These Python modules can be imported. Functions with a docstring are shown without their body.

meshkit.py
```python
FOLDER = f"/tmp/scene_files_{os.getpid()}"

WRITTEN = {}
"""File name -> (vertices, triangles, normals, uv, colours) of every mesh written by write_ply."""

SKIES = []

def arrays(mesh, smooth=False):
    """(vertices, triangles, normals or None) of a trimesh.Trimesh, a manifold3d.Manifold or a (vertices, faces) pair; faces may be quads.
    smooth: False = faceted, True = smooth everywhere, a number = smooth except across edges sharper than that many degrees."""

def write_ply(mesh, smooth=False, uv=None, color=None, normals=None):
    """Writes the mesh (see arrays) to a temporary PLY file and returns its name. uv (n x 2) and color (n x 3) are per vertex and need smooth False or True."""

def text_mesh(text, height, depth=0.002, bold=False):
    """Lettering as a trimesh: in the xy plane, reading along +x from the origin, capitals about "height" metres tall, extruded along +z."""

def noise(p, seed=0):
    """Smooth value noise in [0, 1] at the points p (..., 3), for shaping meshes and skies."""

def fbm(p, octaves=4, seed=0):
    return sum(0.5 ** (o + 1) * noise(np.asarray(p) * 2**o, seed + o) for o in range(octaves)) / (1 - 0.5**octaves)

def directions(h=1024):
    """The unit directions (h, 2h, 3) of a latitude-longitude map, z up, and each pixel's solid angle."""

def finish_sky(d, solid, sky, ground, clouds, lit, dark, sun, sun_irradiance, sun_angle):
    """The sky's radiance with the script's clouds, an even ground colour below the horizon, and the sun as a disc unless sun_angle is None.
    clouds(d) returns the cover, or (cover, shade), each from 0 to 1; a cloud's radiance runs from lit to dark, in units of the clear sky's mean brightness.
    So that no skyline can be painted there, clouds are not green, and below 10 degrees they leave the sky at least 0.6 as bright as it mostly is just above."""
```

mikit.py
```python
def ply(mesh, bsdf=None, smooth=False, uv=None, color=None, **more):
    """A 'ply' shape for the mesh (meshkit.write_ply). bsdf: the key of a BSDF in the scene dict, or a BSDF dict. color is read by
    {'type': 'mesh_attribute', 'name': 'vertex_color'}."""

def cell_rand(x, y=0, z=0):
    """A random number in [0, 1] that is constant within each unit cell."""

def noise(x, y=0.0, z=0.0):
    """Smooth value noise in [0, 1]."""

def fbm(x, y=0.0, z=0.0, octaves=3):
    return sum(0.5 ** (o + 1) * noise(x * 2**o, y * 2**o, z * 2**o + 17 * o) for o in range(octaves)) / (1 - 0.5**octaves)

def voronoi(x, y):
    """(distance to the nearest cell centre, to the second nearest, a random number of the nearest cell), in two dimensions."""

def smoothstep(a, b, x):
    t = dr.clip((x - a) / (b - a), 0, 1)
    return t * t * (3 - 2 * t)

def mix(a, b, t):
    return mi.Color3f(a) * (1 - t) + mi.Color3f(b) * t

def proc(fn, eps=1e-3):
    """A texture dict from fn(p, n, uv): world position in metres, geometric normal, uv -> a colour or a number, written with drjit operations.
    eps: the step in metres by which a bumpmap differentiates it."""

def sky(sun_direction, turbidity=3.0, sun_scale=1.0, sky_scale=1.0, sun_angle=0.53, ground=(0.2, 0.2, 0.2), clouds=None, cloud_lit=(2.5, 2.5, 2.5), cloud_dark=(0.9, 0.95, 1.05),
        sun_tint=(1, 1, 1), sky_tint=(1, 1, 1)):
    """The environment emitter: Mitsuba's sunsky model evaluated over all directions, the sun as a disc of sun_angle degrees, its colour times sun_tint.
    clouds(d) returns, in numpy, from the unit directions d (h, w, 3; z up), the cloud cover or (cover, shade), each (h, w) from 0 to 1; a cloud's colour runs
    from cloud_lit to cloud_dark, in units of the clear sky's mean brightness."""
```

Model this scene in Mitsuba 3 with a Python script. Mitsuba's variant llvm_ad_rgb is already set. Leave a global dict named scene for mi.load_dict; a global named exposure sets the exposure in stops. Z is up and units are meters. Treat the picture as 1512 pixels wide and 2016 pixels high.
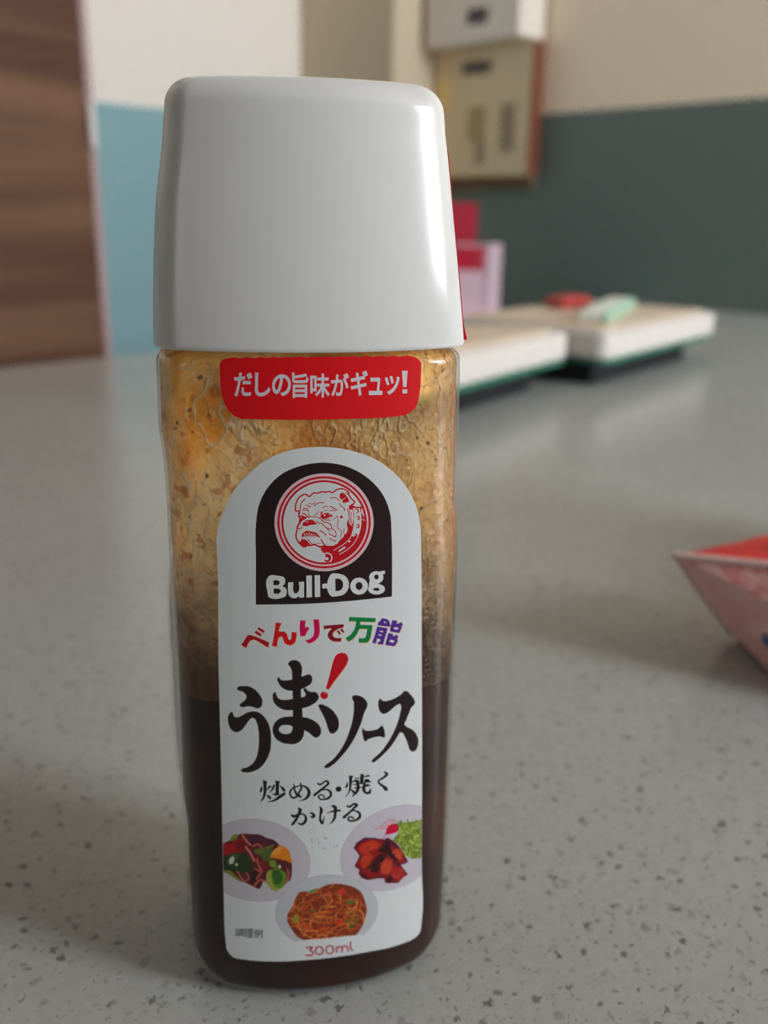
import math, random
import numpy as np, trimesh, drjit as dr, mitsuba as mi
import mikit, meshkit
from mikit import proc, noise, fbm, voronoi, smoothstep, mix
import shapely
from shapely.geometry import Polygon, Point, box as sbox
from shapely.ops import unary_union
random.seed(3); np.random.seed(3)
T = mi.ScalarTransform4f
scene, labels = {}, {}

# ------------------------------------------------------------------ camera, light, exposure
TZ = 0.73                      # height of the table top above the floor
CAM_H = 0.168                  # camera above the table top
FOCAL, PITCH, ROLL = 1815.0, math.radians(18.0), math.radians(1.0)
fwd = np.array([0, math.cos(PITCH), -math.sin(PITCH)])
up0 = np.array([0, math.sin(PITCH), math.cos(PITCH)])
up = math.cos(ROLL) * up0 - math.sin(ROLL) * np.array([1.0, 0, 0])
eye = np.array([0, 0, TZ + CAM_H])
scene['camera'] = {'type': 'thinlens', 'fov': math.degrees(2 * math.atan(756 / FOCAL)), 'fov_axis': 'x',
                   'aperture_radius': 0.00135, 'focus_distance': 0.172, 'near_clip': 0.01, 'far_clip': 50.0,
                   'to_world': T().look_at(origin=eye.tolist(), target=(eye + fwd).tolist(), up=up.tolist())}
exposure = -0.33
WINDOW_LIGHT = (36.5, 38.0, 40.0)      # daylight behind the frosted panes of the side window
DOOR_LIGHT = (1.1, 1.15, 1.22)           # daylight in the glazed door behind the camera

# room frame: corner C, axis a runs along the right-hand wall towards the window wall, axis b along the left-hand wall towards the viewer
C0 = np.array([-0.0931, 2.5589])
A_ = np.array([0.69466, -0.71934]); B_ = np.array([-0.69466, -0.71934])
ROOM_A, ROOM_B, ROOM_H = 4.0, 4.4, 2.6
def room(s, t): return C0 + s * A_ + t * B_


def lin(r, g, b):
    f = lambda v: v / 12.92 if v <= 0.04045 else ((v + 0.055) / 1.055) ** 2.4
    return [f(r / 255), f(g / 255), f(b / 255)]


def rgb(c): return {'type': 'rgb', 'value': list(map(float, c))}


def mat(name, base, rough=0.5, spec=0.5, two=True, **kw):
    d = {'type': 'principled', 'base_color': base if isinstance(base, dict) else rgb(base), 'roughness': rough if isinstance(rough, dict) else float(rough), 'specular': float(spec), **kw}
    scene[name] = {'type': 'twosided', 'bsdf': d} if two else d


def tag(key, label=None, category=None, group=None, kind=None):
    d = labels.setdefault(key, {})
    for k, v in (('label', label), ('category', category), ('group', group), ('kind', kind)):
        if v: d[k] = v


def put(key, mesh, m, smooth=False, **kw):
    n = key; i = 0
    while n in scene:
        i += 1; n = f'{key}_{i:03d}'
    scene[n] = mikit.ply(mesh, m, smooth=smooth, **kw)
    return n


def cat(ms): return trimesh.util.concatenate(ms)


def bevel_box(sx, sy, sz, r=0.002):
    """box with chamfered edges, centred"""
    pts = []
    for x in (-1, 1):
        for y in (-1, 1):
            for z in (-1, 1):
                for k in range(3):
                    h = np.array([sx / 2 - r, sy / 2 - r, sz / 2 - r]); h[k] += r
                    pts.append(h * [x, y, z])
    return trimesh.convex.convex_hull(np.array(pts))


def prism(poly, z0, z1, r=0.0, n=5):
    """polygon swept up, its top and bottom edges rounded by r"""
    if r <= 0:
        m = trimesh.creation.extrude_polygon(poly, z1 - z0, engine='earcut'); m.apply_translation([0, 0, z0]); return m
    levels = [(z0 + r * (1 - math.sin(a)), r * (1 - math.cos(a))) for a in np.linspace(math.pi / 2, 0, n)] + [(z1 - r * (1 - math.sin(a)), r * (1 - math.cos(a))) for a in np.linspace(0, math.pi / 2, n)]
    c = np.array(poly.exterior.coords)[:-1]
    if Polygon(c).exterior.is_ccw is False: c = c[::-1]
    e = np.roll(c, -1, 0) - np.roll(c, 1, 0); nn = np.stack([e[:, 1], -e[:, 0]], 1); nn /= np.linalg.norm(nn, axis=1)[:, None] + 1e-12
    return loft([np.column_stack([c - nn * i, np.full(len(c), z)]) for z, i in levels], True, True)


def loft(rings, cap0=True, cap1=True):
    k = len(rings[0]); v = np.vstack(rings); f = []
    i = np.arange(k); j = (i + 1) % k
    for q in range(len(rings) - 1):
        a, b = q * k, (q + 1) * k
        f += [np.stack([a + i, a + j, b + j], 1), np.stack([a + i, b + j, b + i], 1)]
    if cap0:
        v = np.vstack([v, rings[0].mean(0)]); f.append(np.stack([np.full(k, len(v) - 1), j, i], 1))
    if cap1:
        v = np.vstack([v, rings[-1].mean(0)]); b = (len(rings) - 1) * k; f.append(np.stack([np.full(k, len(v) - 1), b + i, b + j], 1))
    return trimesh.Trimesh(v, np.vstack(f), process=False)


def quad_box(p0, p1, p2, p3, z0, z1, r=0.0):
    return prism(Polygon([p0, p1, p2, p3]), z0, z1, r)


def room_box(s0, s1, t0, t1, z0, z1):
    return quad_box(room(s0, t0), room(s1, t0), room(s1, t1), room(s0, t1), z0, z1)


def at(mesh, x, y, z, deg=0):
    m = mesh.copy(); m.apply_transform(trimesh.transformations.rotation_matrix(math.radians(deg), [0, 0, 1])); m.apply_translation([x, y, z]); return m

# ------------------------------------------------------------------ the room
def plaster(c, amp=0.05, k=3.0):
    return proc(lambda p, n, uv: mi.Color3f(*c) * (1 - amp * 0.5 + amp * fbm(p.x * k, p.y * k, p.z * k)))
mat('cream_paint', plaster(lin(247, 240, 231)), 0.7, 0.3)
mat('warm_cream_paint', plaster(lin(250, 234, 212)), 0.7, 0.3)
mat('teal_paint', plaster(lin(138, 178, 186)), 0.45, 0.4)
mat('slate_green_paint', plaster(lin(104, 120, 116)), 0.45, 0.4)
mat('pillar_paint', plaster(lin(205, 190, 165)), 0.7, 0.3)
mat('tan_paint', lin(150, 140, 128), 0.7, 0.3)
mat('ceiling_paint', lin(196, 192, 184), 0.8, 0.2)
mat('floor_vinyl', proc(lambda p, n, uv: mi.Color3f(*lin(92, 84, 78)) * (0.85 + 0.3 * fbm(p.x * 6, p.y * 6, 0.5))), 0.4, 0.4)
mat('white_frame', lin(225, 225, 222), 0.35)
W = 0.12
WAINSCOT = TZ + 0.3716
def structure(key, mesh, m, label=None, **kw):
    k = put(key, mesh, m, **kw); tag(k, label, kind='structure' if '__' not in k else None); return k
structure('floor', room_box(-W, ROOM_A + W, -W, ROOM_B + W, -0.1, 0.0), 'floor_vinyl')
structure('ceiling', room_box(-W, ROOM_A + W, -W, ROOM_B + W, ROOM_H, ROOM_H + 0.1), 'ceiling_paint')
structure('wall_left', room_box(-W, 0, -W, ROOM_B + W, 0, ROOM_H), 'cream_paint', 'cream painted wall behind the bottle on the left')
put('wall_left__wainscot', room_box(0, 0.004, 0, ROOM_B, 0, WAINSCOT), 'teal_paint'); tag('wall_left__wainscot', 'blue teal lower wall')
structure('wall_right', room_box(0, ROOM_A, -W, 0, 0, ROOM_H), 'warm_cream_paint', 'cream painted wall behind the table on the right')
put('wall_right__wainscot', room_box(0, ROOM_A, 0, 0.004, 0, WAINSCOT), 'slate_green_paint'); tag('wall_right__wainscot', 'dark grey green lower wall')
# pillar standing out of the left-hand wall into the corner
PS, PT0, PT1 = 0.318, 0.004, 0.18
structure('pillar', room_box(0.0041, PS, 0.0041, PT1, 0, ROOM_H), 'pillar_paint', 'square painted pillar in the corner of the room')
# window wall and back wall, with openings
def wall_with_hole(along, s_fixed, u0, u1, z0, z1, umax):
    parts = []
    def b(ua, ub, za, zb):
        parts.append(room_box(s_fixed, s_fixed + W, ua, ub, za, zb) if along == 't' else room_box(ua, ub, s_fixed, s_fixed + W, za, zb))
    b(0, u0, 0, ROOM_H); b(u1, umax, 0, ROOM_H); (b(u0, u1, 0, z0) if z0 > 0 else None); b(u0, u1, z1, ROOM_H)
    return cat(parts)
WT0, WT1, WZ0, WZ1 = 0.06, 0.80, TZ + 0.35, TZ + 1.65
structure('wall_window', wall_with_hole('t', ROOM_A, WT0, WT1, WZ0, WZ1, ROOM_B), 'tan_paint')
DS0, DS1, DZ1 = 1.55, 2.35, 2.05
structure('wall_back', wall_with_hole('s', ROOM_B, DS0, DS1, 0.0, DZ1, ROOM_A), 'tan_paint')
# side window: frame, mullion and two frosted panes lit by the day
fr = [room_box(ROOM_A + 0.02, ROOM_A + 0.07, WT0, WT0 + 0.04, WZ0, WZ1), room_box(ROOM_A + 0.02, ROOM_A + 0.07, WT1 - 0.04, WT1, WZ0, WZ1),
      room_box(ROOM_A + 0.02, ROOM_A + 0.07, WT0 + 0.04, WT1 - 0.04, WZ0, WZ0 + 0.04), room_box(ROOM_A + 0.02, ROOM_A + 0.07, WT0 + 0.04, WT1 - 0.04, WZ1 - 0.04, WZ1),
      room_box(ROOM_A + 0.02, ROOM_A + 0.07, (WT0 + WT1) / 2 - 0.02, (WT0 + WT1) / 2 + 0.02, WZ0 + 0.04, WZ1 - 0.04)]
structure('window_1', cat(fr), 'white_frame', 'white framed side window with frosted panes')
def pane(pa, pb, z0, z1):
    v = np.array([[*pa, z0], [*pb, z0], [*pb, z1], [*pa, z1]]); f = np.array([[0, 1, 2], [0, 2, 3]])
    nrm = np.cross(v[1] - v[0], v[2] - v[0]); inside = np.array([*room(ROOM_A / 2, ROOM_B / 2), (z0 + z1) / 2]) - v[0]
    return trimesh.Trimesh(v, f if nrm @ inside > 0 else f[:, ::-1], process=False)
mat('frosted_pane', lin(200, 205, 210), 0.4)
for ta, tb in ((WT0 + 0.04, (WT0 + WT1) / 2 - 0.02), ((WT0 + WT1) / 2 + 0.02, WT1 - 0.04)):
    put('window_1__pane', pane(room(ROOM_A + 0.045, ta), room(ROOM_A + 0.045, tb), WZ0 + 0.04, WZ1 - 0.04), 'frosted_pane', emitter={'type': 'area', 'radiance': rgb(WINDOW_LIGHT)})
dr_f = [room_box(DS0, DS0 + 0.12, ROOM_B + 0.03, ROOM_B + 0.07, 0, DZ1), room_box(DS1 - 0.12, DS1, ROOM_B + 0.03, ROOM_B + 0.07, 0, DZ1),
        room_box(DS0 + 0.12, DS1 - 0.12, ROOM_B + 0.03, ROOM_B + 0.07, 0, 0.9), room_box(DS0 + 0.12, DS1 - 0.12, ROOM_B + 0.03, ROOM_B + 0.07, DZ1 - 0.15, DZ1)]
structure('door_1', cat(dr_f), 'white_frame', 'glazed white door behind the viewer')
put('door_1__pane', pane(room(DS0 + 0.12, ROOM_B + 0.05), room(DS1 - 0.12, ROOM_B + 0.05), 0.9, DZ1 - 0.15), 'frosted_pane', emitter={'type': 'area', 'radiance': rgb(DOOR_LIGHT)})

# ------------------------------------------------------------------ table
def speckle(p, n, uv):
    x, y = p.x, p.y
    wx = x + 0.0012 * (noise(x * 700, y * 700) - 0.5) + 0.001 * (noise(x * 1700, y * 1700, 3) - 0.5)
    wy = y + 0.0012 * (noise(x * 700, y * 700, 9) - 0.5) + 0.001 * (noise(x * 1700, y * 1700, 5) - 0.5)
    base = mi.Color3f(*lin(157, 159, 157)) * (0.94 + 0.12 * fbm(x * 9, y * 9, 1.0)) * (0.96 + 0.08 * noise(x * 500, y * 500))
    def specks(cell, lo, hi, share, col, alpha, off):
        d, _, r = voronoi(wx / cell + off, wy / cell + off * 0.7)
        r2 = (r * 37.7) - dr.floor(r * 37.7)
        rad = lo + (hi - lo) * r2
        m = (1 - smoothstep(rad * 0.8, rad, d * cell)) * dr.select(r < share, 1.0, 0.0)
        return m * alpha * (0.45 + 0.55 * r2), col
    out = base
    for m, col in (specks(0.0068, 0.0006, 0.0013, 0.45, lin(126, 126, 124), 0.85, 3.3), specks(0.0022, 0.00016, 0.00042, 0.5, lin(82, 84, 84), 0.85, 11.1),
                   specks(0.0052, 0.0004, 0.0011, 0.42, lin(72, 74, 75), 0.85, 23.7), specks(0.0015, 0.0001, 0.00025, 0.5, lin(96, 96, 94), 0.7, 31.7)):
        out = mix(out, mi.Color3f(*col), m)
    return out
mat('speckled_laminate', proc(speckle), 0.24, 0.5)
mat('table_edge_band', lin(150, 148, 142), 0.35)
mat('dark_metal', lin(60, 60, 62), 0.35, 0.5, metallic=0.8)
TS0, TS1, TT0, TT1 = 0.849, 2.75, 0.006, 2.02
tp = Polygon([room(TS0, TT0), room(TS1, TT0), room(TS1, TT1), room(TS0, TT1)])
put('table__top', prism(tp, TZ - 0.012, TZ), 'speckled_laminate')
put('table__edge_band', prism(tp.buffer(0.0008, join_style=2), TZ - 0.034, TZ - 0.012), 'table_edge_band')
for s, t in ((TS0 + 0.12, TT0 + 0.12), (TS1 - 0.12, TT0 + 0.12), (TS0 + 0.12, TT1 - 0.12), (TS1 - 0.12, TT1 - 0.12)):
    put('table__leg', prism(Point(*room(s, t)).buffer(0.03, 12), 0.0, TZ - 0.034), 'dark_metal', smooth=40)
tag('table', 'large grey speckled laminate table carrying the sauce bottle', 'table')

# ------------------------------------------------------------------ wood-grain partition on the left
def wood(p, n, uv):
    u = p.x * 0.469 + p.y * 0.883; z = p.z
    w = z + 0.012 * (fbm(u * 3, z * 9, 2.0) - 0.5) + 0.004 * noise(u * 9, z * 30)
    g = fbm(u * 1.6, w * 55, 4.0, octaves=4); g2 = noise(u * 4, w * 260)
    b = smoothstep(0.3, 0.75, fbm(u * 0.8, w * 17, 7.0))
    return mix(mix(lin(82, 54, 43), lin(114, 84, 64), b), lin(66, 42, 34), dr.clip(1.1 - 1.9 * g, 0, 1) * 0.8) * (0.93 + 0.14 * g2)
mat('wood_grain', proc(wood), 0.4, 0.4)
mat('pale_trim', lin(166, 142, 144), 0.4)
mat('clear_plastic', {'type': 'rgb', 'value': lin(205, 198, 196)}, 0.2)
pe = np.array([-0.3625, 1.213]); pd = np.array([0.4695, 0.8829]); pn = np.array([0.8829, -0.4695])
def panel_box(l0, l1, d0, d1, z0, z1): return quad_box(pe - pd * l0 + pn * d0, pe - pd * l1 + pn * d0, pe - pd * l1 + pn * d1, pe - pd * l0 + pn * d1, z0, z1)
put('partition__panel', panel_box(0.012, 0.34, -0.028, 0.0, 0, 1.55), 'wood_grain')
put('partition__edge_trim', panel_box(0.0, 0.012, -0.030, 0.003, 0, 1.55), 'pale_trim'); tag('partition__edge_trim', 'pale pinkish edge trim')
put('partition__clip', at(bevel_box(0.012, 0.006, 0.052, 0.002), *(pe - pd * 0.008 + pn * 0.006), TZ + 0.262, 62), 'clear_plastic'); tag('partition__clip', 'whitish plastic clip')
tag('partition', 'dark brown wood-grain partition panel at the left edge of the picture', 'partition')

# ------------------------------------------------------------------ boxes on the right-hand wall
mat('beige_card', plaster(lin(222, 203, 168), 0.08, 14), 0.45, 0.4)
mat('orange_card', lin(114, 62, 44), 0.45)
mat('white_card', lin(230, 222, 212), 0.4)
mat('kraft_board', plaster(lin(128, 96, 62), 0.15, 20), 0.6)
mat('dark_print', lin(62, 56, 60), 0.5)
mat('ochre_print', lin(172, 150, 104), 0.5)
mat('brown_print', lin(150, 134, 108), 0.5)
mat('painted_highlight', lin(232, 205, 140), 0.25, 0.5, metallic=0.4)  # glossy highlight of the box front, painted on as a yellow patch
wr = np.array([0.69466, -0.71934]); wn = np.array([-0.71934, -0.69466])          # along the wall, out of the wall
def on_wall(px0, u0, u1, d0, d1, z0, z1, r=0.0):
    return quad_box(px0 + wr * u0 + wn * d0, px0 + wr * u0 + wn * d1, px0 + wr * u1 + wn * d1, px0 + wr * u1 + wn * d0, z0, z1, r)
wb = np.array([0.667, 1.7719]) - wr * (0.667 - 0.1346) / 0.69466                    # wall point behind the boxes' left side
put('wall_right__board', on_wall(wb, -0.035, 0.262, 0.004, 0.012, TZ + 0.225, TZ + 1.0), 'kraft_board')
tag('wall_right__board', 'brown board fixed to the wall behind the two boxes')
bx = on_wall(wb, 0.0, 0.275, 0.012, 0.050, TZ + 0.248, TZ + 0.512)
put('box__body', bx, 'beige_card')
put('box__side_panel', on_wall(wb, 0.2751, 0.2765, 0.013, 0.050, TZ + 0.249, TZ + 0.511), 'orange_card'); tag('box__side_panel', 'orange red side')
for m, u0, u1, z0, z1 in (('dark_print', 0.083, 0.165, 0.458, 0.482), ('ochre_print', 0.105, 0.155, 0.318, 0.392), ('brown_print', 0.198, 0.238, 0.296, 0.392), ('brown_print', 0.128, 0.156, 0.272, 0.318), ('painted_highlight', 0.012, 0.045, 0.395, 0.455)):
    put('box__print', on_wall(wb, u0, u1, 0.050, 0.0506, TZ + z0, TZ + z1), m)  # the last patch is the painted highlight, the others are print
tag('box', 'beige printed box with an orange side hanging on the wall', 'box')
put('box_001__body', on_wall(wb, 0.012, 0.270, 0.0125, 0.095, TZ + 0.5125, TZ + 0.80), 'white_card')
put('box_001__print', on_wall(wb, 0.130, 0.186, 0.095, 0.0956, TZ + 0.545, TZ + 0.575), 'dark_print')
tag('box_001', 'white box with a dark mark standing on top of the beige box', 'box')

# ------------------------------------------------------------------ card stand at the back of the table
mat('pink_acrylic', lin(214, 184, 196), 0.2)
mat('pale_acrylic', lin(226, 200, 214), 0.15)
mat('red_card', lin(176, 40, 62), 0.4)
mat('crimson_print', lin(190, 18, 52), 0.4)
cs = np.array([0.118, 1.634]); cu = np.array([0.9962, -0.0872]); cn = np.array([-0.0872, -0.9962])
def on_stand(u0, u1, d0, d1, z0, z1): return quad_box(cs + cu * u0 + cn * d0, cs + cu * u0 + cn * d1, cs + cu * u1 + cn * d1, cs + cu * u1 + cn * d0, z0, z1)
put('card_stand__base', on_stand(-0.04, 0.075, -0.03, 0.03, TZ, TZ + 0.004), 'pale_acrylic')
put('card_stand__card', on_stand(-0.04, 0.052, -0.001, 0.001, TZ + 0.004, TZ + 0.120), 'pink_acrylic')
put('card_stand__side_plate', on_stand(0.052, 0.075, -0.004, 0.004, TZ + 0.004, TZ + 0.121), 'pale_acrylic')
put('card_stand__heading', on_stand(-0.04, 0.046, 0.001, 0.0016, TZ + 0.076, TZ + 0.116), 'red_card')
put('card_stand__print', on_stand(0.005, 0.022, 0.0016, 0.002, TZ + 0.082, TZ + 0.104), 'crimson_print')
tag('card_stand', 'pale pink acrylic stand holding a pink and red card', 'card stand')
put('sign_card', on_stand(-0.05, 0.030, -0.034, -0.031, TZ, TZ + 0.186), 'red_card')
tag('sign_card', 'taller red card standing behind the pink stand', 'card')

# ------------------------------------------------------------------ two flat white trays on dark bases
mat('white_tray', lin(208, 203, 198), 0.3)
mat('tan_lid', plaster(lin(216, 198, 178), 0.10, 25), 0.35)
mat('green_trim', lin(40, 110, 88), 0.4)
mat('black_base', lin(14, 15, 20), 0.5)
def footprint(pts, r): return Polygon(pts).buffer(-r, 6).buffer(r, 6)
def tray(name, pts, r):
    f = footprint(pts, r)
    put(name + '__body', prism(f, TZ + 0.030, TZ + 0.058, 0.006), 'white_tray', smooth=40)
    put(name + '__lid', prism(f.buffer(-0.014), TZ + 0.0578, TZ + 0.0605, 0.001), 'tan_lid', smooth=40)
    put(name + '__trim', prism(f.buffer(-0.0015), TZ + 0.0265, TZ + 0.0302), 'green_trim', smooth=40)
    put(name + '__base', prism(f.buffer(-0.028), TZ, TZ + 0.0266), 'black_base', smooth=40)
F0 = np.array([0.219, 0.920]); uu = np.array([0.616, 0.788]); vv = np.array([-0.788, 0.616])
tray('tray', [F0, F0 + uu * 0.31, F0 + uu * 0.31 + vv * 0.20, F0 + vv * 0.20], 0.016)
tag('tray', 'flat white tray on a black base, the farther one, with small packets on top', 'tray')
N0 = np.array([0.186, 0.936]); un = np.array([0.575, 0.818])
tray('tray_001', [N0, N0 + np.array([-0.050, 0.026]), N0 + np.array([-0.19, 0.03]), N0 - un * 0.34 + np.array([-0.06, 0.05]), N0 - un * 0.34], 0.014)
tag('tray_001', 'flat white tray on a black base, the nearer one, half hidden behind the bottle', 'tray')
mat('red_wrapper', lin(176, 62, 62), 0.35)
mat('white_wrapper', lin(228, 236, 226), 0.35)
mat('green_wrapper', lin(150, 186, 164), 0.4)
put('sauce_sachet', at(bevel_box(0.055, 0.034, 0.014, 0.005), 0.222, 1.160, TZ + 0.0677, 35), 'red_wrapper', smooth=30)
tag('sauce_sachet', 'small red packet lying on the farther white tray', 'packet')
put('chopstick_pack__wrapper', at(bevel_box(0.20, 0.030, 0.012, 0.004), 0.252, 1.085, TZ + 0.0667, 68), 'white_wrapper', smooth=30)
put('chopstick_pack__band', at(bevel_box(0.202, 0.007, 0.0125, 0.003), 0.252 + 0.0155, 1.085 - 0.006, TZ + 0.0668, 68), 'green_wrapper', smooth=30)
tag('chopstick_pack', 'long white packet with green edge lying on the farther white tray', 'packet')

# ------------------------------------------------------------------ red and pink packet at the right edge
mat('pink_film', proc(lambda p, n, uv: mix(lin(232, 186, 182), lin(220, 160, 160), smoothstep(0.35, 0.7, fbm(p.x * 60, p.y * 60, p.z * 60)))), 0.3, 0.5)
mat('red_film', proc(lambda p, n, uv: mix(lin(206, 28, 30), lin(176, 14, 20), smoothstep(0.35, 0.7, fbm(p.x * 70, p.y * 70, p.z * 70)))), 0.28, 0.5)
mat('pale_film', lin(214, 182, 178), 0.3)
mat('blue_print', lin(70, 104, 152), 0.4)
Tp = np.array([0.112, 0.331, 0.045])
pk = np.array([Tp, [0.165, 0.310, 0.0475], [0.235, 0.285, 0.050], [0.1456, 0.351, 0.003], [0.150, 0.322, 0.001], [0.235, 0.255, 0.001], [0.1640, 0.3715, 0.040], [0.25, 0.352, 0.044], [0.262, 0.345, 0.001], [0.170, 0.370, 0.001]])
added_tail = np.array([[0.195, 0.372, 0.0012], [0.195, 0.372, 0.040], [0.30, 0.345, 0.085], [0.38, 0.30, 0.06], [0.38, 0.28, 0.001], [0.21, 0.28, 0.001], [0.35, 0.43, 0.105], [0.40, 0.40, 0.09], [0.38, 0.41, 0.001], [0.30, 0.43, 0.001]])  # unseen taller end of the packet, added to throw a shadow band over the table
import manifold3d as m3
def solid(p):
    c = trimesh.convex.convex_hull(p); return m3.Manifold(m3.Mesh(np.array(c.vertices, np.float32), np.array(c.faces, np.uint32)))
joined = (solid(pk) + solid(added_tail)).to_mesh()
hull = trimesh.Trimesh(joined.vert_properties[:, :3], joined.tri_verts, process=True)
hm = hull.subdivide_to_size(0.006) if hasattr(hull, 'subdivide_to_size') else hull
hv = np.array(hm.vertices); cen = pk.mean(0)
hv += (hv - cen) * (0.05 * (meshkit.fbm(hv * 45, 3, 4) - 0.5))[:, None]; hv[:, 2] = np.maximum(hv[:, 2], 0.0006)
hm = trimesh.Trimesh(hv + [0, 0, TZ], hm.faces, process=True)
hn = hm.face_normals
topf = hn[:, 2] > 0.45
put('snack_packet__panel', hm.submesh([np.nonzero(~topf)[0]], append=True), 'pink_film', smooth=True)
put('snack_packet__top', hm.submesh([np.nonzero(topf)[0]], append=True), 'red_film', smooth=True); tag('snack_packet__top', 'bright red upper side')
def tube(pts, r, k=8):
    out = []
    for a, b in zip(pts[:-1], pts[1:]):
        out.append(trimesh.creation.cylinder(radius=r, segment=[a, b], sections=k))
    for a in pts: out.append(trimesh.creation.icosphere(1, r).apply_translation(a))
    return cat(out)
def lift(ps): return [np.array(p) + [0, 0, TZ] for p in ps]
put('snack_packet__seal', tube(lift([Tp, pk[1], pk[2]]), 0.0016), 'pale_film', smooth=True)
put('snack_packet__seal', tube(lift([Tp, (Tp + pk[3]) / 2, pk[3] + [0, 0, 0.001]]), 0.0015), 'pale_film', smooth=True)
blob = Polygon([(0.0028 * (1 + 0.35 * math.sin(3 * a + 1) + 0.2 * math.sin(5 * a)) * math.cos(a), 0.0022 * (1 + 0.3 * math.sin(2 * a)) * math.sin(a)) for a in np.linspace(0, 2 * math.pi, 28, endpoint=False)])
bm = trimesh.creation.extrude_polygon(blob, 0.0006, engine='earcut')
bm.apply_transform(trimesh.geometry.align_vectors([0, 0, 1], [-0.59, -0.715, -0.375])); bm.apply_translation(np.array([0.1462, 0.3175, TZ + 0.0158]) + np.array([0.59, 0.715, 0.375]) * 0.0003)
put('snack_packet__print', bm, 'blue_print'); tag('snack_packet__print', 'blue printed mark')
tag('snack_packet', 'red and pale pink film packet lying on the table at the right edge', 'packet')
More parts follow.
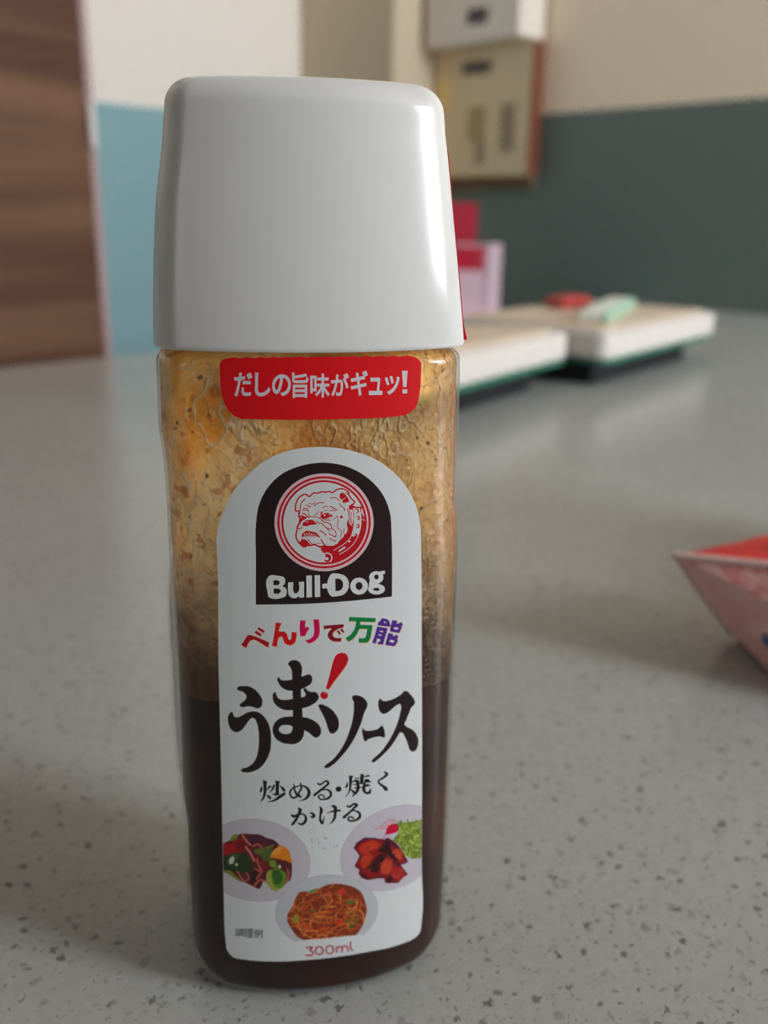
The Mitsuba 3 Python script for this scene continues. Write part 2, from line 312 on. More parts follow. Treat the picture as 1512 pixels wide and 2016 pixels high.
PRINT = {
 'red_label': """
200,8,20|-1808 14215 56 82 80 22 115 27 115 -20 115 27 115 -20 115 26 115 -20 115 25 115 -21 116 25 116 -22 116 25 117 -23 117 24 117 -22 117 23 119 -24 118 23 120 -24 120 22 121 -24 121 21 122 -25 123 21 125 -26 124 20 127 -27 127 20 129 -28 80 -37 72 -78 3 -429 -41 -280 -47 -120 -98 -79 -109 -41 -99 -8 -292 -16 -285 4 -281 2 -713 2 -377 -3 -472 8 -470 1 -123 57 -87 80 -67 127 -39 135 -20 181""",
 'red_label_lettering': """
215,212,220|-1309 14067 33 -89 36 21 -35 86;-1443 13751 1 -32 8 -21 12 -16 19 -12 37 -8 48 3 40 9 2 64 -44 -11 -44 -3 -14 3 -15 9 -4 7 -2 10 6 56 -10 4 -31 2;-1414 13927 -2 -60 50 7 41 1 47 -5 3 56 -9 7 -83 1;-1347 14044 33 -88 35 22 -34 88;-1560 13996 0 -62 67 -2 -9 -47 -19 -77 -19 -63 -25 -66 7 -15 37 -14 17 49 26 93 32 148 73 19 2 61 -64 -16 13 70 -51 4 -3 -56 -6 -26 -47 -3
215,212,220|-1195 14045 -12 -282 4 -28 8 -25 21 -29 37 -17 26 -4 30 3 54 17 32 21 22 20 44 59 -33 52 -2 0 -23 -37 -34 -38 -27 -19 -32 -11 -33 -2 -11 3 -13 7 -10 11 -7 25 5 168 11 143 -60 -1
215,212,220|-906 13857 0 -37 5 -32 18 -47 27 -28 16 -6 28 4 17 12 21 25 26 58 26 97 15 95 21 -7 23 -16 23 -33 12 -34 3 -28 -5 -44 -14 -39 -22 -29 -33 -22 -26 -10 -34 -5 -3 -5 28 -57 40 10 42 23 21 17 25 31 14 28 10 32 6 34 1 51 -5 33 -10 34 -16 31 -19 24 -17 16 -34 18 -35 9 -31 0 -52 -16 -27 -17 -25 -22 -29 -39 -18 -40 -10 -39/-856 13865 8 34 7 18 26 40 16 16 18 13 22 8 -7 -50 -23 -95 -16 -43 -15 -24 -6 -4 -6 0 -10 7 -4 7 -10 34
215,212,220|-551 14092 -2 -141 6 -23 16 -18 31 -9 185 0 29 12 10 12 7 19 7 49 -40 20 -10 -50 -6 -6 -7 -2 -168 0 -13 3 -4 5 1 21 105 14 70 14 46 15 1 5 -24 40 -9 0 -71 -19 -117 -18 0 57;-547 13634 41 0 2 19 172 0 1 -18 42 0 2 240 -256 1/-503 13739 171 1 1 -33 -172 -1/-501 13792 0 32 171 -3 -1 -29
215,212,220|-235 13716 41 2 2 34 71 -1 0 87 70 0 -11 -26 -27 -44 -28 -33 -34 -29 26 -42 25 16 40 48 25 45 1 -135 43 0 2 130 21 -42 49 -67 35 42 -24 24 -29 39 -22 39 -14 34 80 -2 0 53 -97 4 1 54 81 -1 0 53 -81 1 0 72 -43 0 -2 -71 -75 -1 0 -51 76 -2 0 -54 -88 -1 0 142 -112 1/-191 13979 29 0 -2 -174 -28 1
215,212,220|391 14054 37 -80 34 18 -36 80;344 13970 25 -50 17 -45 25 -85 42 23 -21 72 -22 55 -11 22 24 13 -34 80 -35 -15 21 -51;135 13948 5 -62 68 11 -7 -37 -20 -70 -20 -54 -23 -50 40 -24 13 21 33 92 18 68 12 57 32 4 12 -3 5 -4 5 -10 2 -9 -1 -60 -10 -69 -8 -20 -6 -6 -17 -2 -43 12 -2 -2 6 -58 10 -4 48 -6 14 4 17 10 12 17 7 20 8 35 8 76 0 67 -9 34 -9 13 -16 12 -18 6 -37 -1 11 86 -48 6 -5 -74 -5 -23
215,212,220|735 14093 37 -87 35 17 -14 40 -24 46;490 13835 11 -65 122 24 20 -139 51 11 -12 56 -13 82 115 20 -6 51 -7 15 -38 -12 -73 -13 -11 69 105 18 -7 43 22 13 -35 80 -15 0 -15 -9 -4 -15 24 -52 -83 -18 -10 70 -9 12 -41 -10 13 -80 -104 -17 12 -65 101 21 11 -70 -63 -12
215,212,220|824 13742 1 -80 255 -8 -2 78 -58 3 15 209 -3 16 -23 19 -24 -4 -96 3 -37 7 1 -81 131 -3 -1 -46 -10 -120
215,212,220|1167 13707 0 -5 36 -47 11 -1 56 34 39 36 34 46 24 45 22 64 15 79 -54 24 -8 -62 -12 -45 -13 -35 -21 -36 -25 -31 -28 -25 -33 -21;1208 13982 39 -131 42 14 3 19 -34 108 -11 6;1117 13957 30 -83 11 -43 13 -5 34 14 0 23 -37 108 -10 6
215,212,220|1472 13778 67 -1 13 301 -110 -1;1463 13661 94 -2 -2 78 -94 2""",
 'front_label': """
226,228,228|-1987 10975 -7 -106 2 -106 7 -214 -8 -516 -17 -527 -21 -537 -17 -547 -11 -557 -26 -1736 -55 -2679 -8 -426 -5 -431 -11 -473 -1 -238 17 -392 8 -76 19 -67 26 -48 32 -46 38 -38 41 -30 47 -16 52 -6 108 -3 169 -13 170 -6 341 -4 193 0 387 9 312 1 593 -6 360 -7 245 -9 186 -11 126 -10 219 -10 216 5 160 7 77 8 71 23 75 41 33 27 27 33 23 58 9 71 29 545 -17 407 -31 409 -23 399 -53 1978 -39 1253 -64 1788 -55 1682 -24 540 -16 312 -17 262 -6 78 -11 79 -21 112 -27 112 -33 110 -40 107 -64 136 -76 131 -86 126 -92 116 -103 111 -112 102 -117 93 -121 82 -137 75 -143 62 -145 50 -145 41 -118 26 -119 20 -118 13 -79 5 -39 2 -124 1 -124 -6 -122 -13 -121 -22 -105 -25 -104 -32 -101 -39 -98 -46 -112 -66 -106 -77 -103 -86 -97 -92 -84 -88 -80 -94 -76 -98 -69 -104 -60 -105 -55 -110 -49 -113 -44 -116 -34 -104 -30 -106 -25 -107""",
 'brand_panel': """
33,12,17|-1298 9646 391 7 448 0 842 9 619 3 339 -2 -13 780 -8 255 -28 515 -9 86 -16 85 -20 76 -25 76 -28 75 -33 72 -36 69 -54 84 -61 81 -67 76 -70 70 -73 64 -80 61 -83 54 -87 49 -45 21 -44 21 -90 34 -77 24 -78 19 -79 14 -79 9 -39 3 -40 2 -77 -1 -78 -5 -77 -10 -77 -14 -75 -19 -74 -22 -75 -26 -73 -30 -70 -35 -66 -41 -62 -48 -60 -54 -57 -58 -52 -63 -48 -66 -39 -64 -37 -69 -32 -71 -27 -73 -24 -74 -15 -63 -12 -64 -24 -195 -11 -138 -5 -138 -2 -420""",
 'brand_lettering': """
222,224,224|1014 10234 -41 -1 -26 -7 -12 -5 -21 -14 -10 -9 -15 -20 -6 -11 -4 -11 -5 -25 0 -25 6 -26 15 -31 -12 5 -16 -125 9 -1 -14 -21 -4 -10 -3 -22 4 -22 10 -23 15 -21 22 -19 26 -17 29 -14 32 -10 34 -6 49 -1 31 5 28 9 24 13 9 8 16 18 9 20 3 22 -3 22 -5 12 -6 11 -16 21 -21 20 -27 17 -45 20 -33 8 -50 4 1 6 41 -6 41 4 13 5 23 11 10 8 18 17 7 11 11 22 5 25 -1 26 -6 25 -11 25 49 6 -1 67 -127 -3 -21 8/1058 10084 -10 -14 -15 -8 -17 0 -9 3 -11 8 -10 11 -5 9 -5 19 1 20 8 16 13 12 16 4 17 -4 12 -8 10 -11 8 -18 2 -20/1082 9835 -14 -9 -15 -3 -25 -1 -19 2 -23 8 -14 7 -13 12 -2 10 2 8 5 6 16 7 22 3 32 -2 23 -8 22 -13 5 -7 3 -9;56 10051 -4 4 -5 1 -76 0 -6 -3 -3 -8 3 -82 3 -4 6 -2 77 0 5 1 0 -13 16 -63 28 -54 21 -27 11 -11 18 -10 20 -5 45 1 85 9 41 8 19 7 18 9 29 23 14 14 24 31 9 17 13 33 5 18 6 37 0 52 -11 51 -13 34 -10 17 -23 33 -14 14 -14 13 -17 12 -39 18 -41 13 -71 16 -26 4 -25 0 -22 -4 -19 -10 -19 -22 -15 -26 -24 -55 -16 -63/261 10145 23 -4 22 -12 21 -17 16 -20 12 -26 8 -29 2 -28 -2 -28 -7 -28 -6 -13 -14 -19 -19 -15 -22 -10 -21 -6 -57 -1 -4 253;-180 10237 -3 -6 2 -441 1 -4 4 -1 97 2 3 2 1 4 -4 440 -2 4 -4 1;838 10009 -16 32 -22 29 -27 25 -31 19 -33 13 -34 7 -17 0 -34 -4 -31 -10 -29 -17 -24 -22 -18 -28 -13 -31 -7 -33 0 -35 7 -35 14 -33 19 -31 24 -27 29 -22 32 -16 34 -10 34 -3 34 3 32 11 28 16 25 23 19 27 7 15 10 33 3 34 -4 35/740 9921 -6 -13 -8 -11 -11 -9 -12 -6 -19 -4 -14 1 -13 4 -13 7 -11 10 -9 12 -8 14 -7 22 -1 16 1 16 4 14 6 13 8 12 11 9 11 6 13 4 20 -1 14 -4 12 -8 11 -9 10 -12 11 -21 4 -16 1 -15 -1 -16;-337 10234 -3 -6 0 -439 2 -3 4 -2 98 3 3 2 1 4 -1 441 -3 4 -3 1;-1088 9988 19 -111 4 -39 6 -24 5 -9 14 -12 35 -15 31 -9 33 -4 34 0 34 5 33 7 59 18 27 11 11 7 10 9 8 12 12 29 6 33 0 16 -3 28 -7 29 -13 24 -9 7 -36 17 -9 5 -3 7 2 6 6 6 23 21 6 8 14 36 4 26 -1 13 -6 26 -12 25 -16 20 -11 8 -13 5 -157 27 -33 1 -30 -7 -25 -16 -15 -17 -14 -19 -21 -46 -9 -51 0 -56/-879 10148 12 -6 13 -12 11 -14 3 -8 2 -7 -1 -8 -4 -8 -12 -16 -13 -13 -13 -6 -14 -2 -63 5 1 93 64 4/-884 9980 16 -3 14 -7 23 -19 11 -16 2 -8 -2 -8 -5 -8 -22 -24 -8 -6 -15 -7 -16 -2 -71 5 2 99;-688 10010 -1 -66 12 -89 10 -25 7 -10 18 -17 32 -19 22 -6 22 -3 22 2 11 5 31 25 9 4 8 -3 2 -3 9 -21 91 3 3 327 -102 -1 10 -123 -3 -29 -9 -27 -18 -32 -15 -18 -9 -4 -19 -3 -17 3 -10 12 -11 36 -6 28 -2 29 10 122 -101 1""",
 'emblem': """
222,190,196|950 11230 -6 96 -16 96 -24 94 -33 92 -41 88 -49 84 -56 79 -63 73 -69 67 -75 59 -79 51 -82 44 -86 34 -88 26 -89 17 -89 7 -90 -2 -88 -11 -87 -20 -84 -29 -80 -38 -77 -46 -72 -54 -66 -61 -61 -68 -54 -74 -47 -79 -39 -84 -32 -88 -23 -91 -15 -92 -6 -94 2 -94 11 -94 20 -92 29 -90 37 -86 45 -82 52 -78 60 -72 66 -66 73 -59 78 -52 82 -44 86 -35 89 -27 91 -19 93 -9 93 0 92 9 91 18 88 28 85 36 81 44 75 53 70 60 63 67 56 74 49 79 39 85 31 88 22 92 13 94
190,10,28|890 11235 -6 90 -14 90 -23 88 -30 86 -39 83 -46 79 -52 74 -59 68 -65 62 -70 56 -74 48 -77 41 -80 33 -83 24 -83 15 -85 7 -83 -1 -84 -11 -81 -19 -79 -27 -75 -36 -72 -43 -68 -50 -62 -58 -57 -63 -51 -70 -44 -74 -37 -79 -30 -82 -21 -85 -14 -87 -6 -88 2 -88 11 -88 19 -87 27 -84 35 -81 42 -77 49 -73 56 -68 62 -62 68 -55 73 -49 78 -41 80 -33 84 -26 85 -17 87 -8 87 0 87 9 84 17 83 25 80 34 75 42 71 49 66 57 59 63 52 69 45 75 38 79 29 83 20 86 12 88
222,190,196|850 11238 -5 86 -14 86 -21 84 -30 82 -36 79 -44 76 -50 70 -57 66 -61 60 -67 53 -70 46 -75 39 -76 31 -79 23 -80 15 -81 7 -80 -2 -79 -10 -78 -18 -76 -26 -72 -34 -69 -41 -65 -49 -59 -54 -55 -61 -48 -66 -42 -72 -36 -75 -28 -78 -21 -82 -13 -83 -6 -84 3 -84 10 -84 18 -83 26 -81 33 -77 41 -74 47 -70 54 -64 59 -60 65 -53 70 -46 74 -39 77 -32 80 -25 81 -16 83 -8 83 0 83 8 81 17 79 24 76 33 72 40 68 47 62 54 57 60 50 67 43 71 35 76 28 79 20 82 12 85
190,10,28|813 11241 -5 83 -13 82 -20 80 -28 79 -35 75 -42 72 -48 68 -54 63 -59 57 -64 51 -67 44 -71 37 -74 30 -75 22 -77 15 -77 6 -77 -1 -76 -10 -74 -17 -73 -25 -69 -33 -66 -39 -62 -46 -57 -53 -52 -58 -47 -64 -40 -68 -34 -72 -27 -75 -20 -78 -13 -79 -5 -81 3 -81 9 -80 18 -79 25 -78 31 -74 39 -71 45 -66 52 -62 57 -57 62 -51 67 -44 71 -38 73 -31 77 -23 78 -15 79 -8 80 0 79 8 77 16 76 23 73 31 69 39 64 45 60 52 54 58 48 63 41 68 34 73 27 76 19 78 11 81
214,216,216|775 11244 -4 79 -13 78 -19 77 -27 75 -33 72 -40 68 -46 65 -51 60 -56 54 -61 49 -64 42 -68 36 -70 28 -72 21 -73 14 -74 6 -73 -1 -73 -9 -71 -17 -69 -23 -67 -31 -63 -38 -59 -44 -55 -50 -49 -56 -45 -60 -38 -65 -32 -69 -26 -72 -19 -74 -12 -76 -5 -77 2 -77 10 -77 16 -76 24 -73 30 -71 37 -68 44 -64 49 -59 54 -54 60 -48 63 -43 68 -36 70 -29 73 -22 75 -15 76 -7 75 0 76 8 74 15 72 22 69 30 66 37 61 43 57 49 52 56 45 60 40 65 32 69 26 73 18 75 10 77
190,10,28|-237 11660 -36 16 -3 -1 -3 -5 2 -6 36 -16 11 -4 13 -2 14 3 14 6 35 22 3 5 -3 6 -5 1 -48 -28 -10 -2;-333 11634 91 -47 6 1 3 4 -1 7 -4 3 -88 45 -5 0 -4 -3 -1 -4;-509 11536 -5 3 -3 13 4 66 8 41 7 21 23 58 13 22 20 21 27 21 48 28 11 4 10 0 13 -5 21 -13 30 -28 14 -5 15 5 30 35 25 22 16 9 10 2 45 -7 15 0 19 4 45 17 12 2 14 0 45 -9 15 -1 15 3 35 10 9 0 11 -3 41 -21 20 -1 9 4 50 38 25 15 28 8 27 3 15 0 27 -5 16 -5 29 -13 25 -18 48 -51 7 -3 7 2 3 3 2 7 -2 7 -38 43 -26 22 -32 18 -32 12 -19 4 -30 2 -35 -4 -28 -9 -18 -9 -39 -27 -26 -20 -8 1 -39 21 -18 4 -15 -1 -45 -12 -14 1 -45 9 -15 0 -19 -3 -44 -17 -13 -3 -13 0 -46 7 -17 -3 -13 -6 -18 -14 -20 -18 -22 -26 -6 -5 -30 27 -27 17 -20 6 -16 -1 -13 -4 -17 -9 -38 -23 -27 -20 -25 -27 -14 -24 -26 -63 -11 -43 -7 -48 -2 -44 2 -17 9 -16 14 -8 17 -2 45 2 -1 -9 -5 3 -8 0 -6 -4 -2 -8 -5 -44 1 -15 3 -15 18 -42 1 -18 -8 -42 -10 -28 -10 -28 -21 -44 -4 -11 -1 -14 2 -38 -3 -14 -17 -51 -5 -33 -1 -34 5 -30 20 -48 16 -29 20 -30 48 -55 12 -12 16 -11 13 -5 13 -1 21 4 23 1 16 23 58 -7 21 2 42 18 18 -6 85 -43 17 -4 17 1 15 3 -28 -30 32 -49 34 -47 21 12 20 6 20 1 20 -3 19 -7 26 -18 15 -16 11 -19 10 -31 2 -21 -2 -21 -6 -21 -10 -18 -12 -16 -13 -10 69 10 37 9 73 22 69 30 66 37 62 44 58 49 26 28 49 58 43 63 36 68 16 35 25 73 16 64 -10 29 1 3 6 3 5 -3 3 -7 8 64 3 38 -7 20 1 4 6 3 0 31 -47 43 -3 7 3 7 8 0 38 -34 -5 48 -3 2 -34 53 -33 61 7 76 16 3 -14 37 -43 -4 -82 6 -49 28 -3 -1 26 13 16 17 13 24 1 11 -3 13 -13 16 -29 25 -24 29 -15 21 -19 35 -14 18 -47 40 -8 0 -6 -4 -3 -8 3 -8 33 -29 15 -15 25 -43 15 -22 29 -34 29 -25 6 -9 -9 -18 -11 -11 -47 -22 -32 -18 -1 -4 0 -8 2 -4 6 -5 -11 -41 85 -26 16 -179 -26 -98 -51 66 -5 1 -4 -4 1 -5 51 -67 5 -3 -6 -23 -53 54 -7 52 -7 228 2 -74 -12 84 -4 4 -6 0 -3 -6 24 -184 0 -14 -4 -15 -21 -46 -4 -18 0 -32 7 -51 4 -5 5 0 2 -15 -21 -92 -24 -24 -25 1 -12 -55 -81 -68 -33 -58 -89 -40 -98 3 -37 14 -8 8 -17 23 -55 93 -8 5 -9 -4 -1 -10 31 -56 34 -55 -3 -3 -7 3 -5 -1 -36 -11 -20 -2 -20 7 -72 39 -12 5 -17 2 -14 -2 -9 -4 -3 5 -36 32 -14 22 -19 35 -3 3 -5 0 -4 -3 -1 -7 27 -49 16 -19 30 -26 -14 -6 -10 -1 -31 31 -30 49 -45 33 -52 2 -7 56 -9 -96 -43 -7 -21 38 -11 25 -5 15 -4 21 1 44 3 15 17 52 4 21 -1 19 23 -4 20 0 18 9 22 15 4 7 -4 7 -7 2 -30 -21 -14 -3 -33 6 2 13 6 -2 42 86 46 55 52 22 27 28 19 3 14 -6 7 3 2 7 5 1 31 2 36 -1 23 -3 23 -6 71 -24 40 -49 23 -19 26 -16 25 -11 50 -13 17 -11 15 -14 12 -18 5 -17 7 -32 4 -4 5 0 4 3 2 5 -6 33 -6 18 -7 12 -16 20 -18 14 -13 7 -50 13 -25 12 -21 13 -23 18 -31 39 -1 5 -11 8 -6 0 -80 26 -26 5 -48 3 -52 -6 -25 14 -8 8 -26 34 -12 8 -11 3 -39 2 -6 -6 0 -6 5 -6 31 -2 13 -3 8 -5 25 -33 16 -13 -5 -1 -3 -4 -15 2 -52 28 -65 5 0 24 7 1 3 4 11 65 5 69 6 28 8 28 16 30 14 16 49 49 1 7 -5 6 -7 -1 -51 -50 -14 -17 -13 -21 -10 -27 -9 -43 -6 -69 -48 -2/-354 11381 27 8 -37 -13/-412 11406 -3 -9 -8 -5 -9 3 -4 9 3 9 8 4 9 -3/527 10999 -20 -43 -18 -26 -22 -24 -26 -23 -50 -42 -38 -28 -41 -25 -125 -72 -6 -1 -3 3 -1 6 2 3 125 72 41 26 38 28 74 62 21 23 18 26 19 40 14 45 13 47 14 75 12 100 3 76 -2 77 -6 42 -18 79 4 4 6 -1 3 -4 4 -16 -2 14 104 -10 0 8 4 2 4 0 5 -5 20 -82 11 -58 4 -51 1 -76 -6 -92 -10 -63 -13 -51 -27 -74 -26 -59 -31 -58 -17 -26 -23 -29 -25 -28 -57 -51 -56 -42 -120 -66 -4 -2 -5 2 -3 7 3 6 120 66 57 42 53 49 25 27 23 29 17 26 29 54 23 52 -5 -1 1 17 -7 16 -11 10 -16 5 -14 -2 -8 -4 -7 -8 -4 -9 -2 -10 2 -11 4 -10 10 -10 -57 12 9 36/490 10862 -25 6 -4 30 49 6/396 10748 -107 -63 -24 23 114 80 37 -12/605 10992 -5 -4 -6 -2 -7 1 -5 4 -4 5 -2 7 0 7 3 5 5 4 6 2 7 -1 5 -4 5 -5 1 -7 0 -7;23 10581 8 9 8 5 10 2 9 -1 9 -4 8 -6 8 -15 2 -10 -2 -10 -6 -12 -7 -7 -12 -4 -16 1 -13 10 -9 15 0 -5 -16 -30 10 -9 14 -9 23 -7 15 -1 15 3 15 5 13 9 11 11 8 13 6 15 3 16 0 17 -3 16 -6 15 -8 15 -11 12 -13 10 -14 7 -15 4 -16 0 -15 -2 -23 -11 15 -22;12 10481 -20 15 -7 -13 13 -1;-397 11555 3 -7 7 -1 42 20 14 -1 13 -8 12 -10 6 -15 8 -32 7 -4 4 1 3 5 -6 35 -9 20 -15 14 -18 10 -11 2 -10 0 -13 -4 -34 -18;-395 11532 1 -4 5 -2 42 7 13 -2 19 -7 3 1 3 5 -3 5 -14 6 -21 4 -44 -8;-276 11420 5 -1 4 1 3 4 0 5 -16 42 -3 3 -5 0 -4 -3 -1 -7;-339 11334 -53 -47 -11 -47 40 -13 45 -5 53 23 142 11 -52 57 -44 33 -60 2/-341 11309 54 9 3 -1 3 -5 -4 -5 -54 -9 -6 4 0 4;-161 11098 -90 23 -75 14 -83 -54 -8 -55 15 -17 45 22 75 6 90 -3 76 -25 52 -26 -52 82/-262 11080 -1 -13 -5 -8 -7 -2 -7 5 -4 7 -1 9 2 9 5 6 6 2 6 -2 4 -5/-306 11073 -2 -11 -6 -9 -8 -1 -7 7 -3 9 0 7 3 9 5 5 5 1 6 -2 5 -7/-218 11070 -1 -11 -5 -6 -7 -2 -7 6 -2 13 6 11 5 2 5 -2/-174 11058 -1 -8 -6 -6 -7 0 -5 6 0 11 6 7 8 -1/-350 11062 -2 -11 -6 -9 -7 0 -8 6 -2 9 0 7 3 9 5 5 4 1 6 -2 5 -6/-132 11046 -1 -7 -5 -4 -6 1 -4 5 0 8 5 6 7 -2;-158 11002 -2 3 -74 13 -48 3 -34 -5 -50 -10 -3 -4 4 -4 51 10 32 4 48 -3 72 -13 4 2;-187 11619 0 -5 3 -3 4 -2 4 1 37 34 25 14 18 7 19 4 20 0 64 -7 6 2 1 7 -3 4 -4 1 -64 7 -21 1 -22 -4 -18 -7 -29 -16 -15 -13;77 11598 -2 4 -4 1 -30 3 -21 -1 -24 -10 -31 -21 -2 -3 0 -4 2 -4 6 -1 33 21 20 8 17 1 32 -3 3 3;86 11522 -4 4 -45 5 -39 -6 -4 -5 1 -2 4 -2 38 6 45 -6 3 2;110 11510 47 -10 3 1 3 5 -4 5 -45 10 -4 0 -4 -3 0 -4;-133 11465 -44 -29 -2 -2 1 -5 2 -3 5 1 29 17 17 14 15 25 16 39 -1 6 -5 1 -3 -2 -17 -40;-65 11428 22 23 27 50 -41 2;-39 11447 -30 -35 17 -36 69 -46 17 -7 18 -5 67 -9 6 3 1 4 -1 4 -4 3 -52 6 -31 7 -17 8 -28 17 43 -2 76 29 64 18 -42 30 -60 36 -75 -5/116 11428 -2 -8 -7 -3 -8 2 -4 8 2 8 8 4 7 -3/32 11430 -1 -8 -4 -6 -6 -5 -7 -2 -8 1 -6 4 -5 6 -2 8 0 8 4 7 6 5 7 2 8 -1 7 -5 4 -6;36 11344 76 -3 2 1 2 4 -1 3 -3 2 -76 3 -3 -1 -1 -4 0 -3;-102 11272 14 -5 36 -3 9 -4 7 -5 60 -66 23 -18 54 -74 5 0 3 2 1 6 -37 53 38 -11 49 -3 9 -3 7 -5 15 -15 13 -19 13 -26 4 -16 2 -13 -1 -11 -19 -33 -49 25 -63 44 -8 0 -3 -5 0 -5 3 -5 37 -26 40 -26 55 -28 5 0 5 3 1 5 -1 5 -9 6 13 19 8 15 1 17 -2 17 -5 16 -15 31 -13 19 -18 18 -11 8 -11 4 -51 3 -23 6 -25 10 -20 13 -11 10 -52 58 -16 14 -13 5 -39 4 -10 3 -17 14 -26 26 -5 2 -4 -1 -3 -7 1 -4 28 -29;123 11124 -5 2 -4 -2 -2 -6 2 -5 5 -1 5 2 2 5;-83 11120 60 -34 14 -11 51 -52 4 -2 7 4 2 5 -2 5 -39 41 -27 24 -62 35 -6 1 -4 -3 -1 -6;-140 10879 83 -7 4 1 2 5 -1 3 -4 3 -84 7 -3 -1 -2 -5 1 -3;452 11743 -76 98 -45 14 -38 -41 0 -55 30 -33 38 -18 -22 -23 38 -42 38 16 64 12/352 11725 49 32 5 -1 2 -3 -2 -5 -48 -32 -3 -1 -4 3 -1 3;114 11747 4 -3 4 0 53 16 12 0 11 -2 12 -5 34 -21 55 -39 6 1 2 3 0 5 -2 3 -42 31 -35 22 -26 13 -15 4 -13 -1 -16 -3 -42 -14 -3 -4;326 11580 10 -9 30 -18 5 -6 6 -19 5 -35 5 -5 6 0 3 6 -5 35 -3 13 -5 12 -9 10 -38 25 -16 21 -21 35 -4 3 -6 -1 -2 -3 1 -7 21 -35;98 11586 6 -4 33 -1 17 -4 14 -11 22 -21 53 -34 8 -2 5 5 0 6 -3 4 -53 34 -30 28 -10 7 -23 5 -33 1 -6 -3 -2 -5;214 11490 6 -2 3 3 1 6 -2 4 -68 46 -7 2 -3 -3 -1 -6 3 -4;345 11400 -9 6 -11 1 -10 -2 -8 -7 -5 -9 -1 -11 3 -11 7 -9 9 -6 11 -2 10 3 8 7 5 9 1 11 -3 11;161 11327 7 0 77 63 11 -47 5 -40 -2 -23 -11 -48 -4 -25 2 -25 13 -23 59 -57 9 -20 0 -24 -4 -24 -7 -17 -20 -26 1 -6 7 -2 22 26 9 20 5 28 -1 26 -11 26 -20 21 -39 37 -11 19 -2 20 3 22 12 48 2 26 -6 44 -14 64 -3 3 -6 -1 -2 -5 1 -5 -83 -67 0 -5;161 11250 -5 2 -4 -3 -2 -5 3 -5 5 -2 4 3 2 5;214 11223 -5 2 -4 -2 -2 -5 3 -5 5 -2 4 2 2 5;184 11193 -5 2 -5 -3 -1 -5 2 -5 5 -2 5 3 1 5;230 11167 -5 2 -5 -3 -1 -5 2 -5 5 -2 5 3 1 5;368 11053 5 -2 4 6 7 88 -1 3 -5 3 -3 -1 -2 -5 -8 -87;169 11098 -5 2 -5 -3 -1 -5 2 -5 5 -2 5 3 1 5;142 10932 25 -15 56 -21 7 1 4 4 -2 8 -4 4 -56 21 -20 12 -36 28 -5 2 -5 -2 -3 -7 1 -5;653 11506 -12 13 -16 7 -16 1 -16 -5 -11 -12 -6 -15 0 -17 6 -16 12 -13 15 -8 17 -1 15 6 12 11 6 15 0 18/631 11462 -8 -8 -10 -4 -12 1 -11 5 -8 9 -4 11 0 12 4 11 8 8 11 3 11 0 11 -6 8 -8 5 -12 0 -12;469 11504 51 -68 3 -3 6 1 2 3 -1 5 -51 67 -3 2 -5 0;465 11462 52 -68 3 -3 6 1 2 3 -1 5 -51 67 -3 2 -5 0;467 11414 51 -67 3 -2 5 0 2 3 -1 6 -51 66 -3 3 -5 -1 -2 -3;672 11363 -12 12 -16 5 -16 0 -14 -7 -10 -12 -4 -14 5 10 8 6 11 3 8 -1 10 -5 8 -9 4 -10 1 -9 -2 -8 -5 -7 -10 -7 -11 -2 -8 2 -8 4 -7 7 5 -7 13 -12 15 -5 16 0 14 7 10 12 5 16 -2 16;469 11369 52 -69 3 -2 6 0 2 5 -1 4 -51 67 -3 2 -6 0;474 11326 52 -68 5 -3 4 1 2 3 -1 5 -51 67 -3 3 -6 -1;671 11203 -12 11 -15 6 -16 0 -13 -7 -10 -12 -4 -15 1 -16 8 -14 12 -11 15 -6 15 1 14 6 9 12 5 15 -2 16/648 11166 -7 -6 -8 -2 -9 2 -8 5 -6 7 -3 9 1 9 4 8 7 6 9 2 9 -2 8 -5 6 -7 2 -9 -1 -9""",
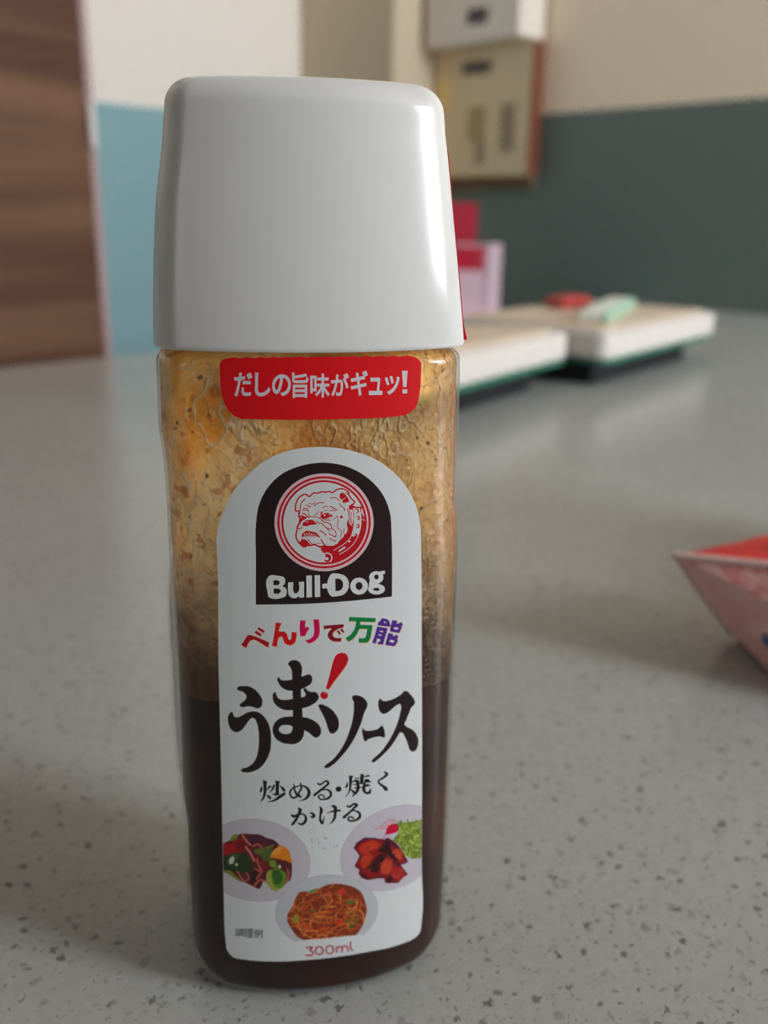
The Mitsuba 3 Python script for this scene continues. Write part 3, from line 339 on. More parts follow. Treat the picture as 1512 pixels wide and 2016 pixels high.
 'heading_lettering': """
238,196,150|-1592 8774 90 -67 5 0 35 87 10 20 16 26 24 31 45 23 51 -9 57 -33 121 -89 60 -35 5 4 19 112 -1 2 -11 6 -20 -109 -58 34 -121 90 -58 33 -53 10 -47 -25 -20 -25 -21 -34 -10 -20 -34 -85 -83 62 -3 -5;-1279 9124 1 -6 115 -81 4 1 30 47 -1 4 -11 8 -30 -45 -106 76;-1226 8966 5 1 32 46 0 4 -36 26 -71 51 96 -69 -32 -45 -98 72 -3 -4 1 -4
178,6,30|-1284 9133 113 -81 30 45 -119 74;-1232 8980 32 45 -105 75 -32 -43;-1598 8788 90 -67 34 85 10 20 21 34 20 25 47 25 53 -10 58 -33 121 -90 58 -34 20 110 -192 93 -49 20 -95 34 -23 3 -24 -2 -22 -8 -14 -16 -22 -43
238,196,150|-1007 8778 -1 -12 3 -2 99 -16 3 1 6 84 8 52 5 23 14 27 18 21 12 7 17 5 9 -1 7 -8 -8 18 -6 5 -11 1 -24 -7 -7 -5 -13 -14 -15 -26 -8 -22 -8 -49 -4 -32 -3 -65;-773 8845 15 -23 19 -18 22 -14 24 -10 29 -3 28 2 25 9 22 16 27 31 9 15 12 34 13 73 4 94 -12 3 -5 -85 -9 -54 -9 -36 -6 -16 -9 -15 -26 -29 -22 -16 -23 -9 -14 -2 -28 1 -27 7 -21 11 -29 25 -13 20;-679 8902 -13 29 -8 53 -15 37 -13 24 -8 10 -17 13 13 -15 13 -23 14 -36 8 -53 15 -32 7 -6;-864 9089 1 22 10 32 28 73 10 33 -3 5 -11 1 -8 -27 -28 -73 -10 -32 -2 -25 12 -13 5 -1
212,14,26|-931 9274 -25 -194 -15 -98 -42 -203 99 -16 4 81 8 53 6 23 14 28 12 16 14 12 24 7 11 -1 6 -5 4 -7 33 -112 14 -22 29 -25 21 -11 13 -4 28 -4 14 0 26 6 11 5 22 16 26 29 9 15 11 34 13 72 5 91 -98 9 0 -75 -6 -62 -3 -10 -10 -11 -19 -9 -11 1 -10 10 -12 28 -8 53 -3 12 -17 36 -14 21 -17 13 -29 8 -29 3 -28 -3 -15 1 -12 13 2 25 10 32 28 73 9 33
238,196,150|-374 8880 -2 -3 1 -4 79 -73 65 18 30 14 24 18 23 21 30 38 18 34 14 35 10 39 2 22 0 118 -13 152 -2 3 -10 1 12 -145 1 -96 -3 -42 -4 -21 -12 -35 -25 -50 -30 -38 -22 -21 -24 -18 -29 -13 -65 -18;-457 8965 4 -4 90 6 31 79 53 85 0 5 -1 1 -47 33 36 -25 -53 -85 -30 -79 -84 -4;-349 9294 -3 5 -10 1 -16 -130 13 -8
206,0,84|-474 9205 -4 -102 16 -126 88 4 30 79 53 85 -46 32 -18 -21 -23 14 16 136 -102 7;-211 9322 16 -240 -1 -21 -5 -34 -6 -27 -10 -25 -14 -24 -11 -12 -12 -11 -26 -18 -27 -12 -14 -3 -60 -8 75 -71 80 24 26 16 34 30 30 38 18 32 14 35 9 39 3 42 -1 96 -13 152
238,196,150|366 8985 5 -1 37 23 1 4 -57 72 -4 2 -2 -1 50 -62 -36 -22 -47 63 -2 -4;-8 9105 2 -15 2 -1 103 11 30 3 14 -2 3 6 -5 9 -21 2;77 8922 10 -22 16 -25 32 -30 27 -18 32 -12 50 -10 45 -4 45 0 4 3 8 78 -3 5 -11 0 -7 -70 -60 1 -30 3 -49 10 -32 12 -14 8 -22 18 -21 21 -9 12;195 8917 -19 24 -4 16 2 25 5 16 6 10 7 10 21 17 34 23 27 14 43 16 23 4 25 1 10 3 8 6 5 10 2 11 1 47 -2 3 -12 1 0 -39 -1 -10 -4 -8 -8 -5 -10 -3 -48 -5 -43 -17 -27 -14 -35 -23 -21 -17 -8 -10 -6 -12 -5 -16 -2 -18 1 -17 4 -9 12 -18 15 -15 11 -8;335 8964 2 2 0 4 -49 85 -6 0 42 -76 -32 -13 -45 69 0 -5 52 -79 4 0
128,8,32|360 9000 36 22 -56 70 -34 -21;324 8979 -47 84 -36 -19 51 -78;-13 9178 0 -73 133 13 21 -2 5 -9 -4 -7 -40 -40 -9 -11 -19 -33 -9 -24 -1 -23 8 -34 16 -33 19 -23 33 -28 14 -8 32 -12 64 -12 75 -2 8 77 -62 -1 -43 7 -20 7 -25 18 -14 17 -9 18 0 26 6 25 6 12 8 10 21 17 35 23 27 14 43 17 48 5 10 3 8 5 4 8 1 10 0 46 -167 0
238,196,150|484 9228 4 -5 136 -21 1 14 -141 22;418 8875 0 -6 63 -89 5 -2 109 71 61 86 44 103 146 -20 3 15 -161 22 -45 -106 -60 -85 -108 -70;686 8744 4 -5 172 -20 45 42 25 78 22 141 11 109 -1 4 -13 3 -10 -103 -23 -141 -24 -75 -42 -41 -166 19;720 9187 303 -44 3 4 2 88 -3 3 -10 2 -3 -80 -305 44 -5 -67 14 -1
0,122,58|484 9326 -5 -87 146 -23 -8 -83 -35 -100 -72 -96 -98 -54 63 -89 108 70 60 85 45 106 161 -22 -21 -144 -32 -55 -119 20 4 -98 171 -20 42 41 24 75 23 141 11 109 -250 35 5 67 305 -44 3 86 -238 38
238,196,150|1064 9083 -2 -12 3 -2 200 -54 59 -10 7 37 -20 95 -52 48 -4 2 42 -39 28 -128 -69 12;1326 8903 4 -5 191 -63 3 1 53 119 -12 25 32 11 2 2 -28 78 -4 3 -6 -1 24 -65 -36 -13 14 -26 -51 -117 -188 62;1475 9116 -3 5 -12 3 -14 -68 18 4;1419 8983 71 -25 6 12 -89 31 -22 -40 19 -7;1222 9134 15 -26 -23 45 -41 -28 26 -7;1432 8558 4 2 62 110 -22 50 31 19 2 4 -27 72 -3 3 -7 -1 23 -61 -34 -21 23 -50 -62 -110 -187 55 3 -12 3 -3;1399 8838 -2 6 -13 4 -13 -49 19 6;1339 8722 69 -28 5 11 -86 35 -25 -49 18 -7;1120 8762 3 11 -72 36 -24 -113 -66 24 -2 -10 3 -3 77 -27 2 2 22 108;1074 8660 4 -5 107 -19 3 2 92 343 -2 5 -13 5 -90 -338 -103 19;1120 8951 57 -17 3 -5 -10 21 -62 19 -6 -25 15 -7;1096 8876 51 -20 2 12 -65 26 -9 -31 16 -5
76,42,142|1056 9085 200 -53 69 -12 -28 128 -50 46 -100 35 -42 -61 -31 -16/1173 9125 41 28 23 -45 -32 8;1512 8852 51 117 -14 26 36 13 -28 74 -111 -26 15 74 -107 23 -40 -197 7 -41/1385 8961 22 40 89 -31 -24 -41;1051 8809 72 -36 -12 -41 -49 -17 7 -43 106 -19 92 342 -216 62 -47 -176 -51 -158 74 -27/1102 8944 6 25 62 -19 10 -21 -22 -9/1075 8863 9 31 65 -26 -5 -26;1422 8575 62 110 -23 50 34 21 -27 70 -97 -27 14 54 -101 35 -59 -216 7 -40/1302 8691 25 49 86 -35 -21 -49""",
 'brush_lettering': """
150,150,152|1112 7434 -14 -37 -5 -21 -1 -24 4 -48 16 -84 10 -39 8 -18 9 -17 27 -32 23 -19 24 -10 16 -2 29 2 45 13 32 20 66 49 60 48 21 12 65 25 14 -2 4 -4 12 -21 12 -41 2 -18 -1 -19 -39 -201 -34 -120 -42 -114 -32 -73 -36 -74 -40 -73 -42 -72 -71 -104 -51 -66 -56 -60 -22 -20 -97 -72 -53 -54 -5 -12 2 -15 13 -17 20 -14 17 -5 18 5 102 70 113 97 60 57 57 60 49 61 103 155 12 20 22 44 12 18 12 10 14 1 24 -11 18 -16 12 -16 10 -20 55 -129 44 -129 29 -109 11 -26 16 -24 35 -36 22 -14 13 -3 14 0 13 3 23 10 23 17 12 15 15 35 15 56 5 42 -1 64 -11 54 -8 27 -20 52 -13 26 -25 45 -46 65 -39 41 -93 72 -48 45 -20 24 -5 19 3 21 10 24 26 49 12 25 61 159 22 67 13 15 34 19 8 8 23 33 9 28 1 15 -6 27 -10 27 -25 51 -31 48 -82 112 -24 27 -16 10 -27 7 -27 0 -14 -5 -12 -8 -39 -43 -30 -18 -47 -23 -62 -24 -47 -14 -48 -10 -54 -8 -35 0 -18 3 -47 14 -19 12 -28 43 -11 7 -13 -2/1126 7439 6 7 6 1 6 -3 5 -7 18 -30 6 -8 22 -13 25 -9 24 -7 37 -3 55 6 43 7 48 12 46 16 39 16 49 23 30 19 39 42 11 8 12 5 16 0 25 -4 21 -11 22 -25 66 -88 32 -47 15 -24 24 -50 13 -38 1 -24 -8 -26 -22 -32 -7 -6 -34 -19 -15 -17 -23 -69 -61 -159 -11 -24 -27 -49 -10 -25 -3 -24 6 -23 14 -19 58 -56 92 -70 37 -40 46 -63 25 -45 11 -25 21 -51 7 -27 11 -51 1 -63 -5 -40 -15 -55 -15 -34 -10 -14 -22 -16 -34 -11 -23 2 -8 4 -18 15 -25 26 -15 22 -10 25 -29 108 -44 130 -55 130 -11 21 -13 18 -21 18 -28 13 -18 -2 -14 -11 -13 -19 -22 -45 -12 -19 -102 -154 -49 -61 -57 -60 -59 -57 -112 -96 -102 -70 -15 -4 -14 4 -16 12 -9 10 -2 4 -1 8 4 8 52 53 97 72 23 20 56 61 52 66 70 104 43 72 40 74 36 74 32 74 42 114 34 120 40 203 1 20 -3 20 -7 28 -12 28 -7 12 -8 7 -8 3 -11 -1 -67 -25 -22 -13 -60 -48 -66 -49 -31 -19 -43 -12 -27 -3 -14 2 -22 9 -20 17 -26 30 -9 16 -7 17 -10 37 -15 84 -4 47 1 22 5 21 8 23;764 6812 -3 -46 2 -22 28 -156 6 -20 15 -33 11 -16 12 -12 15 0 8 6 28 31 23 9 94 19 41 5 73 -2 46 -9 23 -11 30 -23 19 -9 6 1 12 10 5 18 0 50 -7 65 -5 31 -9 32 -23 62 -8 16 -12 15 -11 5 -11 -1 -64 -52 -15 -9 -16 -6 -34 -7 -93 -4 -53 3 -41 11 -23 9 -19 13 -26 44 -9 6 -6 0 -5 -6/774 6817 4 9 3 -2 22 -38 6 -8 21 -14 49 -17 18 -4 37 -3 111 4 36 6 16 7 17 10 57 48 12 4 8 -5 8 -10 13 -30 17 -46 11 -46 7 -53 3 -52 -1 -23 -5 -16 -9 -5 -7 2 -49 34 -31 11 -64 7 -42 -1 -42 -5 -94 -19 -25 -10 -29 -31 -7 -5 -7 0 -9 9 -10 14 -15 32 -5 18 -28 155 -1 40;553 7525 23 -45 5 -13 4 -18 3 -39 1 -131 -9 -108 -19 -130 -20 -93 -39 -142 -32 -99 -37 -97 -41 -89 -43 -83 -47 -79 -68 -93 -69 -78 -43 -39 -84 -58 -48 -45 -6 -11 -1 -10 2 -7 11 -19 11 -11 10 -5 13 0 63 19 19 10 35 22 63 47 27 26 50 54 81 93 63 77 60 81 27 42 26 41 47 84 44 88 40 89 54 138 42 129 37 142 12 33 26 53 24 63 8 38 -1 20 -3 19 -6 18 -17 35 -20 32 -28 35 -32 30 -35 25 -30 17 -32 14 -32 7 -38 4 -25 -3 -11 -7 -13 -18 -8 -22 1 -17/560 7528 -4 14 1 20 12 24 13 10 23 3 24 -2 28 -5 31 -10 30 -15 32 -20 33 -27 15 -16 27 -33 19 -32 16 -33 6 -17 3 -17 0 -18 -7 -36 -24 -62 -26 -53 -12 -33 -37 -143 -42 -129 -53 -137 -41 -89 -43 -87 -47 -84 -26 -41 -27 -42 -60 -80 -63 -77 -80 -93 -50 -54 -27 -25 -61 -47 -35 -22 -19 -9 -61 -19 -10 1 -9 4 -11 13 -5 10 -1 12 4 7 47 44 84 58 44 40 70 78 68 94 48 80 42 83 41 89 38 97 47 151 34 138 18 95 15 119 6 109 -3 116 -6 38 -5 15;-108 7470 -15 -7 -6 -7 -2 -9 2 -10 19 -54 57 -121 39 -94 23 -64 19 -60 27 -115 27 -86 6 -14 14 -20 16 -17 18 -13 10 -4 12 -1 12 2 21 8 32 20 29 32 15 25 8 18 11 40 7 62 -2 53 -9 53 -6 22 -16 43 -31 61 -42 67 -32 42 -38 39 -22 18 -45 33 -89 51 -29 10 -15 1/-97 7463 28 1 28 -10 87 -49 45 -33 21 -19 37 -38 32 -40 41 -67 30 -60 16 -42 6 -21 9 -51 2 -51 -7 -61 -11 -38 -7 -17 -15 -24 -28 -31 -29 -19 -21 -8 -10 -2 -18 5 -16 12 -15 15 -13 19 -6 13 -26 83 -27 116 -19 61 -24 64 -39 94 -57 122 -19 53 0 11 3 4;-926 8073 -5 -19 1 -14 24 -66 18 -37 10 -18 23 -32 14 -15 15 -14 31 -23 34 -18 21 -9 45 -10 60 -4 1 -176 -72 -12 -83 -5 -40 1 -18 3 -17 6 -34 21 -19 19 -8 10 -9 21 -27 89 -5 8 -10 5 -6 -2 -7 -5 -15 -20 -12 -23 -6 -19 -4 -38 1 -37 2 -22 11 -43 7 -21 18 -38 25 -36 14 -16 31 -29 34 -25 20 -11 20 -10 42 -16 45 -10 50 -3 71 3 -2 -137 -58 3 -52 -2 -54 -6 -35 -9 -45 -19 -42 -25 -20 -16 -32 -35 -27 -40 -22 -45 -12 -45 -5 -48 1 -49 8 -49 15 -50 22 -46 13 -21 16 -20 19 -19 42 -32 45 -25 47 -19 51 -12 50 -7 69 -4 46 5 41 14 34 19 17 12 29 29 25 38 10 21 15 43 14 58 7 66 52 -30 29 -20 14 -13 52 -64 34 -29 22 -15 23 -9 15 1 16 5 15 8 26 21 19 26 13 34 6 38 1 37 -7 39 -13 38 -19 41 -31 41 -35 36 -41 36 -49 32 -51 26 -62 22 -36 9 -23 0 -10 194 60 15 73 23 36 16 50 30 35 23 32 28 28 40 13 25 5 15 2 29 -2 14 -7 28 -13 26 -7 10 -18 18 -21 15 -23 9 -56 -1 -12 2 -22 9 -21 12 -19 14 -7 8 -22 34 -8 9 -13 5 -14 -1 31 16 64 39 27 23 11 15 13 27 6 16 6 34 0 27 -4 25 -7 24 -6 11 -14 18 -18 16 -19 10 -14 1 -16 -3 -53 -24 -61 -16 15 139 0 40 -8 39 -20 58 -20 36 -13 14 -14 11 -28 15 -16 6 -31 5 -16 0 -36 -6 -17 -6 -15 -9 -13 -11 -15 -19 -11 -22 -4 -13 1 -12 4 -10 24 -25 11 -17 11 -26 13 -41 5 -25 3 -26 4 -154 -61 -12 -47 -4 -56 1 -30 3 -13 4 -11 6 -6 7 -19 35 -8 9 -10 3 -14 -9/-416 7841 -8 -13 0 -7 6 -21 28 -53 10 -25 1 -21 -11 -27 -7 -11 -8 -5 -23 -4 -35 0 -1 65 1 105/-915 8075 14 15 4 3 6 -2 6 -7 19 -35 7 -8 13 -8 30 -6 72 -2 24 1 48 8 44 9 -4 162 -3 26 -5 26 -13 43 -12 26 -12 19 -24 24 -3 7 0 9 3 10 11 21 13 17 12 11 14 8 16 6 34 5 15 0 30 -5 29 -12 14 -8 12 -9 12 -14 10 -16 16 -37 13 -37 7 -37 1 -39 -17 -152 72 19 54 25 13 3 12 -2 17 -9 16 -14 13 -16 5 -10 7 -22 4 -24 0 -27 -2 -15 -9 -30 -13 -27 -10 -13 -26 -22 -62 -39 -40 -19 -62 -24 -2 -112 1 -74 57 1 12 3 11 7 12 20 8 24 -1 24 -11 27 -28 52 -6 20 8 13 12 5 14 1 9 -3 8 -8 21 -34 8 -9 31 -22 23 -10 25 -7 54 2 22 -9 20 -14 23 -26 12 -24 6 -27 2 -13 -2 -25 -4 -13 -13 -25 -28 -38 -30 -27 -51 -34 -33 -19 -34 -15 -73 -23 -67 -17 11 -211 14 2 16 -1 35 -9 61 -22 51 -25 48 -32 40 -35 34 -35 30 -40 19 -39 12 -37 7 -38 -1 -35 -6 -36 -12 -32 -18 -24 -25 -20 -27 -12 -13 -1 -21 8 -20 14 -34 30 -52 62 -14 14 -30 21 -63 38 -5 -62 -10 -53 -22 -64 -20 -40 -26 -31 -31 -25 -34 -19 -38 -13 -45 -5 -93 7 -50 9 -49 15 -44 22 -43 28 -38 35 -16 19 -12 20 -22 45 -14 49 -8 47 -1 47 5 47 12 44 20 43 27 39 31 34 19 15 41 25 44 18 34 9 54 6 51 2 66 -4 2 157 -80 -4 -48 3 -44 10 -41 15 -20 10 -18 11 -34 25 -31 28 -14 16 -23 34 -18 37 -7 20 -10 42 -2 21 -1 36 4 36 5 17 7 15 18 25 9 5 4 -3 3 -6 26 -87 10 -24 9 -11 21 -19 35 -22 18 -7 19 -3 41 -1 84 5 79 14 -1 191 -67 5 -44 10 -20 8 -33 18 -31 23 -14 13 -13 14 -23 31 -27 54 -23 64 -1 11 2 10;-1868 7281 -27 -44 -9 -22 -6 -24 -3 -25 -2 -50 2 -44 10 -63 5 -21 15 -37 19 -36 11 -18 14 -14 25 -20 28 -12 14 -5 30 -2 18 4 17 8 34 23 31 27 19 21 18 23 104 170 24 31 30 30 7 4 12 3 14 -3 14 -6 18 -14 9 -14 8 -17 27 -88 10 -59 12 -130 2 -77 -5 -149 -8 -100 -14 -98 -20 -95 -19 -60 -23 -50 -28 -48 -15 -22 -32 -38 -35 -33 -19 -15 -38 -24 -13 -6 -47 -11 -15 -6 -14 -9 -29 -28 -5 -9 -2 -10 2 -11 6 -7 19 -16 18 -10 26 -6 66 0 51 10 51 18 51 24 54 33 49 40 23 23 22 25 21 28 38 61 47 93 38 94 19 65 14 78 7 79 5 109 0 94 -4 61 -12 102 -14 67 -10 33 -21 54 -25 51 -15 25 -33 45 -36 43 -21 19 -22 17 -22 12 -20 8 -39 10 -42 3 -44 -4 -23 -7 -45 -19 -45 -22 -19 -12 -70 -52 -18 -10 -39 -19 -25 -7 -11 0 -18 4 -17 8 -12 11 -4 15 -3 33 -3 10 -13 20 -11 11 -8 3 -13 -2 -12 -9/-1852 7288 10 8 9 1 9 -6 9 -11 10 -21 5 -42 3 -9 7 -7 7 -6 19 -9 19 -5 13 0 27 8 40 20 19 10 70 52 19 12 43 22 45 18 22 7 42 4 41 -3 39 -10 18 -7 22 -12 21 -16 20 -19 37 -42 31 -45 15 -24 25 -51 21 -53 9 -32 14 -65 12 -102 4 -61 0 -93 -5 -109 -7 -78 -14 -76 -19 -64 -37 -94 -47 -92 -37 -60 -20 -28 -22 -25 -22 -22 -49 -39 -53 -33 -51 -23 -49 -17 -51 -10 -63 0 -24 5 -30 19 -10 11 -1 5 5 13 27 25 13 9 14 6 47 11 14 6 39 25 19 15 36 34 33 39 15 23 29 49 23 51 20 61 20 95 14 99 8 101 5 150 -2 77 -12 131 -11 60 -27 89 -8 18 -10 16 -13 11 -14 8 -16 5 -16 1 -8 -3 -16 -13 -36 -39 -23 -34 -94 -153 -17 -22 -19 -20 -45 -38 -33 -18 -16 -4 -13 0 -28 6 -38 20 -13 11 -24 30 -26 54 -6 18 -10 40 -5 41 -2 44 2 49 3 23 5 23 9 20 16 29;-1706 7807 15 -14 13 -8 14 -5 41 -8 23 -12 22 -16 19 -20 8 -11 12 -27 4 -18 -1 -17 -5 -19 -14 -29 -9 -14 -23 -25 -75 -68 -9 -12 -3 -12 5 -19 12 -18 14 -13 18 -8 19 2 62 21 18 4 69 2 33 -6 65 -28 28 -6 19 -1 20 6 12 7 19 17 17 21 10 19 6 20 8 45 0 43 -3 21 -13 43 -19 40 -21 40 -29 43 -32 38 -53 46 -40 25 -21 10 -38 11 -54 2 -98 -5 -21 -4 -18 -8 -16 -16 -11 -21 -5 -17 0 -9/-1703 7818 -2 10 2 6 13 26 13 13 17 8 19 4 97 6 53 -3 37 -10 40 -21 37 -28 35 -31 16 -18 30 -40 35 -61 25 -59 5 -20 3 -21 0 -42 -7 -42 -7 -20 -9 -17 -15 -19 -18 -17 -10 -6 -19 -5 -17 1 -27 6 -64 28 -35 6 -70 -2 -20 -4 -60 -21 -18 -2 -14 6 -13 13 -11 16 -4 15 3 8 14 16 67 61 24 26 10 15 14 30 6 20 1 21 -5 20 -13 28 -7 12 -21 21 -23 17 -25 12 -53 14 -19 13;-886 7004 -18 -21 -12 -25 -3 -13 0 -15 6 -31 13 -22 29 -26 24 -14 13 -6 30 -8 30 -3 28 2 27 7 25 12 19 19 17 23 12 26 11 43 0 29 -3 12 -5 6 -13 12 -22 14 -29 10 -48 3 -73 -4 -18 -4 -17 -7/-859 7015 15 6 17 4 72 4 46 -3 28 -10 27 -18 8 -10 4 -9 -1 -25 -11 -41 -11 -25 -16 -22 -17 -17 -23 -12 -27 -6 -40 -1 -29 5 -27 11 -32 21 -18 17 -11 19 -6 27 0 14 3 11 11 22 16 21
30,13,17|-1700 7814 14 -13 12 -7 53 -14 25 -12 23 -17 21 -21 7 -12 13 -28 5 -20 -1 -21 -6 -20 -14 -30 -10 -15 -24 -26 -67 -61 -14 -16 -3 -8 4 -15 11 -16 13 -13 14 -6 18 2 60 21 20 4 70 2 35 -6 64 -28 27 -6 17 -1 19 5 10 6 18 17 15 19 9 17 7 20 7 42 0 42 -3 21 -5 20 -25 59 -35 61 -30 40 -16 18 -35 31 -37 28 -40 21 -37 10 -53 3 -97 -6 -19 -4 -17 -8 -13 -13 -11 -19 -4 -13 1 -6;-919 8069 -4 -16 1 -11 31 -82 19 -36 11 -16 12 -15 27 -27 15 -12 32 -21 37 -16 44 -10 67 -5 1 -191 -79 -14 -84 -5 -41 1 -19 3 -18 7 -35 22 -21 19 -9 11 -10 24 -26 87 -3 6 -4 3 -9 -5 -18 -25 -7 -15 -5 -17 -4 -36 1 -36 2 -21 10 -42 7 -20 18 -37 23 -34 14 -16 31 -28 34 -25 18 -11 20 -10 41 -15 44 -10 48 -3 80 4 -2 -157 -66 4 -51 -2 -54 -6 -34 -9 -44 -18 -41 -25 -19 -15 -31 -34 -27 -39 -20 -43 -12 -44 -5 -47 1 -47 8 -47 14 -49 22 -45 12 -20 16 -19 38 -35 43 -28 44 -22 49 -15 50 -9 93 -7 45 5 38 13 34 19 31 25 26 31 20 40 22 64 10 53 5 62 63 -38 30 -21 14 -14 52 -62 34 -30 20 -14 21 -8 13 1 27 12 25 20 18 24 12 32 6 36 1 35 -7 38 -12 37 -19 39 -30 40 -34 35 -40 35 -48 32 -51 25 -61 22 -35 9 -16 1 -14 -2 -11 211 67 17 73 23 34 15 33 19 51 34 30 27 28 38 13 25 4 13 2 25 -2 13 -6 27 -12 24 -23 26 -20 14 -22 9 -54 -2 -25 7 -23 10 -31 22 -8 9 -21 34 -8 8 -9 3 -14 -1 -12 -5 -8 -13 6 -20 28 -52 11 -27 1 -24 -8 -24 -12 -20 -11 -7 -12 -3 -57 -1 -1 74 2 112 62 24 40 19 62 39 26 22 10 13 13 27 9 30 2 15 0 27 -4 24 -7 22 -5 10 -13 16 -16 14 -17 9 -12 2 -13 -3 -54 -25 -72 -19 17 152 -1 39 -7 37 -13 37 -16 37 -10 16 -12 14 -12 9 -14 8 -29 12 -30 5 -15 0 -34 -5 -16 -6 -14 -8 -12 -11 -13 -17 -11 -21 -3 -10 0 -9 3 -7 24 -24 12 -19 12 -26 13 -43 5 -26 3 -26 4 -162 -44 -9 -48 -8 -24 -1 -72 2 -30 6 -13 8 -7 8 -19 35 -6 7 -6 2 -4 -3 -10 -9/-877 7013 14 10 17 7 38 6 69 2 32 -3 15 -4 36 -20 18 -18 3 -12 1 -14 -4 -30 -14 -41 -14 -25 -18 -21 -22 -16 -26 -9 -29 -4 -28 0 -30 5 -28 11 -34 22 -19 18 -7 11 -8 18 -4 31 3 21 12 25;-106 7461 -13 -6 -3 -4 -1 -5 4 -13 26 -71 36 -72 24 -56 50 -127 19 -61 27 -116 26 -83 6 -13 13 -19 15 -15 16 -12 18 -5 10 2 21 8 29 19 28 31 15 24 7 17 11 38 7 61 -2 51 -9 51 -6 21 -16 42 -30 60 -41 67 -32 40 -37 38 -21 19 -45 33 -87 49 -28 10 -13 1;1120 7429 -13 -35 -5 -21 -1 -22 4 -47 15 -84 10 -37 7 -17 9 -16 26 -30 20 -17 22 -9 14 -2 27 3 43 12 31 19 66 49 60 48 22 13 67 25 11 1 8 -3 8 -7 7 -12 12 -28 7 -28 3 -20 -1 -20 -40 -203 -34 -120 -42 -114 -32 -74 -36 -74 -40 -74 -43 -72 -70 -104 -52 -66 -56 -61 -23 -20 -97 -72 -52 -53 -4 -8 1 -8 2 -4 9 -10 16 -12 14 -4 15 4 102 70 112 96 59 57 57 60 49 61 102 154 12 19 22 45 13 19 14 11 18 2 28 -13 21 -18 13 -18 11 -21 55 -130 44 -130 29 -108 10 -25 15 -22 25 -26 18 -15 8 -4 23 -2 34 11 22 16 10 14 15 34 15 55 5 40 -1 63 -11 51 -7 27 -21 51 -11 25 -25 45 -46 63 -37 40 -92 70 -58 56 -14 19 -6 23 3 24 10 25 27 49 11 24 61 159 23 69 15 17 34 19 7 6 22 32 8 26 1 13 -5 24 -34 75 -30 48 -83 111 -22 25 -13 8 -24 7 -25 0 -12 -5 -11 -8 -39 -42 -30 -19 -49 -23 -62 -25 -47 -14 -49 -9 -54 -8 -37 -1 -19 3 -24 7 -25 9 -22 13 -6 8 -18 30 -5 7 -6 3 -6 -1;568 7514 16 -31 5 -15 4 -19 4 -39 0 -133 -5 -72 -8 -72 -15 -95 -32 -140 -43 -146 -34 -99 -41 -95 -40 -84 -46 -82 -50 -77 -65 -83 -47 -51 -44 -40 -84 -58 -47 -44 -4 -7 1 -12 5 -10 11 -13 9 -4 10 -1 61 19 36 20 52 36 27 22 52 51 137 159 62 79 29 40 27 42 50 82 45 86 42 88 56 136 49 140 47 178 12 33 26 53 24 62 7 36 0 18 -3 17 -6 17 -16 33 -19 32 -27 33 -15 16 -33 27 -32 20 -30 15 -31 10 -28 5 -24 2 -23 -3 -9 -6 -7 -9 -10 -25 0 -14;773 6810 -3 -46 1 -20 28 -155 5 -18 15 -32 10 -14 9 -9 7 0 7 5 29 31 25 10 94 19 42 5 42 1 64 -7 31 -11 49 -34 7 -2 9 5 5 16 1 23 -3 52 -7 53 -11 46 -17 46 -13 30 -8 10 -8 5 -12 -4 -57 -48 -17 -10 -16 -7 -36 -6 -93 -4 -55 3 -55 16 -23 11 -10 8 -6 8 -22 38 -3 2 -2 -3;-1862 7276 -26 -44 -9 -20 -5 -23 -3 -23 -2 -49 2 -44 9 -61 6 -20 14 -36 18 -36 11 -16 13 -14 25 -19 26 -12 14 -3 27 -3 16 4 16 8 33 22 29 26 19 20 33 47 89 146 25 31 31 31 8 6 16 3 16 -3 15 -7 20 -15 10 -16 8 -18 27 -89 11 -60 12 -131 2 -77 -5 -150 -8 -101 -14 -99 -20 -95 -20 -61 -23 -51 -29 -49 -15 -23 -33 -39 -36 -34 -19 -15 -39 -25 -14 -6 -47 -11 -14 -6 -13 -9 -27 -25 -5 -13 1 -5 10 -11 30 -19 24 -5 63 0 51 10 49 17 51 23 53 33 49 39 22 22 22 25 20 28 37 60 47 92 37 94 19 64 14 76 7 78 5 109 0 93 -4 61 -12 102 -14 65 -9 32 -21 53 -25 51 -15 24 -31 45 -37 42 -20 19 -21 16 -22 12 -18 7 -39 10 -41 3 -42 -4 -22 -7 -45 -18 -43 -22 -19 -12 -70 -52 -19 -10 -40 -20 -27 -8 -13 0 -19 5 -19 9 -7 6 -7 7 -3 9 -5 42 -3 9 -11 18 -10 9 -4 2 -9 -1 -10 -8""",
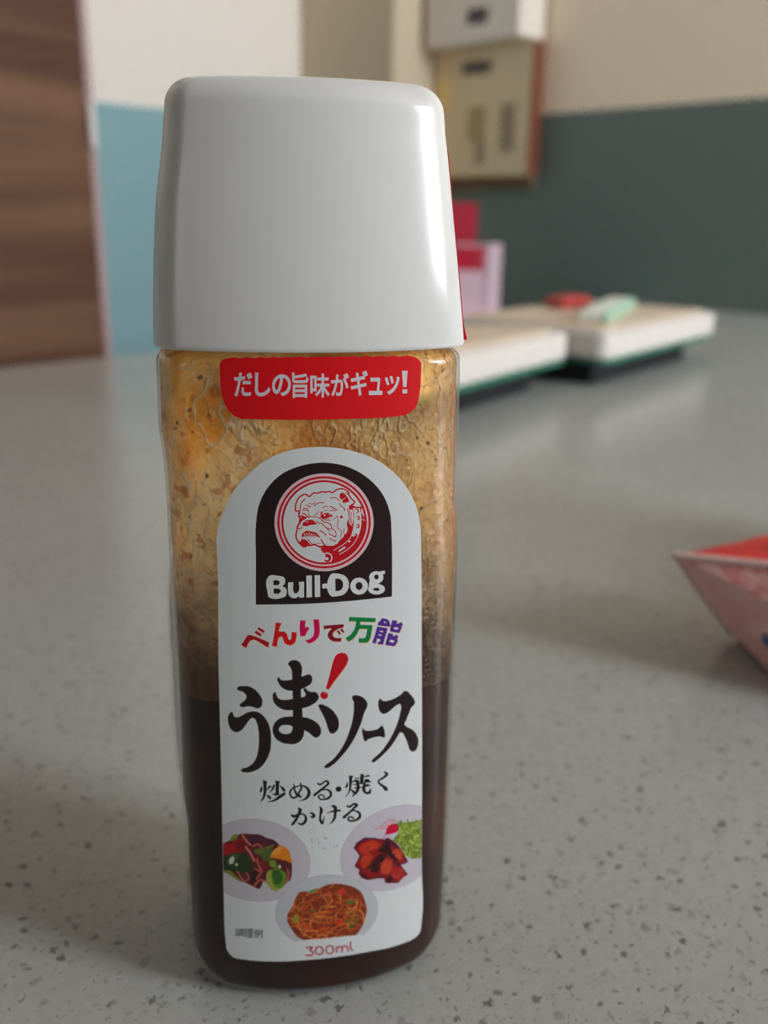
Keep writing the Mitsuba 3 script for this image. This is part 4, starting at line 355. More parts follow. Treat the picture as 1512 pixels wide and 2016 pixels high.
 'exclamation_mark': """
240,160,120|38 7804 52 -26 100 152 149 203 99 146 14 28 11 29 14 47 4 32 -3 33 -11 33 -17 31 -10 12 -11 9 17 -24 14 -33 7 -33 1 -16 -5 -32 -13 -48 -11 -29 -15 -28 -98 -145 -149 -203 -100 -153 -37 19;74 7665 -5 16 -6 15 -10 13 -17 16 9 -11 8 -14 6 -15 2 -16 -1 -25 -4 -15 -7 -13 -9 -12 -11 -10 -13 -6 -14 -4 -14 0 -15 2 -20 10 20 -15 21 -8 21 0 21 6 17 13 13 19 7 22 2 16
196,2,28|327 8571 -40 -7 -36 -17 -15 -11 -14 -15 -11 -19 -10 -21 -35 -101 -66 -277 -75 -288 52 -26 100 153 149 203 82 119 31 54 20 61 7 32 2 16 -4 32 -10 34 -17 30 -10 12 -24 18 -29 11 -28 6;61 7669 -2 16 -6 15 -8 14 -10 12 -12 10 -13 7 -14 5 -15 1 -14 -2 -13 -6 -12 -8 -11 -10 -8 -13 -5 -15 -3 -15 0 -16 3 -17 5 -15 8 -14 10 -12 12 -10 13 -7 15 -4 14 -1 14 2 14 5 12 8 10 10 8 13 5 15 3 15
235,190,195|9 7709 -4 10 -8 4 -8 -3 -4 -9 4 -10 8 -4 8 3""",
 'small_lettering': """
22,19,24|-1166 5570 -21 -24 5 144 25 39 -104 26 8 -61 6 -168 -7 -90 -21 -102 -50 -89 4 -14 64 58 49 103 19 124 101 82 3 5 0 7 -3 6 -17 8 -11 2 -12 -2 -14 -9 -5 -5;-998 5384 62 20 -3 124 13 168 24 33 -113 23 13 -56 -10 -255 -85 -3;-107 5635 -35 26 -11 1 -8 -7 -3 -5 0 -13 6 -11 25 -23 14 -11 15 -5 21 2 6 2 15 11 29 30 15 10 36 15 8 1 5 -2 15 -21 0 -4 -8 -12 -78 -68 -188 -152 -7 -7 -4 -9 -1 -10 1 -10 4 -9 6 -8 8 -5 9 -3 8 1 8 4 84 79 44 38 59 10 13 2 15 -3 17 -8 15 -10 17 -15 11 -13 12 -24 7 -29 1 -22 -8 -18 -17 -21 -24 -20 -12 -6 -34 -11 -32 -3 -21 0 -19 3 -16 6 -20 16 -12 16 -4 9 10 18 11 9 6 2 23 -3 16 -9 34 -49 7 -7 5 -1 8 2 3 4 3 10 -3 10 -27 41 -13 16 -15 11 -10 4 -25 5 -14 -1 -13 -4 -17 -13 -11 -13 -8 -15 -2 -9 -1 -6 2 -16 8 -16 27 -32 21 -15 25 -9 41 -6 64 2 36 10 23 12 22 21 16 19 11 21 5 15 2 24 -6 44 -15 39 -19 24 -23 19 -20 11 -21 8 -25 7 -21 0 -20 -4 91 76 18 25 4 7 2 29 -1 9 -8 17 -20 26 -8 8 -15 9 -18 3 -7 -1 -17 -7 -96 -66;-918 5617 34 -75 26 -47 6 -8 8 -5 9 -2 10 2 8 5 7 7 4 10 2 10 -2 11 -21 37 -18 24 -22 18 -41 24 -6 -2;-1082 5563 -40 -94 1 -7 3 -3 6 1 35 40 20 27 9 15 32 74 1 16 -8 12 -6 4 -14 0 -11 -9;338 5486 -16 21 -16 12 -24 8 -24 -2 -20 -11 -14 -20 -4 -25 4 -25 14 -23 20 -17 24 -8 24 2 21 11 14 20 4 25 -1 13;-1306 5566 -6 -27 -17 -46 -2 -8 1 -8 7 -12 13 -4 12 5 5 5 21 40 4 12 3 20 -3 19 -7 17 -21 31 -5 -1 -2 -4;-646 5591 -15 -9 -17 -15 -20 -22 -15 -20 -14 -28 -8 -29 -1 -16 2 -33 4 -23 15 -37 9 -15 15 -20 12 -11 18 -9 16 -3 31 7 29 15 18 16 13 17 39 -34 8 -2 9 1 7 4 6 7 4 8 1 10 -1 9 -4 9 -5 7 -39 31 17 40 40 76 9 25 3 33 -1 11 24 -8 14 -10 19 -17 12 -15 13 -20 7 -16 9 -36 2 -33 -3 -29 -7 -22 -15 -32 -12 -18 -23 -24 -16 -13 -31 -19 -29 -11 -45 -12 -4 -3 1 -5 4 -3 62 1 39 7 38 12 25 12 16 12 35 38 12 19 14 31 7 34 0 20 -4 34 -5 21 -21 48 -20 27 -17 17 -26 19 -40 21 -25 7 -19 1 -21 55 -3 4 -8 3 -5 0 -7 -6 -2 -5 0 -10 10 -42 -84 -12 -31 -9 -7 65 -6 7 -7 -1 -4 -8/-640 5522 12 -54 8 -24 14 -31 17 -23 -7 -11 -25 -21 -17 -10 -14 -3 -7 4 -8 8 -8 11 -14 27 -7 29 -2 27 6 31 8 17 14 21 26 29/-581 5465 -17 42 -17 62 34 12 24 6 57 6 0 -11 -3 -18 -8 -24 -52 -103;-1195 5394 54 -85 8 -5 9 -1 9 1 8 5 7 8 4 9 1 11 -1 10 -4 10 -30 30 -20 13 -33 12 -7 -3 -4 -7;-1090 5275 -86 -37 -2 -4 0 -6 5 -3 87 14 35 8 28 9 25 12 32 19 88 63 61 50 7 8 4 11 2 11 -1 12 -5 10 -6 8 -9 6 -10 2 -10 -2 -87 -64 -86 -83 -23 -18;135 4955 -98 -40 -3 -6 2 -5 3 -3 4 -1 81 16 58 4 -1 -91 -2 -23 -11 -44 -14 -33 -18 -34 -21 -27 -34 -38 -1 -6 5 -4 47 25 27 20 31 32 22 33 12 25 9 27 7 39 6 94 69 -5 13 9 5 16 -5 18 -13 12 -7 3 -54 -2 2 20 -3 36 -15 31 -8 11 -20 14 -22 8 -38 8 -11 -3 -4 -4 -2 -5 0 -13 6 -11 32 -34 6 -9 4 -20 1 -32;-329 4947 50 -37 11 -17 6 -20 -6 -9 -45 8 -4 -2 -2 -4 1 -7 33 -37 17 -13 18 -3 9 1 18 10 16 18 8 16 1 11 -2 22 -9 22 -22 27 -27 19 -20 6 -44 5 -5 -2 -4 -8;-119 5079 8 -70 -1 -58 -10 -113 -6 -47 0 -23 4 -32 17 -45 18 -31 6 -8 15 -10 8 -3 8 1 8 4 6 6 9 15 4 28 6 73 15 63 -6 5 -5 -2 -26 -55 -20 -56 -12 30 -5 19 -1 16 1 48 1 19 6 25 22 55 7 29 1 12 -5 41 -11 24 -42 50 -8 4 -7 -3;-627 4812 -69 -101 -4 -9 -2 -10 1 -11 4 -9 6 -8 8 -5 9 -2 8 1 8 5 63 87 40 72 38 87 26 4 20 -1 14 -8 16 -20 8 -15 8 -26 1 -14 -4 -39 -12 -34 -20 -28 -12 -12 -22 -12 -9 -1 -11 4 -53 24 -7 -4 -1 -9 3 -6 41 -42 20 -15 21 -7 24 3 25 12 16 12 15 15 17 23 13 29 8 34 3 25 -1 24 -6 32 -11 23 -10 16 -29 31 -17 12 -20 7 -34 1 17 36 6 35 -2 13 -12 29 -7 9 -15 10 -38 11 -10 -4 -4 -4 -2 -5 -1 -13 18 -33 0 -7 -10 -36 -19 -55 -69 -19 -9 2 -30 25 -11 0 -9 -7 -2 -6 0 -13 17 -44 11 -14 7 -5 26 -7 9 1 26 13 9 8;871 5701 -60 -13 0 17 20 25 -100 34 12 -47 -3 -40 -108 5 -8 -4 -2 -10 4 -6 6 -3 106 -7 -9 -106 -13 2 -2 15 7 11 1 11 -1 10 -5 11 -6 8 -9 6 -31 7 -7 13 -11 6 -6 0 -42 -18 -20 -15 -21 -22 9 105 25 38 -104 27 10 -64 1 -237 -19 -111 -59 -94 10 -13 59 71 43 93 43 -80 6 -8 9 -6 10 -3 -46 -64 0 -8 7 -4 68 34 14 11 24 23 16 20 15 22 16 33 7 25 2 20 53 -1 -2 -42 2 -13 9 -31 13 -24 16 -22 11 -12 28 -23 22 -9 16 -5 18 -1 25 2 20 10 7 6 9 22 0 27 -10 63 -3 5 -8 3 -4 -3 -19 -47 -10 -14 -18 -10 -24 -4 -7 5 -6 9 -13 34 -5 24 0 29 2 26 129 11 -86 56 -37 -14 1 27 -1 9 -5 10 41 3 91 -12 -82 101 -80 -3 1 -73 -15 -7 2 124 66 10 6 3 30 -11 40 10 -51 49 -26 -19/802 5506 -14 -61 -57 1 -2 21 -9 53/566 5564 47 31 39 -20 -2 -13 1 -19 -62 -4 -6 -4 -2 -7 3 -9 9 -7 63 -3 4 -57 -54 2 -6 -6 1 -9 5 -4 51 -15 -11 -35 -16 -33 -9 14 -32 28 -32 27 -8 4 -4 -1 15 141;1108 5509 1 -13 6 -17 25 -43 20 -27 59 -65 47 -80 10 -13 12 -9 13 -5 13 -1 12 4 9 9 6 11 2 15 -3 15 -6 14 -10 13 -65 66 -72 64 -23 27 -17 25 1 7 14 11 63 24 90 50 20 20 4 9 2 27 -2 11 -4 10 -13 18 -55 42 -6 2 -11 -1 -6 -9 0 -13 3 -6 33 -46 -7 -10 -48 -43 -25 -18 -61 -28 -20 -16 -7 -9;448 5606 -1 -52 -3 -10 -20 -35 -4 -15 4 -15 12 -12 7 -2 7 0 11 8 19 39 4 11 2 19 -3 18 -23 47 -4 3 -4 1;511 5025 -47 24 -11 -3 -5 -4 -3 -13 3 -14 5 -6 37 -25 27 -11 31 7 50 48 10 2 22 -12 -71 -78 -56 -53 -130 -104 -4 -10 -1 -10 1 -11 5 -10 6 -9 9 -6 9 -3 9 0 8 4 164 155 55 -16 29 -20 27 -28 14 -24 4 -14 3 -31 -3 -24 -11 -15 -33 -24 -26 -13 -37 -9 -53 5 -15 4 -13 6 -7 8 -9 23 -1 8 1 2 20 8 21 -1 15 -11 32 -36 12 -6 11 3 7 9 0 14 -3 7 -38 39 -16 13 -12 5 -24 3 -30 -5 -17 -8 -12 -18 -3 -15 2 -18 6 -25 7 -16 17 -20 23 -13 27 -7 59 -6 25 1 38 7 37 16 26 17 17 16 11 21 6 26 1 19 -3 31 -4 20 -11 27 -17 24 -14 14 -23 17 -34 19 -20 8 -39 8 28 28 44 33 16 18 4 9 3 21 -2 11 -4 11 -14 16 -21 13 -23 8 -36 5 -24 -9 -50 -45""",
 'caption_lettering': """
35,33,36|-1935 1775 18 2 1 10 34 4 -2 -4 14 -9 11 17 10 26 7 31 6 109 71 6 -5 -156 -26 -4 4 -20 24 3 13 8 3 9 5 183 -107 -10 -4 -109 -5 -34 -7 -22 -2 -6 1 53 -61 -6/-1915 1837 26 4 -1 -31 -26 -3;-1836 1906 0 -18 67 6 0 18 -26 -1 1 16 21 2 1 18 -21 -2 0 19 -17 -1 -1 -19 -21 -3 0 -17 21 1 0 -16;-1835 1808 16 1 1 11 40 3 2 58 -57 -5/-1818 1858 25 3 -1 -21 -24 -2;-1938 1924 75 7 1 20 -30 -3 6 4 3 5 -11 21 -7 8 -12 -8 -1 -6 13 -25 -37 -4;-1932 1867 62 6 0 18 -61 -6;-1931 1896 61 7 1 18 -61 -6
35,33,36|-1690 1761 138 9 1 26 -55 -2 1 30 48 3 0 25 -47 -1 1 24 44 3 4 130 -110 -7 -4 -130 44 3 0 -25 -47 -5 0 -25 46 4 -1 -31 -63 -6/-1602 1979 26 3 -1 -28 -26 -2/-1604 1900 1 28 26 2 -1 -29/-1647 1976 27 3 -1 -28 -26 -2/-1648 1924 26 3 -1 -28 -25 -2;-1747 1802 3 -23 5 -3 65 35 -2 27 -22 -12 1 60 21 3 0 25 -20 -1 2 52 23 3 1 26 -69 -6 -1 -25 26 1 -2 -52 -23 -3 -1 -26 23 1 -2 -67
35,33,36|-1406 1790 5 -24 31 3 9 5 4 9 6 220 -19 -1 -5 -209;-1408 1826 19 0 3 148 -18 -1;-1497 1859 15 -14 13 25 12 36 21 1 -3 -22 -7 -27 -16 16 -5 -3 -8 -13 3 -5 18 -19 -15 -30 -23 -26 10 -17 5 0 19 22 17 31 14 40 10 42 3 34 -10 2 -26 -1 6 31 35 3 1 23 -76 -3 0 -24 20 1 1 -2 -15 -57;-1540 1896 9 -24 14 22 -4 -136 19 1 5 182 16 52 -19 5 -17 -57 -13 -28""",
 'volume_lettering': """
170,26,52|538 1499 -5 -115 4 -43 13 -41 8 -12 40 -51 5 -4 10 -3 5 2 7 10 0 13 -7 12 -28 34 -11 17 -9 27 -2 32 5 77 -1 44 -6 12 -5 4 -11 3 -9 -6;397 1429 -33 -27 -12 15 -15 14 -11 7 -15 7 -23 -3 -12 -8 -15 -14 -3 10 -9 9 -10 2 -9 -6 -3 -12 4 -150 4 -13 4 -5 4 -4 11 -2 5 2 6 10 -2 104 33 31 9 6 6 0 12 -8 21 -23 5 -13 1 -18 -3 -49 0 -31 6 -12 5 -4 11 -2 5 2 4 4 3 12 4 74 -3 28 35 29 11 5 8 0 14 -9 17 -17 9 -18 2 -18 -2 -77 3 -14 9 -9 6 -2 5 0 9 6 3 11 2 78 -3 30 -11 27 -11 16 -25 24 -26 14 -20 1;186 1407 -9 24 -13 21 -15 18 -18 15 -19 10 -20 5 -19 1 -19 -5 -18 -9 -15 -13 -13 -18 -9 -20 -6 -23 -2 -25 2 -25 5 -25 10 -23 12 -21 16 -18 17 -15 19 -10 20 -5 20 -1 19 4 17 9 16 14 13 17 9 20 6 23 2 25 -2 25/153 1330 -6 -15 -13 -17 -11 -8 -12 -5 -13 -1 -12 2 -13 5 -12 9 -20 25 -9 23 -4 17 0 35 10 31 13 17 10 8 12 5 13 1 13 -2 12 -5 12 -8 20 -25 10 -24 5 -35;-45 1417 -9 23 -12 21 -16 17 -17 14 -19 10 -19 5 -20 0 -19 -5 -17 -10 -15 -14 -13 -18 -9 -21 -6 -23 -2 -24 1 -25 6 -25 9 -23 12 -20 16 -18 17 -14 19 -9 19 -5 20 0 19 5 18 9 15 14 13 17 9 21 6 23 2 25 -2 25/-78 1338 -6 -14 -13 -18 -11 -8 -11 -5 -13 -2 -13 2 -12 4 -12 9 -19 24 -10 23 -4 17 0 35 10 31 13 17 11 9 12 5 12 2 13 -2 12 -5 12 -8 20 -24 9 -24 5 -34;-434 1500 -1 -7 3 -12 9 -9 5 -1 95 3 -36 -34 -6 -19 0 -13 2 -6 11 -13 45 -24 6 -6 6 -16 3 -21 -3 -10 -10 -8 -11 -6 -30 -9 -29 2 -52 15 -5 0 -9 -7 -3 -12 3 -13 8 -8 57 -17 17 -3 16 1 38 10 20 10 16 15 9 19 2 18 -5 33 -11 31 -14 16 -38 20 41 35 11 16 4 12 -3 12 -18 18 -29 5 -103 -5 -5 -2""",
 'date_code': """
128,138,138|-40 4331 -2 -8 3 -4 4 -1 38 17 2 7 -4 5 -3 1;-13 4293 -3 -7 1 -5 4 -4 30 4 -23 -22 -1 -5 1 -5 6 -4 5 1 26 25 8 9 3 9 -3 7 -9 4;-284 4298 -8 -20 1 -19 6 -16 22 -42 3 -3 4 0 4 2 1 7 -22 44 -5 12 -1 10 6 15 17 29 -1 7 -5 4 -4 -1;-171 4330 22 -76 6 -44 5 -71 5 -4 3 5 -4 69 -6 48 -23 77 -5 2;237 4099 0 -6 15 -52 4 -4 7 1 3 4 0 6 -15 52 -4 4 -5 1;184 4079 0 -45 4 -6 4 0 4 6 0 43 -6 6;-280 4108 11 -51 3 -5 3 0 3 2 0 5 -11 49 -4 4;-22 4043 -46 3 -4 -4 0 -5 5 -6 48 -3 45 14 4 4 0 5 -4 5 -4 0""",
 'food_picture': """
180,174,182|-315 3644 1 68 -3 70 -9 69 -14 69 -18 69 -23 67 -28 67 -32 66 -37 63 -40 62 -44 59 -24 29 -24 28 -52 53 -54 51 -58 47 -61 43 -63 40 -65 35 -67 31 -69 27 -70 22 -71 18 -73 12 -73 8 -73 3 -73 -2 -73 -7 -72 -11 -71 -17 -70 -21 -69 -26 -67 -30 -65 -35 -63 -39 -30 -21 -24 -1160 -9 -532 50 -29 64 -33 67 -29 69 -25 70 -22 73 -18 73 -14 75 -10 75 -6 76 -2 75 1 76 6 74 9 74 14 72 17 71 21 68 24 67 29 64 32 61 36 58 39 54 42 51 46 48 49 43 52 39 55 34 57 31 59 25 62 21 63 16 66 10 66
196,190,198|-327 3646 1 68 -4 68 -9 68 -14 68 -18 68 -23 67 -27 65 -32 65 -36 62 -40 61 -43 59 -24 28 -24 27 -51 53 -54 50 -57 46 -60 43 -62 39 -65 35 -66 31 -68 26 -70 22 -70 17 -72 13 -72 7 -72 3 -73 -2 -72 -6 -71 -12 -71 -16 -69 -21 -68 -25 -66 -30 -65 -34 -62 -39 -36 -25 -32 -1658 57 -33 63 -32 66 -29 68 -25 70 -21 72 -18 72 -14 74 -10 75 -6 74 -2 75 1 74 6 74 9 73 13 71 17 70 20 68 25 66 28 63 32 60 35 57 38 54 42 51 45 47 48 42 51 39 54 34 57 30 58 25 61 20 63 16 64 11 65
86,30,34|-2135 3489 96 -50 33 -22 129 -99 55 -35 316 -173 46 -29 23 -12 21 -6 20 0 24 21 19 43 34 103 17 37 18 13 14 -9 15 -21 45 -89 66 -101 13 -14 15 -10 21 -5 22 2 47 14 45 22 25 15 46 43 66 71 78 70 17 19 14 22 11 28 7 31 4 34 11 156 2 54 -3 109 -4 54 -23 146 -9 48 -13 44 -16 40 -22 34 -22 18 -26 14 -85 34 -24 16 -19 20 -66 90 -18 18 -24 15 -26 12 -81 25 -26 10 -94 54 -48 22 -36 8 -36 2 -150 -4 -97 10 -24 0 -23 -4 -33 -13 -32 -20 -123 -109 -165 -115 -36 -32 -17 -22
128,134,44|-2136 3433 83 -28 40 -26 113 -90 40 -27 41 -21 30 -12 31 -11 19 -3 0 7 -32 39 -71 68 -118 122 -66 63 -60 44 -45 13 -2 -2
122,134,50|-1947 4234 17 3 43 16 20 12 16 13 14 21 13 28 12 31 7 30 2 23 -4 13 -10 3 -15 -2 -36 -13 -32 -19 -17 -22 -17 -29 -14 -34 -10 -32 -4 -25 4 -15
168,10,26|-2113 3895 47 -15 60 -1 65 10 63 18 55 23 62 35 31 21 28 25 24 28 17 31 12 41 6 45 -1 43 -10 41 -17 39 -11 16 -11 12 -21 10 -26 3 -30 -3 -29 -9 -28 -13 -24 -17 -19 -21 -36 -47 -36 -24 -43 -13 -89 -17 -36 -16 -11 -13 -5 -216
122,6,26|-1851 4197 -2 -48 7 -52 12 -48 18 -36 21 -17 17 2 22 7 23 12 23 15 20 18 16 19 10 19 15 44 4 24 2 22 -1 21 -5 20 -18 39 -13 18 -13 13 -14 9 -20 2 -24 -5 -27 -12 -25 -15 -22 -18 -15 -18
34,56,24|-2134 3494 36 -12 46 -1 102 7 46 -2 132 -25 78 -3 51 3 24 6 21 11 18 18 19 22 16 27 14 28 11 29 5 27 0 26 -5 28 -8 27 -23 53 -29 56 -39 58 -22 25 -24 22 -26 16 -24 11 -52 11 -55 1 -54 -10 -28 -10 -55 -27 -51 -37 -29 -27 -29 -32 -26 -35 -24 -37 -12 -24
62,92,42|-2056 3696 6 -36 11 -32 7 -10 17 -3 24 16 27 29 82 104 76 76 21 24 13 22 1 16 -8 8 -14 7 -16 5 -37 5 -17 -1 -21 -6 -22 -11 -21 -16 -40 -39 -33 -38 -29 -40 -13 -21 -9 -21 -5 -21
205,212,196|-1977 3813 -14 -36 -10 -41 -4 -38 3 -30 11 -13 8 1 33 10 19 12 17 24 12 36 7 41 2 39 -6 29 -12 10 -15 -3 -32 -17
190,200,180|-1878 3683 -6 -17 -3 -23 4 -17 5 -5 19 -4 19 2 7 4 5 8 4 29 -2 28 -5 8 -14 2 -18 -5
80,24,48|-1576 4329 1 -19 9 -41 7 -18 8 -15 15 -13 20 -9 23 -4 25 -1 77 3 63 9 29 9 23 14 15 19 4 18 2 22 -4 48 -5 22 -8 17 -15 16 -21 11 -26 7 -28 2 -53 -1 -63 -12 -33 -11 -29 -14 -22 -19 -12 -23
70,22,40|-1181 4265 13 -23 22 -27 26 -27 28 -21 26 -13 18 -3 43 2 36 9 8 8 0 14 -10 19 -17 23 -21 23 -22 19 -20 13 -22 8 -26 4 -53 -1 -20 -5 -10 -7
104,98,44|-1484 4014 15 -23 21 -24 25 -22 25 -18 23 -10 30 0 31 12 33 19 33 25 60 53 29 28 61 70 25 34 16 27 5 17 -13 4 -29 -9 -171 -77 -43 -13 -100 -24 -43 -13 -30 -17 -10 -21
74,98,38|-1322 3909 5 -41 11 -38 8 -15 16 -17 22 -15 24 -10 26 -7 24 -1 19 4 20 16 17 28 14 36 11 39 7 39 1 36 -6 47 -13 48 -9 19 -9 13 -26 7 -38 -14 -42 -30 -39 -40 -30 -44 -13 -42
110,30,30|-1386 3735 4 -43 12 -49 19 -48 23 -37 23 -18 21 0 25 6 28 11 26 15 21 17 14 19 4 25 -2 33 -8 35 -12 35 -15 29 -17 20 -22 10 -30 3 -32 -2 -32 -7 -26 -11 -17 -14
224,126,24|-1141 3869 21 -8 114 -19 123 -37 61 -22 83 -46 17 -6 13 0 9 16 0 32 -8 42 -56 205 -16 43 -10 18 -21 23 -25 21 -28 18 -30 13 -28 6 -26 -2 -22 -10 -21 -19 -21 -25 -57 -85 -56 -78 -16 -26 -9 -23 -1 -18
236,158,60|-1110 3946 34 -12 18 -3 40 10 44 30 41 42 32 44 15 39 -10 25 -24 11 -28 6 -39 -10 -44 -30 -41 -42 -32 -45 -15 -39
110,140,44|-1172 3750 1 -27 5 -30 10 -29 12 -24 14 -16 13 -6 35 -5 33 5 12 6 10 20 3 33 -3 39 -7 38 -12 31 -14 17 -15 4 -20 -1 -22 -5 -21 -8 -18 -11 -11 -12
150,160,62|-1237 3241 11 -42 16 -40 19 -38 23 -33 40 -39 31 -22 16 -8 17 -6 15 -2 22 6 26 15 25 18 22 21 13 18 1 12 -7 4 -60 8 -13 5 -22 19 -19 26 -16 32 -13 34 -20 70 -5 46 5 55 13 106 -3 37 -18 17 -33 -4 -34 -13 -26 -26 -18 -39 -11 -48 -6 -52 -1 -52 3 -45
96,134,34|-1132 3328 7 -55 11 -56 16 -50 22 -40 29 -25 19 -8 23 -5 25 -2 24 1 23 4 20 9 21 19 18 28 15 34 22 77 17 92 5 58 -3 26 -6 24 -9 16 -12 15 -30 27 -82 68 -18 12 -18 8 -18 3 -19 -2 -20 -7 -20 -10 -19 -14 -17 -15 -13 -17 -9 -21 -6 -26 -3 -29 1 -59
48,88,24|-1115 3488 -4 -29 1 -31 9 -66 18 -89 9 -30 10 -27 12 -20 14 -12 16 -2 19 4 21 8 38 24 14 15 14 22 10 29 6 32 3 33 0 33 -3 30 -7 31 -11 33 -15 33 -18 28 -19 20 -20 11 -17 -1 -20 -5 -21 -9 -20 -12 -17 -15 -13 -15
44,26,22|-1583 3425 -5 -48 3 -52 9 -48 15 -38 22 -19 13 -1 34 4 33 11 14 8 27 39 15 64 5 75 -5 72 -13 54 -21 22 -18 -4 -24 -12 -28 -18 -27 -22 -23 -24 -15 -24
210,215,160|-992 3618 12 -6 29 -8 12 0 8 3 2 10 -4 34 -11 31 -6 6 -7 -2 -11 -10 -21 -28 -7 -14 -1 -10
206,116,96|-1732 4437 -1 -7 3 -12 50 -103 17 -33 20 -32 29 -37 51 -58 10 -3 10 4 4 5 3 13 -2 12 -50 56 -27 34 -19 32 -18 33 -49 104 -4 4 -10 3 -10 -5
206,116,96|-1664 4134 -5 -16 4 -16 71 -118 22 -41 20 -41 49 -143 11 -10 14 1 6 4 9 14 0 17 -38 115 -34 78 -22 40 -75 124 -7 3 -13 0
190,84,78|-1451 3834 -1 -17 27 -116 10 -38 20 -63 44 -110 11 -10 14 1 12 10 3 8 1 17 -50 128 -22 76 -27 116 -7 13 -13 5 -14 -6
190,84,78|-1854 3481 0 -13 43 -103 16 -31 18 -28 33 -37 48 -43 10 -4 11 5 4 5 3 13 -3 12 -52 49 -26 27 -18 28 -15 31 -41 98 -4 4 -10 3 -10 -5
190,84,78|-1667 3463 -1 -12 3 -5 39 -76 7 -20 0 -16 -4 -10 -10 -14 -51 -55 -3 -5 0 -13 5 -9 10 -3 9 4 52 56 13 17 11 30 0 30 -9 26 -43 83 -8 6 -5 1 -9 -4
190,84,78|-1480 3573 0 -14 6 -10 74 -42 17 -14 6 -10 -1 -17 -11 -25 -47 -71 -23 -41 -1 -6 3 -13 8 -7 11 0 9 9 67 105 18 39 2 41 -14 24 -23 21 -78 45 -6 1 -10 -5
190,84,78|-815 3579 0 -13 19 -99 4 -27 0 -31 -3 -27 -8 -32 -31 -103 3 -13 4 -5 10 -4 10 4 7 10 30 97 8 32 5 40 0 32 -6 39 -19 99 -6 11 -10 4 -10 -4
190,84,78|-1440 4206 -71 -45 -4 -5 -4 -13 3 -13 4 -5 5 -3 11 1 66 41 18 8 14 1 10 -5 14 -13 45 -55 5 -3 12 1 5 3 7 11 0 14 -2 6 -49 60 -21 17 -16 8 -26 0
190,84,78|-1417 3297 -30 -35 -46 -74 -24 -34 -3 -7 0 -15 7 -12 11 -4 12 5 29 40 45 72 21 24 22 12 13 2 75 -16 7 2 10 9 4 14 -4 15 -9 8 -57 14 -25 3 -24 -3""",
